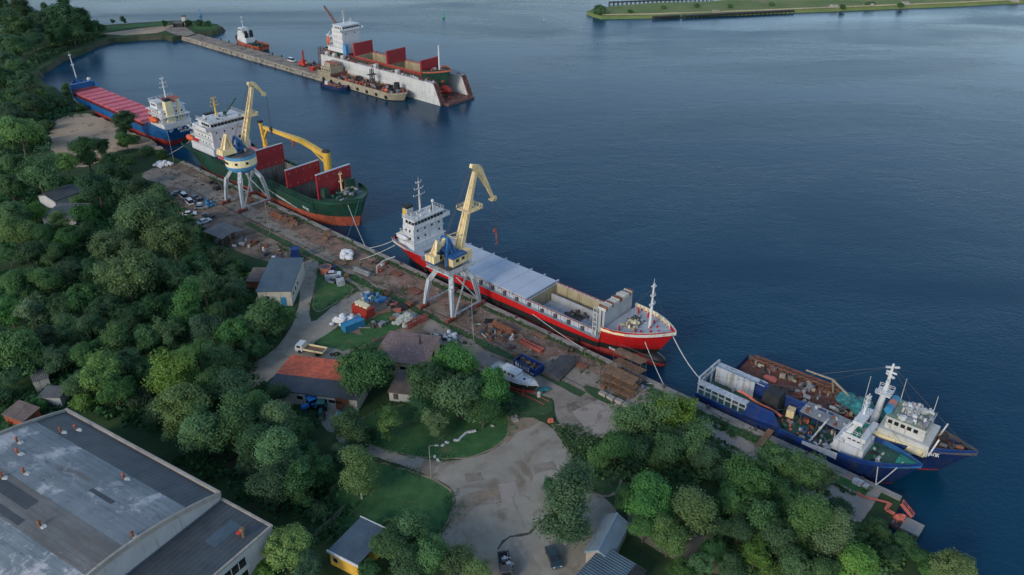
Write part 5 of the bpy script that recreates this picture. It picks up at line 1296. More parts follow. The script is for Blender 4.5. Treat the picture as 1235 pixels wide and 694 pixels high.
    # vents
    def vent(px, py, hh=1.0):
        P = at(px, py, GZ+HW+2.0)-A; x = P.x*u.x+P.y*u.y; y = -P.x*u.y+P.y*u.x
        f = min(1, max(0, abs(y)/W)); z = HW-.5+3.6*math.sin(math.pi*f)**.9
        if x > L-1: return
        vo = MB().cyl((x,y,z-.1),(x,y,z+hh),.24,.2,9).build('vent', M['rust'], r)
        mb = MB().cyl((x,y,z+hh),(x,y,z+hh+.3),.36,.1,9); mb.build('vent_cap', M['rust_red'] if int(px) % 3 else M['rust'], vo)
        MB().ell((x+.5,y+.2,z),.8,.55,.2,9,4,.5).build('vent_base', M['white_old'], vo)
    for p in ((22,536,),(23,551),(31,576),(72,517),(89,511),(149,575),(51,641),(162,653),(142,669),(5,582)): vent(*p)
    # the lower annex at the end
    h2, D = 7.4, 11.9
    a2 = thing('annex', 'lower flat dark-roofed annex with rows of windows at the end of the warehouse', 'annex', A+u*(L+.3)+Vector((0,0,GZ-A.z)), rz)
    MB().box(0,D,-W,-.0,0,h2).build('wall', M['wall_grey'], a2)
    MB().box(.1,D-.3,-W+.1,-.3,h2,h2+.1).build('roof', m2, a2)
    MB().box(0,D+.15,-.25,.15,h2,h2+.4).box(D-.25,D+.15,-W,-.25,h2,h2+.4).build('parapet', M['concrete_pale'], a2)
    MB().box(5,7.5,-8,-2.5,h2+.1,h2+.14).build('felt_patch', M['slate'], a2)
    mb = MB().cyl((9.6,-4.0,h2),(9.6,-4.0,h2+1.7),.25,.25,8).cyl((9.6,-4.0,h2+1.7),(9.6,-4.0,h2+2.1),.5,.3,8); mb.build('vent', M['wood'], a2)
    MB().bar((8.4,-4.2,h2+.4),(8.9,-3.9,h2+.9),.5).build('vent_cap', M['tank_red'], a2)
    for z in (5.4,2.6):
        fr = MB().box(D+.0,D+.06,-W+1,-6,z-.85,z+.85).build('window', M['dark'], a2)
        n = 18
        me = MB().box(-.05,.05,-.07,.07,-.85,.85).mesh('mullion', M['white_old'])
        for k in range(n): place(me, 'mullion', fr, (D+.06,-6.1-k*1.5,z))
        pm = MB().box(-.02,.02,-.6,.6,-.3,.3).mesh('pane', M['glass'])
        for k in range(n-1): place(pm, 'pane', fr, (D+.08,-6.85-k*1.5,z+.4))
    MB().box(D+.01,D+.1,-W+.6,-5.6,3.5,4.5).build('spandrel', M['white_old'], a2)
warehouse()

# ------------------------------------------------------------------ the pier and the spit
def pier():
    s0, s1 = 226, 374
    mb = MB(); t0, t1 = 109.4, 119.5
    def prof(s): return [(t0-2.2,-1),(t0-.2,1.5),(t0+.2,2.0),(t1-.2,2.0),(t1+1.6,-1)]
    N_ = 50; rows = []
    for k in range(N_+1):
        s = s0+(s1-s0)*k/N_
        rows.append([q(s, t+(.5*noise.noise(Vector((s*.3,t,0))) if i in (0,1,4) else 0), z+(.3*noise.noise(Vector((s*.4,t,3))) if i == 1 else 0)) for i, (t, z) in enumerate(prof(s))])
    for a, b_ in zip(rows, rows[1:]):
        o = len(mb.v); mb.v += [tuple(p) for p in a+b_]
        for i in range(4): mb.f.append((o+i,o+i+1,o+6+i,o+5+i)); mb.m.append(1 if i == 2 else 0)
    for rw in (rows[0],rows[-1]): o = len(mb.v); mb.v += [tuple(p) for p in rw]; mb.f.append(tuple(range(o,o+5))); mb.m.append(0)
    r = thing('pier', 'long straight stone-edged pier leading out to the floating dock', 'pier', (0,0,0))
    mb.build('stone_bank', [M['stone'], M['track']], r)
    mb = MB()
    for k in range(150):
        s = s0+(s1-s0)*RN.random(); p = q(s, t0-1.2+RN.random()*1.2, .5+RN.random()*1.0); mb.obox(p,(RN.uniform(.6,1.8),RN.uniform(.5,1.2),RN.uniform(.4,.9)),RN.random()*3)
    o = mb.build('boulder', M['concrete'], r); o['kind'] = 'stuff'
    mb = MB()
    for k in range(16): p = q(s0+6+k*9, t1-.5, 2); mb.cyl(p,p+Vector((0,0,1.2)),.35,.4,7)
    mb.build('mooring_post', M['dark'], r)
pier()
patch('spit_track', pxs([(198,37),(206,32),(214,28),(222,28),(226,35),(236,41),(225,44),(214,43)]), .01, M['track'], .4)
patch('spit_track', pxs([(120,41),(165,35),(210,30),(214,33),(190,40),(150,43)]), .006, M['sand'], .6)
patch('spit_grass', pxs([(90,36),(160,30),(205,27),(205,30),(160,34),(120,40),(95,44)]), .012, M['lawn'], .8)
patch('spit_grass', pxs([(228,27),(260,30),(263,33),(250,36),(236,36)]), .012, M['lawn'], .6)
patch('reed_bed', pxs([(40,84),(62,72),(108,52),(130,46),(96,47),(64,56),(48,66)],.6), .3, M['lawn'], 1.0, z=.4)

# ------------------------------------------------------------------ vehicles
def car(label, px, heading, paintm, name='parked_car', L=4.4, W=1.8, van=False, cat='car'):
    p = at(*px); r = thing(name, label, cat, p, heading)
    h = 2.0 if van else 1.42
    bd = MB().prism_y([(-L/2,.35),(L/2,.35),(L/2,.72),(L/2-.12,.86),(L/2-1.15,.95),(-L/2+.45,.98),(-L/2,.9)], -W/2, W/2).build('body', paintm, r)
    prof = [(-L/2+.05,.94),(L/2-1.0,.94),(L/2-1.5,h),(-L/2+.25,h)] if van else [(-L/2+.25,.94),(L/2-1.1,.94),(L/2-1.85,h),(-L/2+.95,h)]
    cb = MB()
    n = len(prof); i = .16
    vs = [(x,-W/2+.06+(i if z > 1 else 0),z) for x, z in prof]+[(x,W/2-.06-(i if z > 1 else 0),z) for x, z in prof]
    cb.add(vs, [(0,1,2,3),(7,6,5,4),(0,4,5,1),(1,5,6,2),(2,6,7,3),(3,7,4,0)])
    cb.build('glasshouse', M['glass'], r)
    MB().box(prof[3][0]+.05,prof[2][0]-.05,-W/2+.2,W/2-.2,h-.01,h+.05).build('car_roof', paintm, r)
    me = MB().cyl((0,-.1,0),(0,.1,0),.32,.32,12).mesh('wheel', M['rubber'])
    for x in (-L*.3,L*.31):
        for sg in (-1,1): place(me, 'wheel', r, (x,sg*(W/2-.08),.32))
    me = MB().box(-.04,.04,-.18,.18,-.08,.08).mesh('headlight', M['white'])
    for sg in (-1,1): place(me, 'headlight', r, (L/2-.03,sg*(W/2-.3),.7))
    return r
def flatbed(label, p0, heading, cabm, bedm, sidem, L=7.4, W=2.3, load=None, cat='truck', name='flatbed_truck'):
    r = thing(name, label, cat, p0, heading)
    cb = MB().prism_y([(L/2-1.9,.5),(L/2,.5),(L/2,1.5),(L/2-.35,2.35),(L/2-1.9,2.35)], -W/2, W/2).build('cab', cabm, r)
    MB().prism_y([(L/2+.01,1.5),(L/2-.3,2.25),(L/2-.34,2.25),(L/2-.04,1.5)], -W/2+.15, W/2-.15).build('windscreen', M['glass'], cb)
    me = MB().box(-.5,.5,-.03,.03,-.3,.3).mesh('window', M['glass'])
    for sg in (-1,1): place(me, 'window', cb, (L/2-1.0,sg*W/2,1.85))
    MB().box(-L/2,L/2-2.0,-W/2,W/2,.95,1.1).build('load_bed', bedm, r)
    mb = MB()
    for sg in (-1,1): mb.box(-L/2,L/2-2.1,sg*W/2-.06,sg*W/2+.06,1.1,1.55)
    mb.box(-L/2-.06,-L/2+.06,-W/2,W/2,1.1,1.55).box(L/2-2.1,L/2-2.0,-W/2,W/2,1.1,1.9); mb.build('side_board', sidem, r)
    MB().box(-L/2+.3,L/2-.4,-.5,.5,.55,.93).build('chassis', M['dark'], r)
    me = MB().cyl((0,-.16,0),(0,.16,0),.48,.48,14).mesh('wheel', M['rubber'])
    for x in (-L*.27,L*.34):
        for sg in (-1,1): place(me, 'wheel', r, (x,sg*(W/2-.15),.48))
    if load: gear(r, -L/2+.6, L/2-2.6, -.7, .7, 1.1, 14, load, 'load', .8, 131)
    return r
def tractor(label, px, heading, m, m2, cat='tractor'):
    r = thing('tractor', label, cat, at(*px), heading)
    MB().tbox(.1,1.9,-.42,.42,.75,1.45,.1,.05).build('bonnet', m2, r)
    c = MB().tbox(-1.3,.2,-.75,.75,.8,2.45,.12,.1).build('cab', M['glass'], r); MB().box(-1.4,.3,-.85,.85,2.45,2.6).build('cab_roof', m, r)
    MB().box(-1.2,1.7,-.3,.3,.5,.8).build('chassis', M['dark'], r)
    for x, R_, w_ in ((-.75,.75,.4),(1.35,.45,.25)):
        me = MB().cyl((0,-w_/2,0),(0,w_/2,0),R_,R_,14).mesh('wheel', M['rubber'])
        for sg in (-1,1):
            o = place(me, 'wheel', r, (x,sg*.85,R_)); MB().cyl((0,-w_/2-.02,0),(0,w_/2+.02,0),R_*.5,R_*.5,10).build('rim', m2, o)
    for sg in (-1,1): MB().box(-1.45,-.1,sg*.95-.25,sg*.95+.25,1.5,1.62).build('mudguard', m2, r)
    return r
def hd(a, b_):
    A, B = at(*a), at(*b_); return math.atan2((B-A).y,(B-A).x)
flatbed('white-cabbed flatbed truck with an empty rusty load bed beside the orange roof', at(376,425.5), hd((392,430),(360,424)), M['car_white'], M['wood'], M['cream'])
car('dark blue-grey car parked under the tall birch by the yard edge', (667.5,675), hd((664,664),(672,685)), M['car_dark'], L=4.7)
flatbed('open trailer truck loaded with white scrap at the lower edge of the yard', at(609,688), hd((609,680),(611,694)), M['dark_steel'], M['dark'], M['dark_steel'], 5.5, 1.9, [M['white'], M['white_old'], M['dark_steel']], 'trailer', 'loaded_trailer')
tractor('bright blue tractor at the blue door of the slate-sided workshop', (374,493), hd((383,489),(366,496)), M['tractor_blue'], M['tractor_blue'])
tractor('dark green tractor with reddish wheels between two blue ones', (388,498), hd((386,494),(384,504)), M['tractor_green'], M['tractor_green'])
flatbed('small light blue flatbed lorry facing down the car park', at(415,505), hd((422,494),(411,512)), M['sky_blue'], M['dark_steel'], M['dark_steel'], 5.4, 1.9)
car('white car with a dark bonnet beside the skip-lined grass corner', (405,339), hd((402,342),(410,336)), M['car_grey'])
car('white hatchback parked behind a grey crate by the side road', (402,333), hd((396,333),(410,332)), M['car_white'])
cg = 'old cars parked in the dirt yard'
for px, a, m_, lb in (((222,239),2.3,'car_white','whitish van with a blue end at the top of the scrap yard row'),((229,246),2.2,'car_white','white car behind a blue-ended van in the scrap yard'),((215,235),.6,'car_grey','grey car first in the scrap yard row near the big pale willow'),
      ((236,241),-.5,'car_grey','dull grey car on the dirt track, nearest the quay cranes'),((247,269),.9,'car_white','white car standing at the corner of the sagging canopy roof'),((229,260),.3,'car_white','lone white car at the wood edge between the scrap row and canopy'),((251,262),2.6,'car_dark','dark car tucked behind the white one by the canopy'),((243,252),.1,'car_grey','grey estate car among the blue drums in the scrap yard')):
    car(lb, px, a, M[m_], group=None) if False else tag(car(lb, px, a, M[m_], van='van' in lb), group=cg)
tag(car('small white van parked far out on the pier near the red crane', (352,74.5), A_BOW, M['car_white'], 'parked_van', 5, 2, True, 'van'))
# ------------------------------------------------------------------ things on the quay
def box_container(label, px, rz, sz, m, top=None, cat='container', name='container', open_=False, z=GZ):
    p = at(*px); p.z = z; r = thing(name, label, cat, p, rz); L, W, H_ = sz
    mb = MB()
    if open_:
        mb.box(-L/2,L/2,-W/2,W/2,.1,.2)
        for sg in (-1,1): mb.box(-L/2,L/2,sg*W/2-.06,sg*W/2+.06,.1,H_); mb.box(sg*L/2-.06,sg*L/2+.06,-W/2+.06,W/2-.06,.1,H_)
    else: mb.box(-L/2,L/2,-W/2,W/2,.1,H_)
    mb.build('shell', m, r)
    mb = MB(); n = int(L/.45)
    for k in range(n+1):
        x = -L/2+.05+(L-.1)*k/n
        for sg in (-1,1): mb.box(x-.07,x+.07,sg*W/2-.1,sg*W/2+.1,.15,H_-.1)
    mb.build('rib', m if not top else top, r)
    mb = MB()
    for sg in (-1,1): mb.box(-L/2-.05,L/2+.05,sg*W/2-.09,sg*W/2+.09,H_-.02,H_+.1)
    for sg in (-1,1): mb.box(sg*L/2-.09,sg*L/2+.09,-W/2-.05,W/2+.05,H_+.0,H_+.11)
    mb.build('rim', m, r); MB().box(-L/2+.3,L/2-.3,-W/2+.2,W/2-.2,0,.1).build('skid', M['dark'], r)
    return r
sk_ = box_container('open blue waste skip with pale ribs, full of scrap, beside the motor boat', (637.5,445), A_BOW, (6.4,3.0,1.9), M['royal_blue'], None, 'skip', 'waste_skip', True)
gear(sk_, -2.6, 2.6, -1, 1, .8, 40, [M['rust'], M['dark_steel'], M['wood'], M['dark']], 'scrap', .9, 141)
mb = MB()
for k, (x, w_, h_) in enumerate(((-2.4,.35,1.2),(-1.75,.4,1.0),(-1.05,.2,1.1),(-.6,.2,.9),(.0,.25,1.2),(.6,.3,1.2),(1.3,.45,1.2))):
    mb.box(x-w_/2,x+w_/2,-1.66,-1.60,.5,.5+h_)
mb.box(1.9,2.9,-1.66,-1.6,.5,.75).build('lettering', M['white_old'], sk_)
b1 = box_container('long red tank container with a cream load on its roof among the yard scrap', (438.5,379), hd((430,374),(452,384)), (5.4,2.6,2.4), M['tank_red'])
mb = MB()
for k in range(7): mb.obox((-2.0+k*.62,RN.uniform(-.3,.3),2.75+.15*RN.random()),(.8,1.5,.5),RN.uniform(-.3,.3))
single(mb, 'cream_sacks' if False else 'tarpaulin', M['cream'], 'cream tarpaulin bundle lying on the red tank container', 'tarpaulin', at(438.5,379), hd((430,374),(452,384)))
box_container('bright blue half-height container beside the heap of white sacks', (426,396), hd((417,399),(437,391)), (5.4,2.2,1.9), M['blue_box'], None, 'container')
box_container('upright blue container behind the slate-roofed house', (357.5,313), .2, (2.2,2.2,3.6), M['royal_blue'])
box_container('dark blue bin next to the salmon tank on the grass corner', (401,330) if False else (401.5,329), .5, (1.4,1.4,2.0), M['navy_hull'], None, 'bin', 'bin')
box_container('small pale blue crate on the grass corner', (396,340), .4, (1.3,1.2,1.5), M['blue_tin'], None, 'crate', 'crate')
box_container('grey square crate between the pale blue crate and parked cars', (411,344), .4, (1.9,1.7,1.7), M['crane_grey'], None, 'crate', 'crate')
p = at(393.5,330); r = thing('water_tank', 'round salmon-coloured open tank on the grass corner', 'tank', p)
MB().cyl((0,0,0),(0,0,2.1),1.6,1.7,16).build('shell', M['salmon'], r); MB().cyl((0,0,2.1),(0,0,2.16),1.45,1.45,16).build('opening', M['dark_steel'], r)
mb = MB(); n = 16
for k in range(n): a = 6.2832*k/n; mb.bar((1.6*math.cos(a),1.6*math.sin(a),2.12),(1.6*math.cos(a+.39),1.6*math.sin(a+.39),2.12),.2)
mb.build('rim', M['salmon'], r)
def heap(label, px, n, sx, sy, mat, name='sack', cat='sack', rz=0, size=1.0, hmax=1.6, group=None):
    """a pile of soft bags, each of them an object"""
    group = label
    rr = random.Random(int(px[0]*7)); o_ = at(*px)
    for k in range(n):
        mb = MB()
        x, y = rr.gauss(0,sx*.45), rr.gauss(0,sy*.45); z = max(0, hmax*(1-(x/sx)**2-(y/sy)**2))*rr.random()
        s = size*rr.uniform(.7,1.15); mb.ell((0,0,0), .75*s, .6*s, .45*s, 8, 5, .25)
        c, d = math.cos(rz), math.sin(rz)
        single(mb, name, mat, label, cat, o_+Vector((x*c-y*d, x*d+y*c, z+.35*s)), rr.random()*3, group)
heap('big white bulk bag in the heap on the quay beside the road', (419,311), 14, 3.0, 1.8, M['bag_white'], 'bulk_bag', 'bag', A_BOW, 1.5, 1.4)
heap('white sack in the heap spilling over the grass beside the blue container', (414,389), 44, 4.2, 2.2, M['bag_white'], 'sack', 'sack', .5, 1.0, 1.6)
heap('pale covered bundle in the heap at the far quay end by the beach', (195,200), 30, 4.5, 2.2, M['bag_white'], 'covered_bundle', 'bundle', .1, 1.3, 1.2)
heap('grey-green wrapped bale in the heap behind the pinkish barn', (491,388.5), 26, 3.6, 1.3, M['bale'], 'bale', 'bale', .75, 1.5, 1.9)
heap('white bag in the small heap at the barn gable', (545,408), 12, 1.8, 1.2, M['bag_white'], 'sack', 'sack', .3, .9, .8)
def scrap(label, px, n, sx, sy, mats, name='scrap_heap', cat='scrap', rz=0, size=1.0, seed=1):
    r = thing(name, label, cat, at(*px), rz); gear(r, -sx, sx, -sy, sy, 0, n, [M[k] for k in mats], 'scrap_metal', size, seed, 1.2); return r
scrap('cluster of blue and green machine parts at the road edge', (452,362), 18, 3.2, 1.4, ('crane_blue','crane_pale_blue','tractor_green','white_old'), 'machine_parts', 'machinery', -.4, 1.6, 151)
scrap('orange and rust-coloured scrap beside dark drums in the yard', (478,370), 22, 4, 2, ('rust_red','rust','dark','salmon','dark_steel'), rz=-.5, size=1.3, seed=152)
scrap('row of dark girders and crates lying on the grass behind the barn', (462,390), 16, 4.5, 1.6, ('dark_steel','wood','steel'), rz=.5, size=1.4, seed=153)
scrap('rusty scrap and pipes under the wood edge beside the canopy roof', (285,293), 44, 6, 2.6, ('rust','wood','steel','white_old','wood','dark_steel'), rz=-.4, size=1.4, seed=154)
scrap('low scrap and timber in front of the slate-roofed house', (330,306), 30, 6, 2.5, ('rust','dark_steel','bag_white','wood'), rz=-.5, size=1.2, seed=155)
scrap('blue drums and junk between the parked cars of the dirt yard', (246,246), 26, 5, 1.8, ('blue_box','dark','white_old','rust'), rz=-.6, size=1.2, seed=156)
scrap('dark pallets and steel plates by the legs of the drum-cabin crane', (348,267), 14, 4.2, 1.0, ('wood','rust','dark_steel'), rz=A_BOW, size=1.5, seed=157)
scrap('black stacked steel at the water side under the drum-cabin crane', (262,226), 12, 6, 1.2, ('dark','dark_steel'), rz=A_BOW, size=1.5, seed=158)
scrap('white and grey rubbish strewn at the corner of the barn', (537,412), 40, 3.2, 3.2, ('white_old','dark','steel','bag_white'), 'rubbish_heap', 'rubbish', .2, 1.0, 159)
scrap('scrap and planks on the quay between the near crane and the blue skip', (600,407), 30, 6, 2.2, ('rust','wood','dark_steel','white_old'), rz=A_BOW, size=1.1, seed=160)
scrap('barrels and blue sheeting at the foot of the timber racks', (768,461), 18, 2.6, 1.2, ('white_old','crane_blue','dark','steel'), rz=A_BOW, size=.9, seed=161)
scrap('ropes and small gear on the quay near the bulk bags', (457,318), 16, 2.0, 1.0, ('white_old','rust','dark_steel'), rz=A_BOW, size=1.0, seed=162)
# canopy roof in the dirt yard
A, rz, L, W = frame3(at(247,279,GZ+2.6),at(267.6,288,GZ+2.6),at(269,268,GZ+2.6))
r = thing('canopy', 'sagging grey sheet-metal canopy roof in the dirt yard', 'canopy', (A.x,A.y,GZ), rz)
MB().prism_x([(-.3,2.5),(W*.5,3.2),(W+.3,2.5),(W+.3,2.62),(W*.5,3.32),(-.3,2.62)],-.3,L+.3).build('roof', M['tin_roof'], r)
me = MB().box(-.1,.1,-.1,.1,0,2.5).mesh('post', M['wood'])
for x in (0,L/2,L):
    for y in (0,W): place(me, 'post', r, (x,y,0))
# low ribbed dark roof on the quay
A, rz, L, W = frame3(at(653.6,449,GZ+1.0),at(675,457,GZ+1.0),at(673,427,GZ+1.0))
r = thing('sheet_pile_stack', 'dark grey arched stack of ribbed steel sheets lying on the quay', 'steel sheets', (A.x,A.y,GZ), rz)
mb = MB()
for k in range(14):
    f0, f1 = k/14, (k+1)/14
    z0, z1 = .7+.9*math.sin(math.pi*f0), .7+.9*math.sin(math.pi*f1)
    mb.add([(f0*L,0,0),(f1*L,0,0),(f1*L,W,0),(f0*L,W,0),(f0*L,0,z0),(f1*L,0,z1),(f1*L,W,z1),(f0*L,W,z0)],[(3,2,1,0),(4,5,6,7),(0,1,5,4),(2,3,7,6)])
    mb.bar((f0*L,-.1,z0),(f0*L,W+.1,z0),.18,.16)
mb.build('ribbed_sheet', M['dark_steel'], r)
mb = MB().bar((0,W*.2,.3),(L,W*.2,.3),.3).bar((0,W*.8,.3),(L,W*.8,.3),.3); mb.build('bearer', M['wood'], r)
# timber racks by the red bow
def rack(label, px, L, W, H_, rz, n=3):
    r = thing('scaffold_rack', label, 'scaffold', at(*px), rz)
    mb = MB()
    for x in (-L/2,-L/6,L/6,L/2):
        for y in (-W/2,W/2): mb.bar((x,y,0),(x,y,H_),.1)
    for k in range(n):
        z = .5+k*(H_-.9)/(n-1)
        for y in (-W/2,W/2): mb.bar((-L/2,y,z+1 if k == n-1 else z+.6),(L/2,y,z+1 if k == n-1 else z+.6),.07)
    mb.build('frame', M['dark_steel'], r)
    for k in range(n):
        z = .5+k*(H_-.9)/(n-1); mb = MB()
        for j in range(5): mb.box(-L/2-.3*RN.random(),L/2+.4*RN.random(),-W/2+j*W/5+.03,-W/2+(j+1)*W/5-.03,z,z+.08)
        mb.build('platform', M['wood'], r)
rack('tall three-deck rusty scaffold at the quay edge below the red bow', (758,455), 7.2, 2.4, 6.2, A_BOW, 3)
rack('broad low scaffold with orange-brown planks on the quay, landward of the taller one', (746,470), 8.0, 3.2, 4.6, A_BOW, 3)
# red girder, gantry piece
single(MB().box(-3.4,3.4,-.6,-.4,0,.9).box(-3.4,3.4,.4,.6,0,.9).box(-3.4,3.4,-.38,.38,.35,.5).box(-3.5,-3.3,-.65,.65,0,.92).box(3.3,3.5,-.65,.65,0,.92), 'steel_girder', M['rust_red'], 'long rust-red steel girder lying on the quay beside the red ship', 'girder', at(641,419), A_BOW)
mb = MB().truss((-3.2,0,.7),(3.4,0,1.0),1.1,1.1,7,.16); single(mb, 'lattice_beam', M['rust_red'], 'red lattice beam lying on the grass behind the barn', 'beam', at(503,391), .75)
# motor boat on its cradle
p = at(620,466); rz = hd((596,455),(648,480))
r = thing('motor_boat', 'white-topped motor boat with a dark hull standing ashore on a cradle', 'boat', p+Vector((0,0,1.0)), rz)
h, edge = hull(r, 13.4, 3.8, lambda u: 1.5+.7*max(0,(u-.4)/.6)**1.6, lambda u: .22, [(.35, M['boot_red']), (None, M['black_hull']), (None, M['white'])], M['white'], ud=.55, uw=.5, pd=1.9, rake=1.5, st=(.9,.7), us=.05, low=-.3)
c_ = MB().tbox(-2.8,1.8,-1.35,1.35,1.5,3.3,.5,.2).build('cabin', M['white'], r)
windows(c_, [(1.42,-.7+.7*k,2.7,0) for k in range(3)]+[(-1.6+1.1*k,sg*1.24,2.75,1.5708) for k in range(3) for sg in (-1,1)], .6, .5)
MB().box(-3,1.4,-1.3,1.3,3.3,3.4).build('cabin_roof', M['white'], r)
MB().tbox(1.4,4.6,-1.1,1.1,1.6,2.3,.4,.25).build('foredeck_trunk', M['white'], r); MB().box(2.6,3.2,-.3,.3,2.3,2.36).build('hatch', M['dark'], r)
mb = MB().rail([Vector(edge(x,1,.2,.12)) for x in (-6,-2,2,4.5,6.2)],.6,1.2,.05).rail([Vector(edge(x,-1,.2,.12)) for x in (-6,-2,2,4.5,6.2)],.6,1.2,.05).bar((-.6,0,3.4),(-.6,0,5.0),.08); mb.build('railing', M['white'], r)
mb = MB()
for x in (-4,0,3.6):
    mb.bar((x,-1.6,-1),(x,-1.2,.6),.2).bar((x,1.6,-1),(x,1.2,.6),.2).box(x-.15,x+.15,-1.7,1.7,-.95,-.7)
for y in (-1.4,1.4): mb.box(-6,6,y-.12,y+.12,-1.0,-.86)
c_ = single(mb, 'boat_cradle', M['rust_red'], 'rust-red cradle carrying the motor boat', 'cradle', p+Vector((0,0,1.0)), rz)
for o in (c_,): o.location.z = GZ+1.0
for k, t in enumerate((0,1.5)):
    a, b_ = at(572,438), at(662,485); d = (b_-a).normalized(); nr = Vector((d.y,-d.x,0))*t
    single(MB().bar(a+nr+Vector((0,0,.1)),b_+nr+Vector((0,0,.1)),.22,.18), 'slip_rail', M['rust_red'], ('slipway rail on the quay side of the boat cradle','slipway rail on the tree side of the boat cradle')[k], 'rail')
# pale things on the grass
mb = MB(); pts = [at(u,v,GZ+.3) for u,v in ((547,531),(553,531.2),(557,527),(563,521.5),(568,521),(574,519.5))]
for a, b_ in zip(pts, pts[1:]): mb.bar(a, b_, .42, .3)
single(mb, 'bent_duct', M['white'], 'long bent white metal duct lying on the dark lawn', 'duct')
for k, (px, lb) in enumerate((((539,534.5),'white plastic chunk beside the bent duct, the one closer to it'),((534,538),'small white chunk at the end of the broken duct'),((524.5,551.5),'white stone at the lawn edge by the lamp post'),((528,556),'flat white slab lying on the road edge by the lamp post'),((594,514.5),'lone grey slab on the lawn near the yard edge'))):
    mb = MB().ell((0,0,.18),.5,.32,.22,9,5,.4); single(mb, 'white_chunk' if k < 4 else 'stone_slab', M['white'] if k < 4 else M['concrete_pale'], lb, 'debris', at(*px), k*.7)
for k in range(8): single(MB().obox((0,0,.2),(1.2,.75,.3),RN.uniform(-.5,.5)), 'broken_slab', M['concrete_pale'], 'broken pale slab in the line on the grass beside the motor boat', 'slab', at(614,492).lerp(at(624,508),k/7)+Vector((RN.uniform(-.5,.5),0,0)), .6, 'broken slabs beside the motor boat')
for k in range(4): single(MB().obox((0,RN.uniform(-.2,.2),.4),(1.8,1.0,.8),RN.uniform(-.15,.15)), 'concrete_block', M['concrete_pale'], 'pale concrete block in the row along the dark ditch by the slab', 'block', at(742,484)-E1*(k*2.1-3.2), A_BOW, 'row of concrete blocks by the slab')
single(MB().tbox(-.6,.6,-.35,.35,0,.8,.1,.1), 'road_barrier', M['coral'], 'orange plastic barrier at the corner of the yard', 'barrier', at(664,509), .3)
single(MB().cyl((0,0,0),(0,0,1.2),.45,.4,10).ell((0,0,1.2),.4,.4,.2,10,4), 'white_drum', M['white_old'], 'whitish drum standing on the grass by the boat bow', 'drum', at(650,479))
for k in range(2): single(MB().ell((0,0,.3),1.6,.8,.35,10,5,.3), 'green_sheet', M['teal_net'], ('crumpled green netting ahead of the motor boat bow','teal tarpaulin scrap beside the boat cradle')[k], 'netting', at((656,643)[k],(471,482)[k])) if k == 0 else None
# farmyard fence bits and hose etc. on the near quay
def plank(label, a, b_, w_, t, m, name, cat, z0=.3, z1=.3): 
    return single(MB().bar(at(*a)+Vector((0,0,z0)), at(*b_)+Vector((0,0,z1)), w_, t), name, m, label, cat)
plank('wooden gangway from the quay to the trawler deck', (915,539), (929,524), 1.3, .15, M['wood'], 'gangway', 'gangway', .3, 1.2)
# orange barrier netting on the quay end
mb = MB()
pts = [at(u,v,GZ+.3) for u,v in ((1033,594),(1042,599),(1050,601),(1060,603.5),(1068,605.5),(1074,607),(1070,612),(1069,615),(1074,617.5),(1079,620))]
for i, (a, b_) in enumerate(zip(pts, pts[1:])): mb.bar(a, b_, .35+.35*(i > 4), .2)
single(mb, 'orange_netting', M['coral'], 'crumpled orange barrier netting lying along the end of the quay', 'netting')
a, b_ = at(1087,608,GZ), at(1100,624,1.6)
single(MB().bar(a, b_, .7, .12).rail([a+Vector((.3,.2,0)), b_+Vector((.3,.2,0))],.9,1.2,.06), 'footbridge', M['coral'], 'orange-red railed gangway from the quay end to the pontoon', 'gangway')
p = at(1093,631,1.4); r = thing('pontoon', 'small timber-sided concrete pontoon moored off the quay end', 'pontoon', (p.x,p.y,0), A_BOW)
MB().box(-3.0,2.6,-1.6,1.6,.0,1.0).build('float', M['dark_steel'], r); MB().box(-.5,2.7,-1.7,1.7,1.0,1.35).build('deck_slab', M['concrete_pale'], r)
gear(r, -2.7, -1, -1.2, 1.2, 1.0, 7, [M['dark_steel'], M['coral'], M['steel']], 'deck_gear', .9, 171)
single(MB().ell((0,0,.5),1.2,.8,.6,10,6,.4), 'orange_buoy_heap', M['coral'], 'orange-pink buoy bundle on the landward half of the pontoon', 'buoys', at(1084,626,1.4))
single(MB().box(-.9,.9,-.6,.6,0,1.0).box(1.0,2.0,-.5,.5,0,.8), 'white_crates' if False else 'white_crate', M['crane_grey'], 'pale grey crate pair at the quay edge under the trawler bow', 'crate', at(1034,584), A_BOW)
# bollards along the quay
bm_ = MB().cyl((0,0,0),(0,0,.55),.28,.24,9).cyl((0,0,.55),(0,0,.75),.42,.36,9).mesh('bollard', M['dark_steel'])
b0 = None
for s in list(range(-90,165,11)):
    o = bpy.data.objects.new('bollard', bm_); COL.objects.link(o); o.location = q(s,-.75,GZ+.2)
    tag(o, 'squat iron mooring bollard on the coping of the quay edge', 'bollard', 'mooring bollards along the quay')
# lamp posts
def lamp(label, px, h, lean=0):
    r = thing('lamp_post', label, 'lamp post', at(*px)); MB().cyl((0,0,0),(lean,0,h),.09,.05,7).build('pole', M['concrete_pale'], r)
    MB().bar((lean,0,h),(lean+1.2,0,h+.25),.06).build('arm', M['steel'], r); MB().tbox(lean+1.0,lean+1.8,-.15,.15,h+.1,h+.3,.05,.03).build('lamp_head', M['steel'], r)
lamp('slim lamp post at the road edge of the dark lawn', (520,577), 8)
lamp('thin lamp post between the barn corner and the quay', (572,440), 11)
lamp('grey lamp post beside the far quay end, in front of the blue ship stern', (210,196), 12)
lamp('lamp post on the quay beside the near crane leg', (570,402), 10)
lamp('lamp post by the dirt yard near the drum-cabin crane', (326,284), 11)
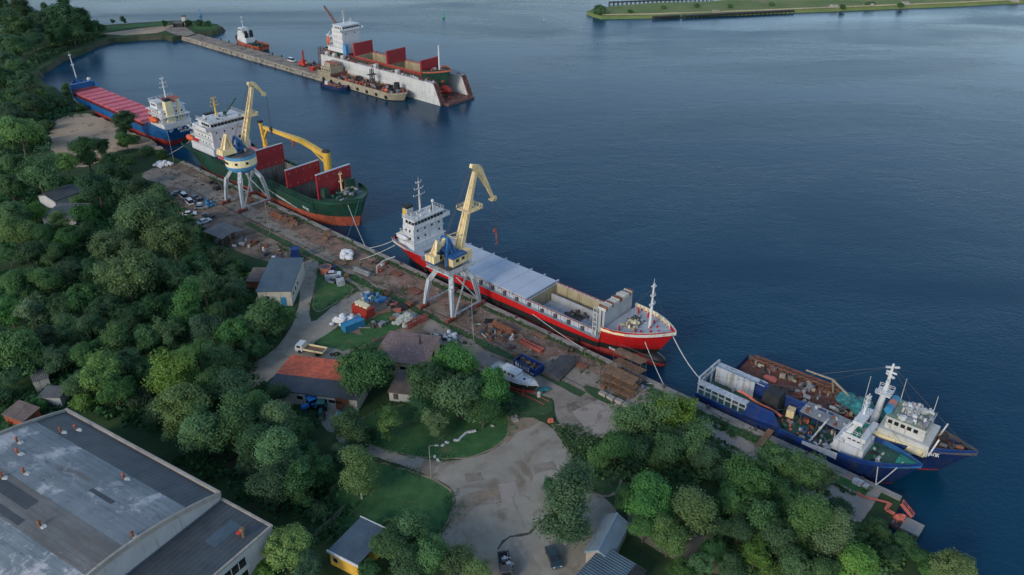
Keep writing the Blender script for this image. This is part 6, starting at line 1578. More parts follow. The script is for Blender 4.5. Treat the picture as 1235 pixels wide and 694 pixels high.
# garden fence and hedge line by the yellow shed
a, b_ = at(381,650), at(416,618); r = thing('wire_fence', 'wire fence with thin posts behind the yellow shed', 'fence', a)
d = b_-a; n = 7
me = MB().cyl((0,0,0),(0,0,1.7),.06,.05,6).mesh('post', M['wood'])
for k in range(n): place(me, 'post', r, d*k/(n-1))
MB().bar((0,0,1.5),d+Vector((0,0,1.5)),.05).bar((0,0,.8),d+Vector((0,0,.8)),.05).build('wire', M['steel'], r)
a, b_ = at(372,400), at(452,410)
# ------------------------------------------------------------------ mooring lines
def rope(label, a, b_, sag=.8, r_=.07, m='rope', n=10):
    pts = [a.lerp(b_, k/n)-Vector((0,0,4*sag*(k/n)*(1-k/n))) for k in range(n+1)]
    mb = MB().tube(pts, r_, 5); return single(mb, 'mooring_rope', M[m], label, 'rope')
rope('thick pale mooring rope from the red bow down to the trawler stern', q(-41.3,9.5,9.2), q(-55,1.6,6.4), 1.2, .11)
rope('mooring rope hanging from the red bow to the quay edge', q(-37,4.4,8.4), q(-46,-.7,3.2), .3, .08)
rope('upper mooring rope from the red stern to the quay', q(49.5,4,6.4), q(56,-.7,3.2), .4, .08)
rope('lower mooring rope from the red stern to the quay', q(48,2.6,5.6), q(53,-6.5,2.6), .3, .1)
rope('pale mooring rope along the side of the red ship to the quay', q(-6,1,4.8), q(-24,-.6,2.9), .3, .07)
rope('teal mooring rope from the green bow straight down to the quay', q(73.6,10.5,10), q(66.5,-.7,3.2), .4, .08, 'teal_net')
rope('mooring rope from the green bow reaching the quay near the red stern', q(75,7,9), q(58,-.7,3.2), .6, .07)
rope('mooring rope from the green stern to the far bollard', q(170,6,8), q(176,-2,2.8), .4, .08)
rope('white mooring rope from the near trawler bow to the quay, nearest the wheelhouse', q(-91,3.6,6.2), q(-92.6,-.7,3.1), .2, .1)
rope('white mooring rope from the near trawler bow to the quay, running further aft', q(-95,4.7,6.6), q(-92.6,-.7,3.1), .2, .1)
rope('mooring rope slanting between the outer trawler bow and the near trawler', q(-101.5,14.2,6.2), q(-91.5,9.0,4.2), .3, .08)
rope('dark mooring rope from the outer trawler bow to the near trawler bow', q(-97,11,6.4), q(-96.5,6.2,6.8), .4, .05, 'dark')
# pipe thing on the quay near the red stern
single(MB().tube([Vector((0,0,0)),Vector((0,0,2.2)),Vector((1.8,0,3.6)),Vector((5.4,0,4.4))],.16,7), 'bent_pipe', M['crane_grey'], 'grey bent pipe standing on the quay by the red stern', 'pipe', at(455,330), math.atan2(E2.y,E2.x)-.5)
single(MB().ell((0,0,.5),.9,.7,.55,9,5,.3), 'orange_float', M['boot_orange'], 'orange-brown float at the foot of the bent pipe', 'float', at(458,328))
# ------------------------------------------------------------------ on the pier, in the river
p = at(366,80,2); r = thing('mobile_crane', 'small red mobile crane on the pier beside the floating dock', 'crane', p, A_BOW)
MB().box(-3,2.6,-1.3,1.3,.6,1.6).tbox(-1.4,1.8,-1.2,1.2,1.6,3.4,.2,.1).build('body', M['tank_red'], r); MB().truss((.6,0,3),(1.0,0,8.5),.9,.5,6,.12).build('jib', M['tank_red'], r)
me = MB().cyl((0,-.2,0),(0,.2,0),.5,.5,10).mesh('wheel', M['rubber'])
for x in (-2,0,1.8):
    for sg in (-1,1): place(me, 'wheel', r, (x,sg*1.2,.5))
box_container('bright red box at the end of the pier', (377,84), A_BOW, (3.4,2,1.8), M['tank_red'], None, 'container', 'container', z=2)
box_container('white cabin near the red mobile crane on the pier', (370,78.5), A_BOW, (3,2.2,2.4), M['white_old'], None, 'cabin', 'site_cabin', z=2)
scrap('tangle of dark masts and pipes at the head of the pier', (378,80), 26, 4.5, 3, ('dark','dark_steel','rust'), 'scrap_heap', 'scrap', A_BOW, 1.5, 181)
r = thing('beacon_house', 'small white beacon hut at the root of the pier', 'hut', at(223,29,2.5)); MB().box(-1.2,1.2,-1.2,1.2,0,4.6).build('wall', M['white_old'], r); MB().tbox(-1.5,1.5,-1.5,1.5,4.6,5.4,.9,.9).build('roof', M['dark_steel'], r)
r = thing('checkpoint', 'dark low hut by the track at the root of the pier', 'hut', at(216,32.5,2.5)); MB().box(-3,3,-1.6,1.6,0,2.4).build('wall', M['dark'], r); MB().tbox(-3.2,3.2,-1.8,1.8,2.4,3.0,.4,.4).build('roof', M['dark_steel'], r)
for px, lb, g_ in (((242,19.5),'teal navigation buoy alone off the spit','teal'),((535,21.5),'green spar buoy out in the open river','green'),((656,25),'small pale buoy far out on the river','pale')):
    r = thing('navigation_buoy', lb, 'buoy', at(px[0],px[1],0)); m_ = M['buoy_green'] if g_ == 'green' else (M['blue_box'] if g_ == 'teal' else M['white_old'])
    k_ = .8 if g_ != 'pale' else .4
    MB().cyl((0,0,-.3),(0,0,.9*k_),1.3*k_,1.2*k_,10).build('float', m_, r); MB().cyl((0,0,.9*k_),(0,0,5.2*k_),.5*k_,.18*k_,8).build('tower', m_, r); MB().ell((0,0,5.4*k_),.4*k_,.4*k_,.5*k_,8,5).build('lamp', m_, r)
def jetty(label, a, b_, w_, n):
    A_, B_ = at(a[0],a[1],0), at(b_[0],b_[1],0); r = thing('jetty', label, 'jetty', A_, math.atan2((B_-A_).y,(B_-A_).x)); L = (B_-A_).length
    MB().box(0,L,-w_/2,w_/2,1.2,1.8).build('deck', M['dark'], r)
    me = MB().cyl((0,0,-1),(0,0,2),.3,.3,6).mesh('pile', M['dark'])
    for k in range(n+1):
        for sg in (-1,1): place(me, 'pile', r, (L*k/n,sg*w_*.4,0))
jetty('short dark timber jetty off the low bank across the river', (788,23.5), (819,21.8), 3, 8)
jetty('long dark timber jetty in front of the low bank across the river', (824,22), (956,15.5), 3, 26)
jetty('dark breakwater on the back shore of the low bank', (735,5.5), (858,1.0), 3, 24)
for px, lb in (((863,18),'brown dolphin block standing at the long jetty'),((1005,11.5),'stone mooring block beside the green bush on the far wall'),((1048,9.5),'stone mooring block with a green bush on the far wall'),((1091,8),'stone mooring block alone on the far wall'),((1221,3.5),'outermost stone mooring block on the far wall, away from the green bushes')):
    p = at(px[0],px[1],0); single(MB().box(-3.4,3.4,-2.6,2.6,-1,2.2).tbox(-2.6,2.6,-2,2,2.2,3.2,.4,.4), 'mooring_dolphin', M['stone'] if px[0] < 900 else M['concrete_pale'], lb, 'mooring block', p, .1)
# ------------------------------------------------------------------ yard stock along the quay
def pipe_stack(label, px, rz, n, L, r0, m):
    t = thing('pipe_stack', label, 'pipes', at(*px), rz); me = MB().cyl((-L/2,0,0),(L/2,0,0),r0,r0,10).mesh('pipe', M[m]); y0 = 0
    for row in range(3):
        for k in range(n-row): place(me, 'pipe', t, (RN.uniform(-.3,.3),(k-(n-row-1)/2)*2.05*r0,r0+row*1.75*r0+.12))
    for x in (-L*.3,L*.3): MB().box(x-.1,x+.1,-n*r0-.2,n*r0+.2,0,.12).build('bearer', M['wood'], t)
def pallet_stack(label, px, rz, n):
    t = thing('pallet_stack', label, 'pallets', at(*px), rz); mb = MB()
    for k in range(5): mb.box(-.6,.6,-.5+k*.22,-.5+k*.22+.14,.11,.14)
    for x in (-.55,0,.55): mb.box(x-.05,x+.05,-.5,.5,0,.11)
    me = mb.mesh('pallet', M['wood'])
    for k in range(n): place(me, 'pallet', t, (RN.uniform(-.06,.06),RN.uniform(-.06,.06),k*.145), RN.uniform(-.05,.05))
def cable_drum(label, px, rz, R_=.9):
    t = thing('cable_drum', label, 'cable drum', at(*px)+Vector((0,0,R_)), rz)
    for y in (-.5,.5): MB().cyl((0,y-.05,0),(0,y+.05,0),R_,R_,16).build('flange', M['wood'], t)
    MB().cyl((0,-.44,0),(0,.44,0),R_*.7,R_*.7,14).build('cable', M['dark'], t)
def plank_stack(label, px, rz, L=4.5, m='wood'):
    t = thing('plank_stack', label, 'timber', at(*px), rz)
    for k in range(12):
        x = RN.uniform(-.25,.25); y = (k % 4)*.3-.45; z = .15+(k//4)*.13; MB().box(x-L/2,x+L/2,y-.13,y+.13,z,z+.1).build('plank', M[m], t)
    for x in (-L*.35,L*.35): MB().box(x-.08,x+.08,-.7,.7,0,.14).build('bearer', M['wood'], t)
def plate_stack(label, px, rz, L=3.4, W=1.8, m='dark_steel'):
    t = thing('plate_stack', label, 'steel plates', at(*px), rz)
    for k in range(5): MB().obox((RN.uniform(-.15,.15),RN.uniform(-.12,.12),.16+.07*k),(L,W,.05),RN.uniform(-.05,.05)).build('plate', M[m if k % 2 else 'rust'], t)
    for x in (-L*.3,L*.3): MB().box(x-.08,x+.08,-W/2,W/2,0,.13).build('bearer', M['wood'], t)
def tyre(label, px, n):
    mb = MB()
    for i in range(14):
        a, b_ = 6.2832*i/14, 6.2832*(i+1)/14; mb.cyl((.42*math.cos(a),.42*math.sin(a),.16),(.42*math.cos(b_),.42*math.sin(b_),.16),.16,.16,7)
    me = mb.mesh('tyre', M['rubber'])
    for k in range(n):
        o = bpy.data.objects.new('tyre', me); COL.objects.link(o); o.location = at(*px)+Vector((RN.gauss(0,.9),RN.gauss(0,.7),.25*(k//4)*0)); tag(o, label, 'tyre', label)
R0 = A_BOW
pipe_stack('rusty pipe stack on the quay between the near crane and the red girder', (608,398), R0, 4, 6.5, .22, 'rust')
pipe_stack('grey pipe stack on the quay just past the bulk bags', (437,330), R0+.1, 4, 6, .2, 'steel')
pipe_stack('dark pipe stack beside the bogies of the near crane', (560,377), R0-.1, 3, 5, .25, 'dark_steel')
pipe_stack('brown pipe stack under the drum-cabin crane, beside the crane rail', (335,262), R0, 4, 6, .22, 'rust')
pallet_stack('pallet stack beside the salmon tank road corner', (418,335), .4, 7)
pallet_stack('tall pallet stack by the yellow-cream lorry load on the red container', (428,385), .2, 9)
pallet_stack('pallet stack on the quay near the blue skip', (622,430), R0, 6)
pallet_stack('pallet stack by the timber racks, on the landward side', (728,468), R0, 6)
cable_drum('wooden cable drum standing by the blue machine parts', (466,357), .8)
cable_drum('wooden cable drum on the quay between the two portal cranes', (392,290), .2)
cable_drum('wooden cable drum behind the ribbed steel sheets', (688,425), 1.1, .8)
plank_stack('timber stack on the quay in front of the bulk bags', (410,318), R0+.15)
plank_stack('timber stack along the quay edge beside the red hull middle', (650,405), R0)
plank_stack('timber stack on the apron beside the green ship bow', (398,283), R0-.1, 5)
plank_stack('timber stack in the yard behind the red container', (462,378), .5, 4)
plate_stack('steel plate stack on the quay near the far bulk bags', (300,243), R0)
plate_stack('steel plate stack by the quay edge, before the red stern', (478,331), R0+.1)
plate_stack('steel plate stack near the ribbed sheet stack', (700,442), R0)
plate_stack('steel plate stack between the rails left of the near crane', (500,352), R0, 4, 2)
tyre('black tyre in the loose group by the parked truck', (402,428), 4)
tyre('black tyre in the loose group on the quay near the near crane', (590,388), 6)
tyre('black tyre in the loose group at the barn rubbish', (550,418), 5)
# ------------------------------------------------------------------ trees
import numpy as np
def crown_mesh(name, seed, rz=1.0, lobes=80, leaves=80, leaf=.062, lr=(.20,.34), droop=0., fill=.92, flat=.0, taper=0., ragged=.12, nsub=7):
    """foliage of a crown of radius 1: leaf faces gathered in many small clumps"""
    g = np.random.default_rng(seed); V = []; 
    ph = g.uniform(0, 6.28, 6)
    thin = rz > 1.2; subs = [(np.array([0,0,.08*rz]), .64 if not thin else .55)]
    for j in range(nsub):
        a = j*2.4+g.uniform(-.5,.5); rad = g.uniform(.38,.58) if not thin else g.uniform(.2,.4)
        subs.append((np.array([math.cos(a)*rad, math.sin(a)*rad, (g.uniform(-.42,.5) if not thin else g.uniform(-.72,.72))*rz]), g.uniform(.30,.52) if not thin else g.uniform(.28,.48)))
    wts = np.array([r_**2 for _, r_ in subs]); wts /= wts.sum()
    for i in range(lobes):
        z = 1-2*(i+.5)/lobes; a = i*2.39996+g.normal(0,.25)
        rr = math.sqrt(max(0, 1-z*z)); d = np.array([rr*math.cos(a), rr*math.sin(a), z])
        k = g.uniform(.62, fill) if g.random() < .8 else g.uniform(.2,.6)
        k *= 1+ragged*(math.sin(2*a+ph[0]+2*z)+.8*math.sin(3*a+ph[1]-3*z))
        tp = 1-taper*max(0, z)
        sc_, sr_ = subs[int(g.choice(len(subs), p=wts))]; c = sc_*np.array([1-taper*max(0,sc_[2]/rz),1-taper*max(0,sc_[2]/rz),1])+d*k*sr_*np.array([tp,tp,.95 if not thin else 1.1]); 
        r = g.uniform(*lr)*(.7+.6*g.random())
        n = int(leaves*(r/.27)**2)
        q_ = g.normal(size=(n,3)); q_ /= np.linalg.norm(q_,axis=1)[:,None]
        q_ = np.where((q_[:,2:3] < -.25), q_*np.array([1,1,-1.]), q_)
        P = c+q_*r*1.15*g.uniform(.25,1.28,size=(n,1))*np.array([1,1,.85])
        if droop: P[:,2] -= droop*g.random(n)*r*1.5
        nr = q_*.5+d*.8+np.array([0,0,.45])+g.normal(size=(n,3))*.5; nr /= np.linalg.norm(nr,axis=1)[:,None]
        t = np.cross(nr, g.normal(size=(n,3))); t /= np.linalg.norm(t,axis=1)[:,None]; b_ = np.cross(nr,t)
        s = leaf*g.uniform(.6,1.3,size=(n,1))
        V.append(np.stack([P-t*s-b_*s*.7, P+t*s-b_*s*.7, P+t*s*.8+b_*s*.8, P-t*s*.8+b_*s*.8], axis=1).reshape(-1,3))
    V = np.concatenate(V); me = bpy.data.meshes.new(name)
    nq = len(V)//4; me.vertices.add(len(V)); me.vertices.foreach_set('co', V.astype(np.float32).ravel())
    me.loops.add(nq*4); me.loops.foreach_set('vertex_index', np.arange(nq*4,dtype=np.int32))
    me.polygons.add(nq); me.polygons.foreach_set('loop_start', np.arange(0,nq*4,4,dtype=np.int32))
    me.materials.append(M['leaf_mid']); me.update(calc_edges=True); return me
def trunk_mesh(name, seed, h, rz, r0=.07, birch=False):
    """trunk and limbs for a crown of radius 1 whose centre is h above the ground"""
    g = random.Random(seed); mb = MB(); top = h+rz*.22
    pts = [Vector((0,0,-.05))]; 
    for k in range(1,6): pts.append(Vector((g.uniform(-.05,.05)*k*.5, g.uniform(-.05,.05)*k*.5, top*k/5)))
    for k in range(5): mb.cyl(pts[k],pts[k+1],r0*(1-.17*k),r0*(1-.17*(k+1)),8)
    for k in range(9):
        f = g.uniform(.35,.9); i = int(f*5); p = pts[i].lerp(pts[min(5,i+1)], f*5-i); a = k*2.4+g.random()
        e = p+Vector((math.cos(a)*.5,math.sin(a)*.5,g.uniform(.1,.32)*rz)); m_ = p.lerp(e,.5)+Vector((0,0,.06))
        mb.cyl(p,m_,r0*.42,r0*.28,6); mb.cyl(m_,e,r0*.28,r0*.08,6)
    return mb.mesh(name, M['bark_birch'] if birch else M['bark'])
KINDS = {  # rz, centre height/R, crown variants, trunk r
 'round': dict(rz=.92, h=1.25, n=4, kw=dict(lobes=120, leaves=290, leaf=.029, lr=(.14,.28))),
 'tall':  dict(rz=1.35, h=1.65, n=3, kw=dict(lobes=120, leaves=290, leaf=.031, lr=(.14,.28), nsub=9, taper=.25)),
 'birch': dict(rz=1.65, h=2.0, n=3, kw=dict(lobes=120, leaves=190, leaf=.029, nsub=9, lr=(.17,.30), droop=.9, taper=.3, ragged=.16)),
 'willow':dict(rz=.86, h=1.1, n=3, kw=dict(lobes=170, leaves=250, leaf=.024, lr=(.11,.23), nsub=10, droop=.4, ragged=.18, fill=1.0)),
 'loose': dict(rz=.98, h=1.35, n=3, kw=dict(lobes=95, leaves=150, leaf=.031, lr=(.13,.24), ragged=.26, fill=1.08)),
 'bush':  dict(rz=.72, h=.55, n=3, kw=dict(lobes=60, leaves=130, leaf=.055, lr=(.2,.34), ragged=.2)),
 'spire': dict(rz=1.9, h=1.9, n=2, kw=dict(lobes=90, leaves=110, leaf=.055, lr=(.18,.3), taper=.75)),
}
for kn, K in KINDS.items():
    K['cm'] = [crown_mesh('crown', 100*i+len(kn)*7+3, K['rz'], **K['kw']) for i in range(K['n'])]
    K['tm'] = [trunk_mesh('trunk', i+5, K['h'], K['rz'], .05 if kn in ('bush','birch') else .065, kn == 'birch') for i in range(K['n'])]
NAMES = {'round':'broadleaf_tree','tall':'broadleaf_tree','birch':'birch_tree','willow':'willow_tree','loose':'broadleaf_tree','bush':'bush','spire':'poplar_tree'}
tn = 0
def tree(u, v, rp, kind, tint, label, group=None, z=GZ, sx=1.0):
    """a tree whose crown centre shows at (u, v) with a radius of rp pixels"""
    global tn
    tn += 1; K = KINDS[kind]; R_ = rp*.25
    for _ in range(6):
        p = at(u, v, z+K['h']*R_); dep = p.y*math.cos(TH)-(p.z-CH)*math.sin(TH); R_ = rp*dep/FPX
    R_ *= 1.17; tw = 1.32 if K['rz'] > 1.2 and kind != 'spire' else 1.0
    i = tn % K['n']; rz = RN.uniform(0,6.28)
    r = thing(NAMES[kind], label, 'bush' if kind == 'bush' else 'tree', (p.x,p.y,z), rz, group)
    s = (R_*RN.uniform(.92,1.1)*tw, R_*RN.uniform(.92,1.1)*tw, R_*RN.uniform(.95,1.06))
    t = bpy.data.objects.new('trunk', K['tm'][i]); c = bpy.data.objects.new('crown', K['cm'][i])
    for o in (t, c): COL.objects.link(o); o.parent = r; o.scale = s
    c.location = (0,0,K['h']*R_)
    c.material_slots[0].link = 'OBJECT'; c.material_slots[0].material = M['leaf_'+tint]
    return r
D, P_, B_, M_ = 'dark', 'pale', 'bright', 'mid'
G1 = 'trees of the far wood by the cove'; L1 = 'dark tree in the far wood between the cove and the open river'
G2 = 'trees of the wood above the sand'; L2 = 'dark tree in the wood along the shore between the cove and the sand patch'
G3 = 'trees packed in the wood below the grey shed'; L3 = 'mid-green tree packed in the wood between the grey shed and the big pale willows'
G4 = 'trees in the deep wood behind the warehouse'; L4 = 'tree deep in the packed wood between the pale willows and the warehouse roof'
G5 = 'trees lining the warehouse parapet'; L5 = 'leafy tree of the belt along the warehouse parapet'
G6 = 'trees at the lower yard edge'; L6 = 'tree in the belt between the yellow shed and the yard'
G7 = 'trees between yard and trawlers'; L7 = 'tree of the grove between the yard and the trawlers'
G8 = 'trees of the lower grove'; L8 = 'tree in the grove below the ribbed blue shed, towards the open water'
TREES = [
 # far wood
 (8,24,15,'round',D,L1,G1),(30,16,10,'tall',D,'twin-topped dark tree standing up against the river in the far wood',None),(54,12,6.5,'spire',D,'narrow dark poplar between the two tallest crowns of the far wood',None),
 (79,6,8,'spire',D,'tallest spire of the far wood, rising beyond the top edge',None),(78,24,20,'round',D,'biggest rounded crown of the far wood, beside the tallest spire',None),(98,30,14,'round',D,'outer crown of the far wood sloping down towards the spit',None),
 (112,34,8,'bush',D,'last low bush of the far wood before the spit grass',None),(122,35,5,'bush',D,L1,G1),(56,34,15,'round',D,L1,G1),(36,36,13,'round',D,L1,G1),(18,40,15,'loose',M_,'lighter loose crown at the cove side of the far wood',None),
 (40,50,12,'round',D,L1,G1),(8,54,15,'round',D,L1,G1),(24,60,14,'round',D,L1,G1),(70,42,13,'round',D,L1,G1),(88,42,11,'round',D,L1,G1),(50,24,11,'round',D,L1,G1),(64,24,10,'round',D,L1,G1),(2,8,10,'round',D,L1,G1),(16,14,9,'round',D,L1,G1),(42,22,9,'round',D,L1,G1),
 (136,26.5,2.6,'round',D,'lone small round tree on the spit, the one closer to the far wood',None),(149,24.5,2.8,'tall',D,'lone small tree on the spit, the one closer to the pier',None),(199,30,3,'tall',D,'small dark tree by the track at the pier root',None),(227,29,4,'bush',D,'dark bush beside the white beacon hut',None),(240,29,4.5,'bush',D,'spread of low scrub on the tip of the spit',None),(250,30,4,'bush',D,'outermost low scrub bush on the spit point',None),
 # shore wood
 (10,78,15,'round',D,L2,G2),(24,84,14,'round',M_,L2,G2),(6,100,16,'round',D,L2,G2),(28,104,15,'round',D,L2,G2),(14,122,15,'round',D,L2,G2),(40,112,12,'round',D,L2,G2),(38,128,13,'round',D,L2,G2),(50,120,9,'loose',M_,'pale waterside tree at the inner corner of the cove',None),(54,132,9,'bush',M_,L2,G2),(66,126,7,'bush',M_,L2,G2),
 (81,112,7,'spire',D,'solitary slender tree at the water behind the blue ship bow',None),(76,127,5,'bush',M_,'low bush at the foot of the slender shore tree',None),(96,131,5,'bush',M_,'low bush by the blue ship bow',None),(57,153,7.5,'bush',M_,'lone round bush on the sand patch',None),
 (15,142,13,'round',D,L2,G2),(34,146,10,'bush',D,L2,G2),(2,118,12,'round',D,L2,G2),(2,140,12,'round',D,L2,G2),
 (24,164,20,'round',B_,'bright green broad tree at the picture side of the sand patch',None),(6,172,14,'round',M_,L2,G2),(44,170,10,'bush',B_,L2,G2),(150,152,11,'tall',D,'dark tree standing before the blue ship middle',None),(152,172,10,'round',M_,'greener tree at the foot of the one before the blue ship',None),(161,170,7,'bush',D,'bush on the sand before the blue ship stern',None),(178,184,7,'bush',M_,'flat bush at the quay end beside the covered heap',None),(196,187,6,'bush',M_,'dark bush at the end of the quay wall by the lamp post',None),
 (104,188,14,'tall',D,'upright dark tree at the lower edge of the sand patch',None),(120,178,11,'round',D,'dark round tree between the sand patch and the dark shed',None),(132,196,11,'round',D,L2,G2),(150,196,11,'round',D,L2,G2),
 # below the sand
 (46,212,24,'loose',M_,'wide loose crown overhanging the grey shed roof',None),(18,200,14,'round',M_,L3,G3),(80,200,14,'loose',B_,'bright feathery tree between the sand and the wide loose crown',None),(12,226,15,'round',M_,L3,G3),(118,232,20,'round',D,'dense dark tree right beside the concrete shed roof',None),(140,214,16,'round',D,'dark tree behind the dense one by the concrete shed',None),(152,232,15,'loose',D,L3,G3),(72,272,13,'loose',B_,'bright young tree below the concrete shed roof',None),(102,262,13,'bush',M_,L3,G3),(96,246,9,'bush',B_,'bright bush touching the concrete shed roof',None),
 (14,262,20,'round',M_,L3,G3),(40,258,14,'round',B_,L3,G3),(22,284,18,'round',B_,'bright rounded tree below the shed, at the wood border',None),(52,286,15,'round',M_,L3,G3),(80,292,14,'round',M_,L3,G3),(60,306,15,'round',M_,L3,G3),(100,286,13,'round',D,L3,G3),(36,310,16,'round',D,L3,G3),(10,308,14,'round',M_,L3,G3),
 # pale willows
 (176,268,32,'willow',P_,'largest pale willow crown, behind the scrap-yard cars',None),(208,290,27,'willow',P_,'pale willow crown reaching towards the canopy roof',None),(142,300,25,'willow',P_,'pale willow crown on the shed side of the largest one',None),(154,336,31,'willow',P_,'second pale willow, in front of the largest one',None),(186,330,20,'willow',P_,'pale willow wedged between the two biggest willow crowns',None),(170,232,15,'round',D,'dark round tree by the dirt track, behind the largest willow',None),(192,238,12,'loose',M_,'loose tree at the road corner behind the scrap row',None),
 # deep wood
 (112,330,16,'round',D,L4,G4),(84,328,18,'round',D,L4,G4),(58,342,18,'round',M_,L4,G4),(26,344,20,'round',M_,L4,G4),(100,362,20,'round',M_,L4,G4),(72,372,18,'round',D,L4,G4),(40,378,18,'loose',P_,'pale feathery tree deep in the wood at its outer border',None),(12,378,16,'round',M_,L4,G4),(128,374,18,'round',D,L4,G4),(152,384,18,'round',D,L4,G4),(110,398,17,'round',M_,L4,G4),(82,402,18,'round',M_,L4,G4),(54,410,19,'round',D,L4,G4),
 (22,422,28,'round',M_,'broad green crown at the wood border above the pale hut roof',None),(178,378,17,'round',D,L4,G4),(200,372,14,'round',D,L4,G4),(208,400,17,'loose',M_,L4,G4),(178,408,17,'round',M_,L4,G4),(140,414,18,'round',M_,L4,G4),(106,430,18,'round',M_,L4,G4),(72,436,17,'round',D,L4,G4),(214,336,17,'loose',D,L4,G4),(236,322,17,'loose',D,'dark loose tree beside the rusty lean-to shed',None),(262,316,14,'loose',D,'dark tree just below the canopy scrap',None),(246,350,19,'loose',M_,'slender-leaved tree in front of the rusty lean-to',None),(276,348,17,'loose',D,'dark tree close to the lean-to shed wall',None),(228,374,16,'birch',M_,'tall thin tree standing out of the dark wood behind the house',None),(268,380,16,'round',D,L4,G4),(286,326,11,'bush',D,'low dark bush between the canopy scrap and the lean-to',None),
 (296,394,16,'round',M_,'green round tree at the corner of the slate-roofed house',None),(318,388,22,'round',M_,'full green tree right below the slate-roofed house',None),(338,384,17,'round',M_,'green tree overhanging the side road below the house',None),(282,404,20,'round',M_,'rounded tree between the house group and the wood',None),(306,420,16,'round',D,'dark tree at the road bend above the workshop',None),(252,402,20,'round',D,L4,G4),(238,430,18,'round',M_,L4,G4),(262,436,20,'round',M_,'full tree at the wood edge facing the asphalt bend',None),(286,438,16,'round',D,L4,G4),
 (210,452,22,'tall',B_,'bright green tall tree in the middle of the warehouse belt',None),(124,456,24,'round',B_,'bright bushy crown above the warehouse far corner',None),(150,438,16,'round',M_,L4,G4),(176,450,16,'round',D,L4,G4),(94,468,15,'round',M_,L4,G4),(44,440,14,'round',D,L4,G4),(140,474,18,'round',M_,L5,G5),(102,486,12,'bush',B_,'bright low bush at the warehouse far corner',None),(46,492,10,'bush',M_,'green bush beside the orange shack',None),(66,484,9,'bush',M_,L5,G5),(172,482,14,'bush',D,L5,G5),(16,452,14,'round',D,L4,G4),(8,480,12,'bush',D,L4,G4),(4,410,14,'round',D,L4,G4),
 (220,502,25,'tall',B_,'biggest bright tall tree leaning over the warehouse parapet middle',None),(192,498,17,'round',M_,'smaller green tree before the biggest tall one at the parapet',None),(250,484,20,'tall',M_,L5,G5),(280,476,20,'tall',D,L5,G5),(250,522,23,'tall',M_,'drooping tall tree near the parapet step of the annex',None),(284,512,22,'birch',M_,'birch with pale twigs in the belt behind the annex',None),(310,492,18,'birch',M_,L5,G5),(330,478,15,'round',D,'dark tree at the gable end of the workshop',None),(336,512,18,'birch',P_,'pale birch by the parked tractors',None),(358,520,18,'round',M_,'round tree below the tractors',None),(310,534,20,'tall',D,L5,G5),(336,552,22,'birch',M_,L5,G5),(366,552,18,'round',D,L5,G5),(300,560,16,'round',D,L5,G5),(330,590,20,'tall',D,'tall dark tree beyond the annex corner',None),(362,586,20,'tall',D,L5,G5),(386,568,16,'tall',D,L5,G5),
 (344,662,26,'round',B_,'bright tree hiding the annex wall corner',None),(320,690,12,'bush',B_,'yellow-green bush at the foot of the annex wall',None),(372,690,18,'round',D,L5,G5),(386,618,12,'bush',D,'dark bush at the end of the wire fence',None),
 # middle
 (440,444,31,'round',M_,'big round tree between the workshop and the barn',None),(426,520,17,'tall',M_,'tree at the mouth of the car park, above the bright column',None),(433,574,19,'birch',B_,'bright column-shaped tree on the lawn corner above the yellow shed',None),(412,552,12,'tall',D,'dark tree behind the bright column-shaped one',None),(469,513,17,'loose',B_,'bright young tree alone on the lawn below the white shed',None),(447,524,7,'bush',M_,'low bush beside the bright young lawn tree',None),
 (548,440,24,'round',M_,'top crown of the big clump beside the barn gable',None),(518,464,26,'round',M_,'crown of the big clump that hides the white shed end',None),(556,478,28,'round',M_,'central crown of the big clump on the lawn',None),(594,474,22,'round',M_,'crown of the big clump overhanging the motor boat',None),(582,500,17,'round',M_,'lower front crown of the big lawn clump',None),(508,494,16,'round',D,'shaded crown of the clump below the white shed',None),(528,510,17,'loose',P_,'greyish thin-leaved tree in front of the big lawn clump',None),(610,494,12,'bush',D,'bush at the tail of the motor boat trees',None),
 # lower edge
 (470,662,22,'round',M_,'tree covering the corner of the yellow shed roof',None),(500,636,22,'loose',M_,'loose crown at the tip of the lower lawn',None),(520,668,24,'round',M_,L6,G6),(492,688,20,'round',D,L6,G6),(548,678,20,'loose',M_,'tree at the yard side of the belt beside the scrap trailer',None),(575,692,16,'loose',B_,'bright-tipped bush tree beside the scrap trailer',None),(446,688,15,'round',D,L6,G6),(470,640,12,'bush',M_,L6,G6),
 (684,618,27,'birch',D,'tall weeping birch standing alone beside the dark car',None),(662,588,10,'loose',D,'small dark-leaved tree leaning from the tall weeping birch',None),
 # grove between yard and trawlers
 (786,500,27,'loose',M_,'feathery tree nearest the red bow scaffold',None),(760,514,22,'loose',M_,L7,G7),(816,504,26,'loose',B_,'bright feathery crown next to the trawler stern',None),(832,530,22,'loose',M_,L7,G7),(800,538,25,'round',M_,L7,G7),(768,546,20,'round',D,L7,G7),(742,544,20,'round',M_,'low round tree at the yard side of the grove by the slab',None),(722,556,13,'bush',M_,'bush at the yard corner of the grove',None),(850,548,18,'round',D,L7,G7),(866,572,14,'bush',D,L7,G7),
 (786,608,26,'round',M_,'rounded tree directly above the ribbed blue shed',None),(758,604,16,'round',M_,L7,G7),(838,616,24,'birch',P_,'pale birch with visible twigs over the dirt path',None),(806,652,22,'round',B_,'bright tree beside the garage roof',None),(776,640,16,'round',M_,'tree pressing against the ribbed blue shed',None),(820,690,14,'round',M_,L8,G8),
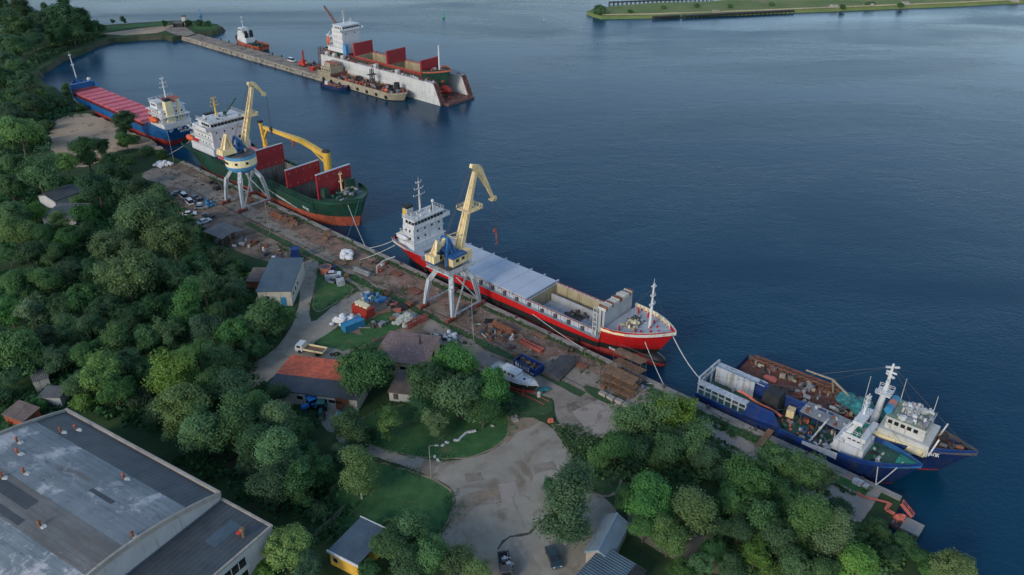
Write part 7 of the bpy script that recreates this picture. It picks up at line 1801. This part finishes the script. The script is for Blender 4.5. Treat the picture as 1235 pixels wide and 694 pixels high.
 (906,580,28,'round',M_,'broad tree at the quay path facing the near trawler middle',None),(936,562,24,'willow',P_,'pale willow whose branches hang over the near trawler',None),(968,572,24,'willow',P_,'pale willow beside the near trawler bow, closer to the quay end',None),(990,582,17,'loose',P_,'last pale tree of the quay row, at the near trawler bow',None),(884,604,20,'round',M_,L7,G7),(918,624,25,'loose',M_,'loose brownish-green crown in the grove below the pale willows',None),(890,642,18,'round',D,L8,G8),(950,606,20,'round',D,L8,G8),(940,650,22,'round',M_,L8,G8),(972,632,22,'birch',M_,L8,G8),(1004,652,20,'birch',P_,'pale birch in the lower grove by the water bank',None),(910,672,18,'loose',B_,'bright-topped low tree at the end of the dirt path',None),(960,684,20,'round',M_,L8,G8),(1034,684,24,'round',B_,'brightest yellow-green tree above the water bank',None),(996,690,18,'round',M_,L8,G8),(1010,616,12,'bush',D,L8,G8),(1146,684,22,'round',B_,'yellow-green tree alone at the waterside corner',None),(1058,640,11,'bush',M_,'bush at the root of the quay end',None),(1088,656,11,'bush',M_,'bush on the bank below the pontoon',None),(1108,672,10,'bush',D,'dark bush further down the bank from the pontoon',None),(1076,672,11,'bush',D,'bush between the bank and the brightest tree',None),(880,690,15,'round',M_,L8,G8),(1120,690,9,'bush',M_,'low bush beside the waterside corner tree',None),(930,694,14,'bush',B_,L8,G8),
 (862,664,15,'round',M_,L8,G8),(846,684,15,'loose',M_,L8,G8),(870,640,13,'round',D,L8,G8),
 # far bank
 (722,14,7,'bush',M_,'green bush clump at the tip of the low far bank',None),
]
for T in TREES:
    tree(T[0],T[1],T[2],T[3],T[4],T[5],T[6], z=1.2 if T[0] > 700 and T[1] < 30 else GZ)
for k, (u_, v_) in enumerate(((1016,9.5),(1046,6),(1052,5.5),(1086,7.0),(760,15),(800,10),(840,8),(880,9),(930,6),(700,0))):
    if u_ != 700: tree(u_, v_, 3.0, 'bush', M_, 'small round bush on the low grassy bank across the river', 'bushes on the far bank', 1.2)

# ------------------------------------------------------------------ ground cover
def inside(p, poly):
    c = False; n = len(poly); j = n-1
    for i in range(n):
        a, b_ = poly[i], poly[j]
        if (a.y > p.y) != (b_.y > p.y) and p.x < (b_.x-a.x)*(p.y-a.y)/(b_.y-a.y)+a.x: c = not c
        j = i
    return c
def cover(name, poly, n, r, s, mat, seed, hmax=.6, avoid=(), label=None):
    g = np.random.default_rng(seed); xs = [p.x for p in poly]; ys = [p.y for p in poly]; V = []
    cnt = 0
    while cnt < n:
        p = Vector((g.uniform(min(xs),max(xs)), g.uniform(min(ys),max(ys)), 0))
        if not inside(p, poly) or any(inside(p, a) for a in avoid): cnt += .2; continue
        cnt += 1
        if noise.noise(p*.06) < -.15 and seed % 2: continue
        m = int(g.integers(6,14)); c = np.array([p.x,p.y,GZ+.1]); rr = r*g.uniform(.4,1.3)
        P = c+np.column_stack([g.normal(0,rr*.5,m), g.normal(0,rr*.5,m), g.uniform(0,hmax,m)*rr])
        nr = g.normal(size=(m,3))+np.array([0,0,.8]); nr /= np.linalg.norm(nr,axis=1)[:,None]
        t = np.cross(nr,g.normal(size=(m,3))); t /= np.linalg.norm(t,axis=1)[:,None]; b_ = np.cross(nr,t); k = s*g.uniform(.6,1.4,size=(m,1))
        V.append(np.stack([P-t*k-b_*k, P+t*k-b_*k, P+t*k+b_*k, P-t*k+b_*k],axis=1).reshape(-1,3))
    V = np.concatenate(V); me = bpy.data.meshes.new(name); nq = len(V)//4
    me.vertices.add(len(V)); me.vertices.foreach_set('co', V.astype(np.float32).ravel()); me.loops.add(nq*4); me.loops.foreach_set('vertex_index', np.arange(nq*4,dtype=np.int32))
    me.polygons.add(nq); me.polygons.foreach_set('loop_start', np.arange(0,nq*4,4,dtype=np.int32)); me.materials.append(mat); me.update(calc_edges=True)
    o = bpy.data.objects.new(name, me); COL.objects.link(o); return tag(o, kind='stuff')
wood = pxs([(-30,190),(60,195),(140,205),(200,232),(255,285),(300,318),(306,352),(345,368),(350,400),(300,440),(325,470),(345,490),(400,520),(398,560),(430,640),(395,655),(330,650),(325,625),(270,590),(85,490),(0,530),(-80,500),(-120,300)])
cover('undergrowth', wood, 9000, 1.3, .30, M['leaf_dark'], 5, .8)
cover('undergrowth', pxs([(-40,70),(50,72),(30,95),(45,108),(75,122),(98,132),(60,160),(50,190),(-50,190)]), 2200, 1.6, .4, M['leaf_dark'], 7, .8)
cover('undergrowth', pxs([(704,535),(745,545),(790,490),(850,520),(905,575),(960,600),(1060,645),(1100,672),(1140,694),(905,694),(870,650),(790,618),(745,600),(702,586)]), 3800, 1.1, .26, M['leaf_mid'], 9, .7)
cover('weeds', [q(-92,-4.4),q(-92,-2.1),q(-44,-2.1),q(-44,-4.4)], 380, .8, .16, M['leaf_mid'], 11, .6)
cover('weeds', [q(-30,-17.2),q(-30,-14),q(88,-14),q(88,-17.2)], 420, .7, .16, M['leaf_mid'], 13, .5)
cover('weeds', pxs([(664,515),(690,512),(748,545),(745,600),(702,588),(682,532)]), 260, .8, .17, M['leaf_mid'], 15, .5)
cover('weeds', [q(-46,-1.3),q(-46,-13),q(160,-13),q(160,-1.3)], 420, .6, .15, M['leaf_pale'], 17, .35)
cover('reeds', pxs([(42,82),(62,72),(108,52),(128,47),(96,46),(64,56),(50,66)],1), 900, 1.8, .45, M['leaf_mid'], 23, .8)
def fringe(name, pts, n, s, mat, seed, w_=.7):
    """tufts of weeds growing along an edge"""
    g = np.random.default_rng(seed); r = dens(smooth_ring(pts, 1), .5); V = []
    for _ in range(n):
        p = r[int(g.integers(len(r)))]; 
        if noise.noise(p*.12) < -.1: continue
        m = int(g.integers(4,10)); c = np.array([p.x+g.normal(0,w_),p.y+g.normal(0,w_),GZ+.1])
        P = c+np.column_stack([g.normal(0,.22,m),g.normal(0,.22,m),g.uniform(0,.22,m)]); nr = g.normal(size=(m,3))+np.array([0,0,.8]); nr /= np.linalg.norm(nr,axis=1)[:,None]
        t = np.cross(nr,g.normal(size=(m,3))); t /= np.linalg.norm(t,axis=1)[:,None]; b_ = np.cross(nr,t); k = s*g.uniform(.6,1.4,size=(m,1))
        V.append(np.stack([P-t*k-b_*k,P+t*k-b_*k,P+t*k+b_*k,P-t*k+b_*k],axis=1).reshape(-1,3))
    V = np.concatenate(V); mb = MB(); mb.v = [tuple(x) for x in V]; nq = len(V)//4; mb.f = [(4*i,4*i+1,4*i+2,4*i+3) for i in range(nq)]; mb.m = [0]*nq
    return tag(mb.build(name, mat), kind='stuff')
fringe('weeds', pxs([(440,498),(500,486),(590,478),(612,505),(616,518),(606,533),(580,548),(545,554),(500,550),(452,538),(432,524)]), 560, .075, M['leaf_mid'], 31)
fringe('weeds', pxs([(430,556),(455,557),(500,570),(538,588),(547,600),(544,620),(528,648),(505,660),(440,650),(395,640),(390,600)]), 560, .075, M['leaf_mid'], 32)
fringe('weeds', pxs([(664,515),(690,512),(712,528),(748,545),(745,600),(702,588),(692,555),(682,532)]), 400, .075, M['leaf_pale'], 33, .9)
fringe('weeds', pxs([(384,322),(402,326),(412,340),(430,350),(400,368),(382,378),(376,365)]), 280, .075, M['leaf_mid'], 34)
fringe('weeds', pxs([(690,497),(735,478),(760,492),(772,500),(735,530),(710,527)]), 208, .075, M['leaf_mid'], 35, .4)
fringe('weeds', [q(-95,-5),q(-44,-5),q(-44,-8.6),q(-95,-8.6)], 420, .15, M['leaf_mid'], 36, .35)
fringe('weeds', [q(-40,-1.6),q(150,-1.6),q(150,-1.9),q(-40,-1.9)], 700, .14, M['leaf_pale'], 37, .3)
# loose rubbish and stones on the apron
mb = MB(); rr = random.Random(77)
def litter(s0,s1,t0,t1,n):
    for k in range(n):
        p = q(rr.uniform(s0,s1), rr.uniform(t0,t1)); mb.mi = rr.choices(range(5),(4,4,.7,4,4))[0]; z = rr.uniform(.03,.16); s = rr.uniform(.1,.42)
        if rr.random() < .3: a = rr.random()*3; mb.bar(p+Vector((0,0,z*.5)), p+Vector((math.cos(a)*s*3,math.sin(a)*s*3,z*.6)), .14)
        else: mb.obox(p+Vector((0,0,z*.45)), (s,s*rr.uniform(.4,1),z), rr.random()*3)
litter(-44,150,-15,-1.6,1100); litter(-30,40,-14,-3,420); litter(60,110,-24,-14,220); litter(20,60,-30,-16,160)
o = mb.build('litter', [M['concrete'], M['rust'], M['white_old'], M['dark_steel'], M['wood']]); o['kind'] = 'stuff'
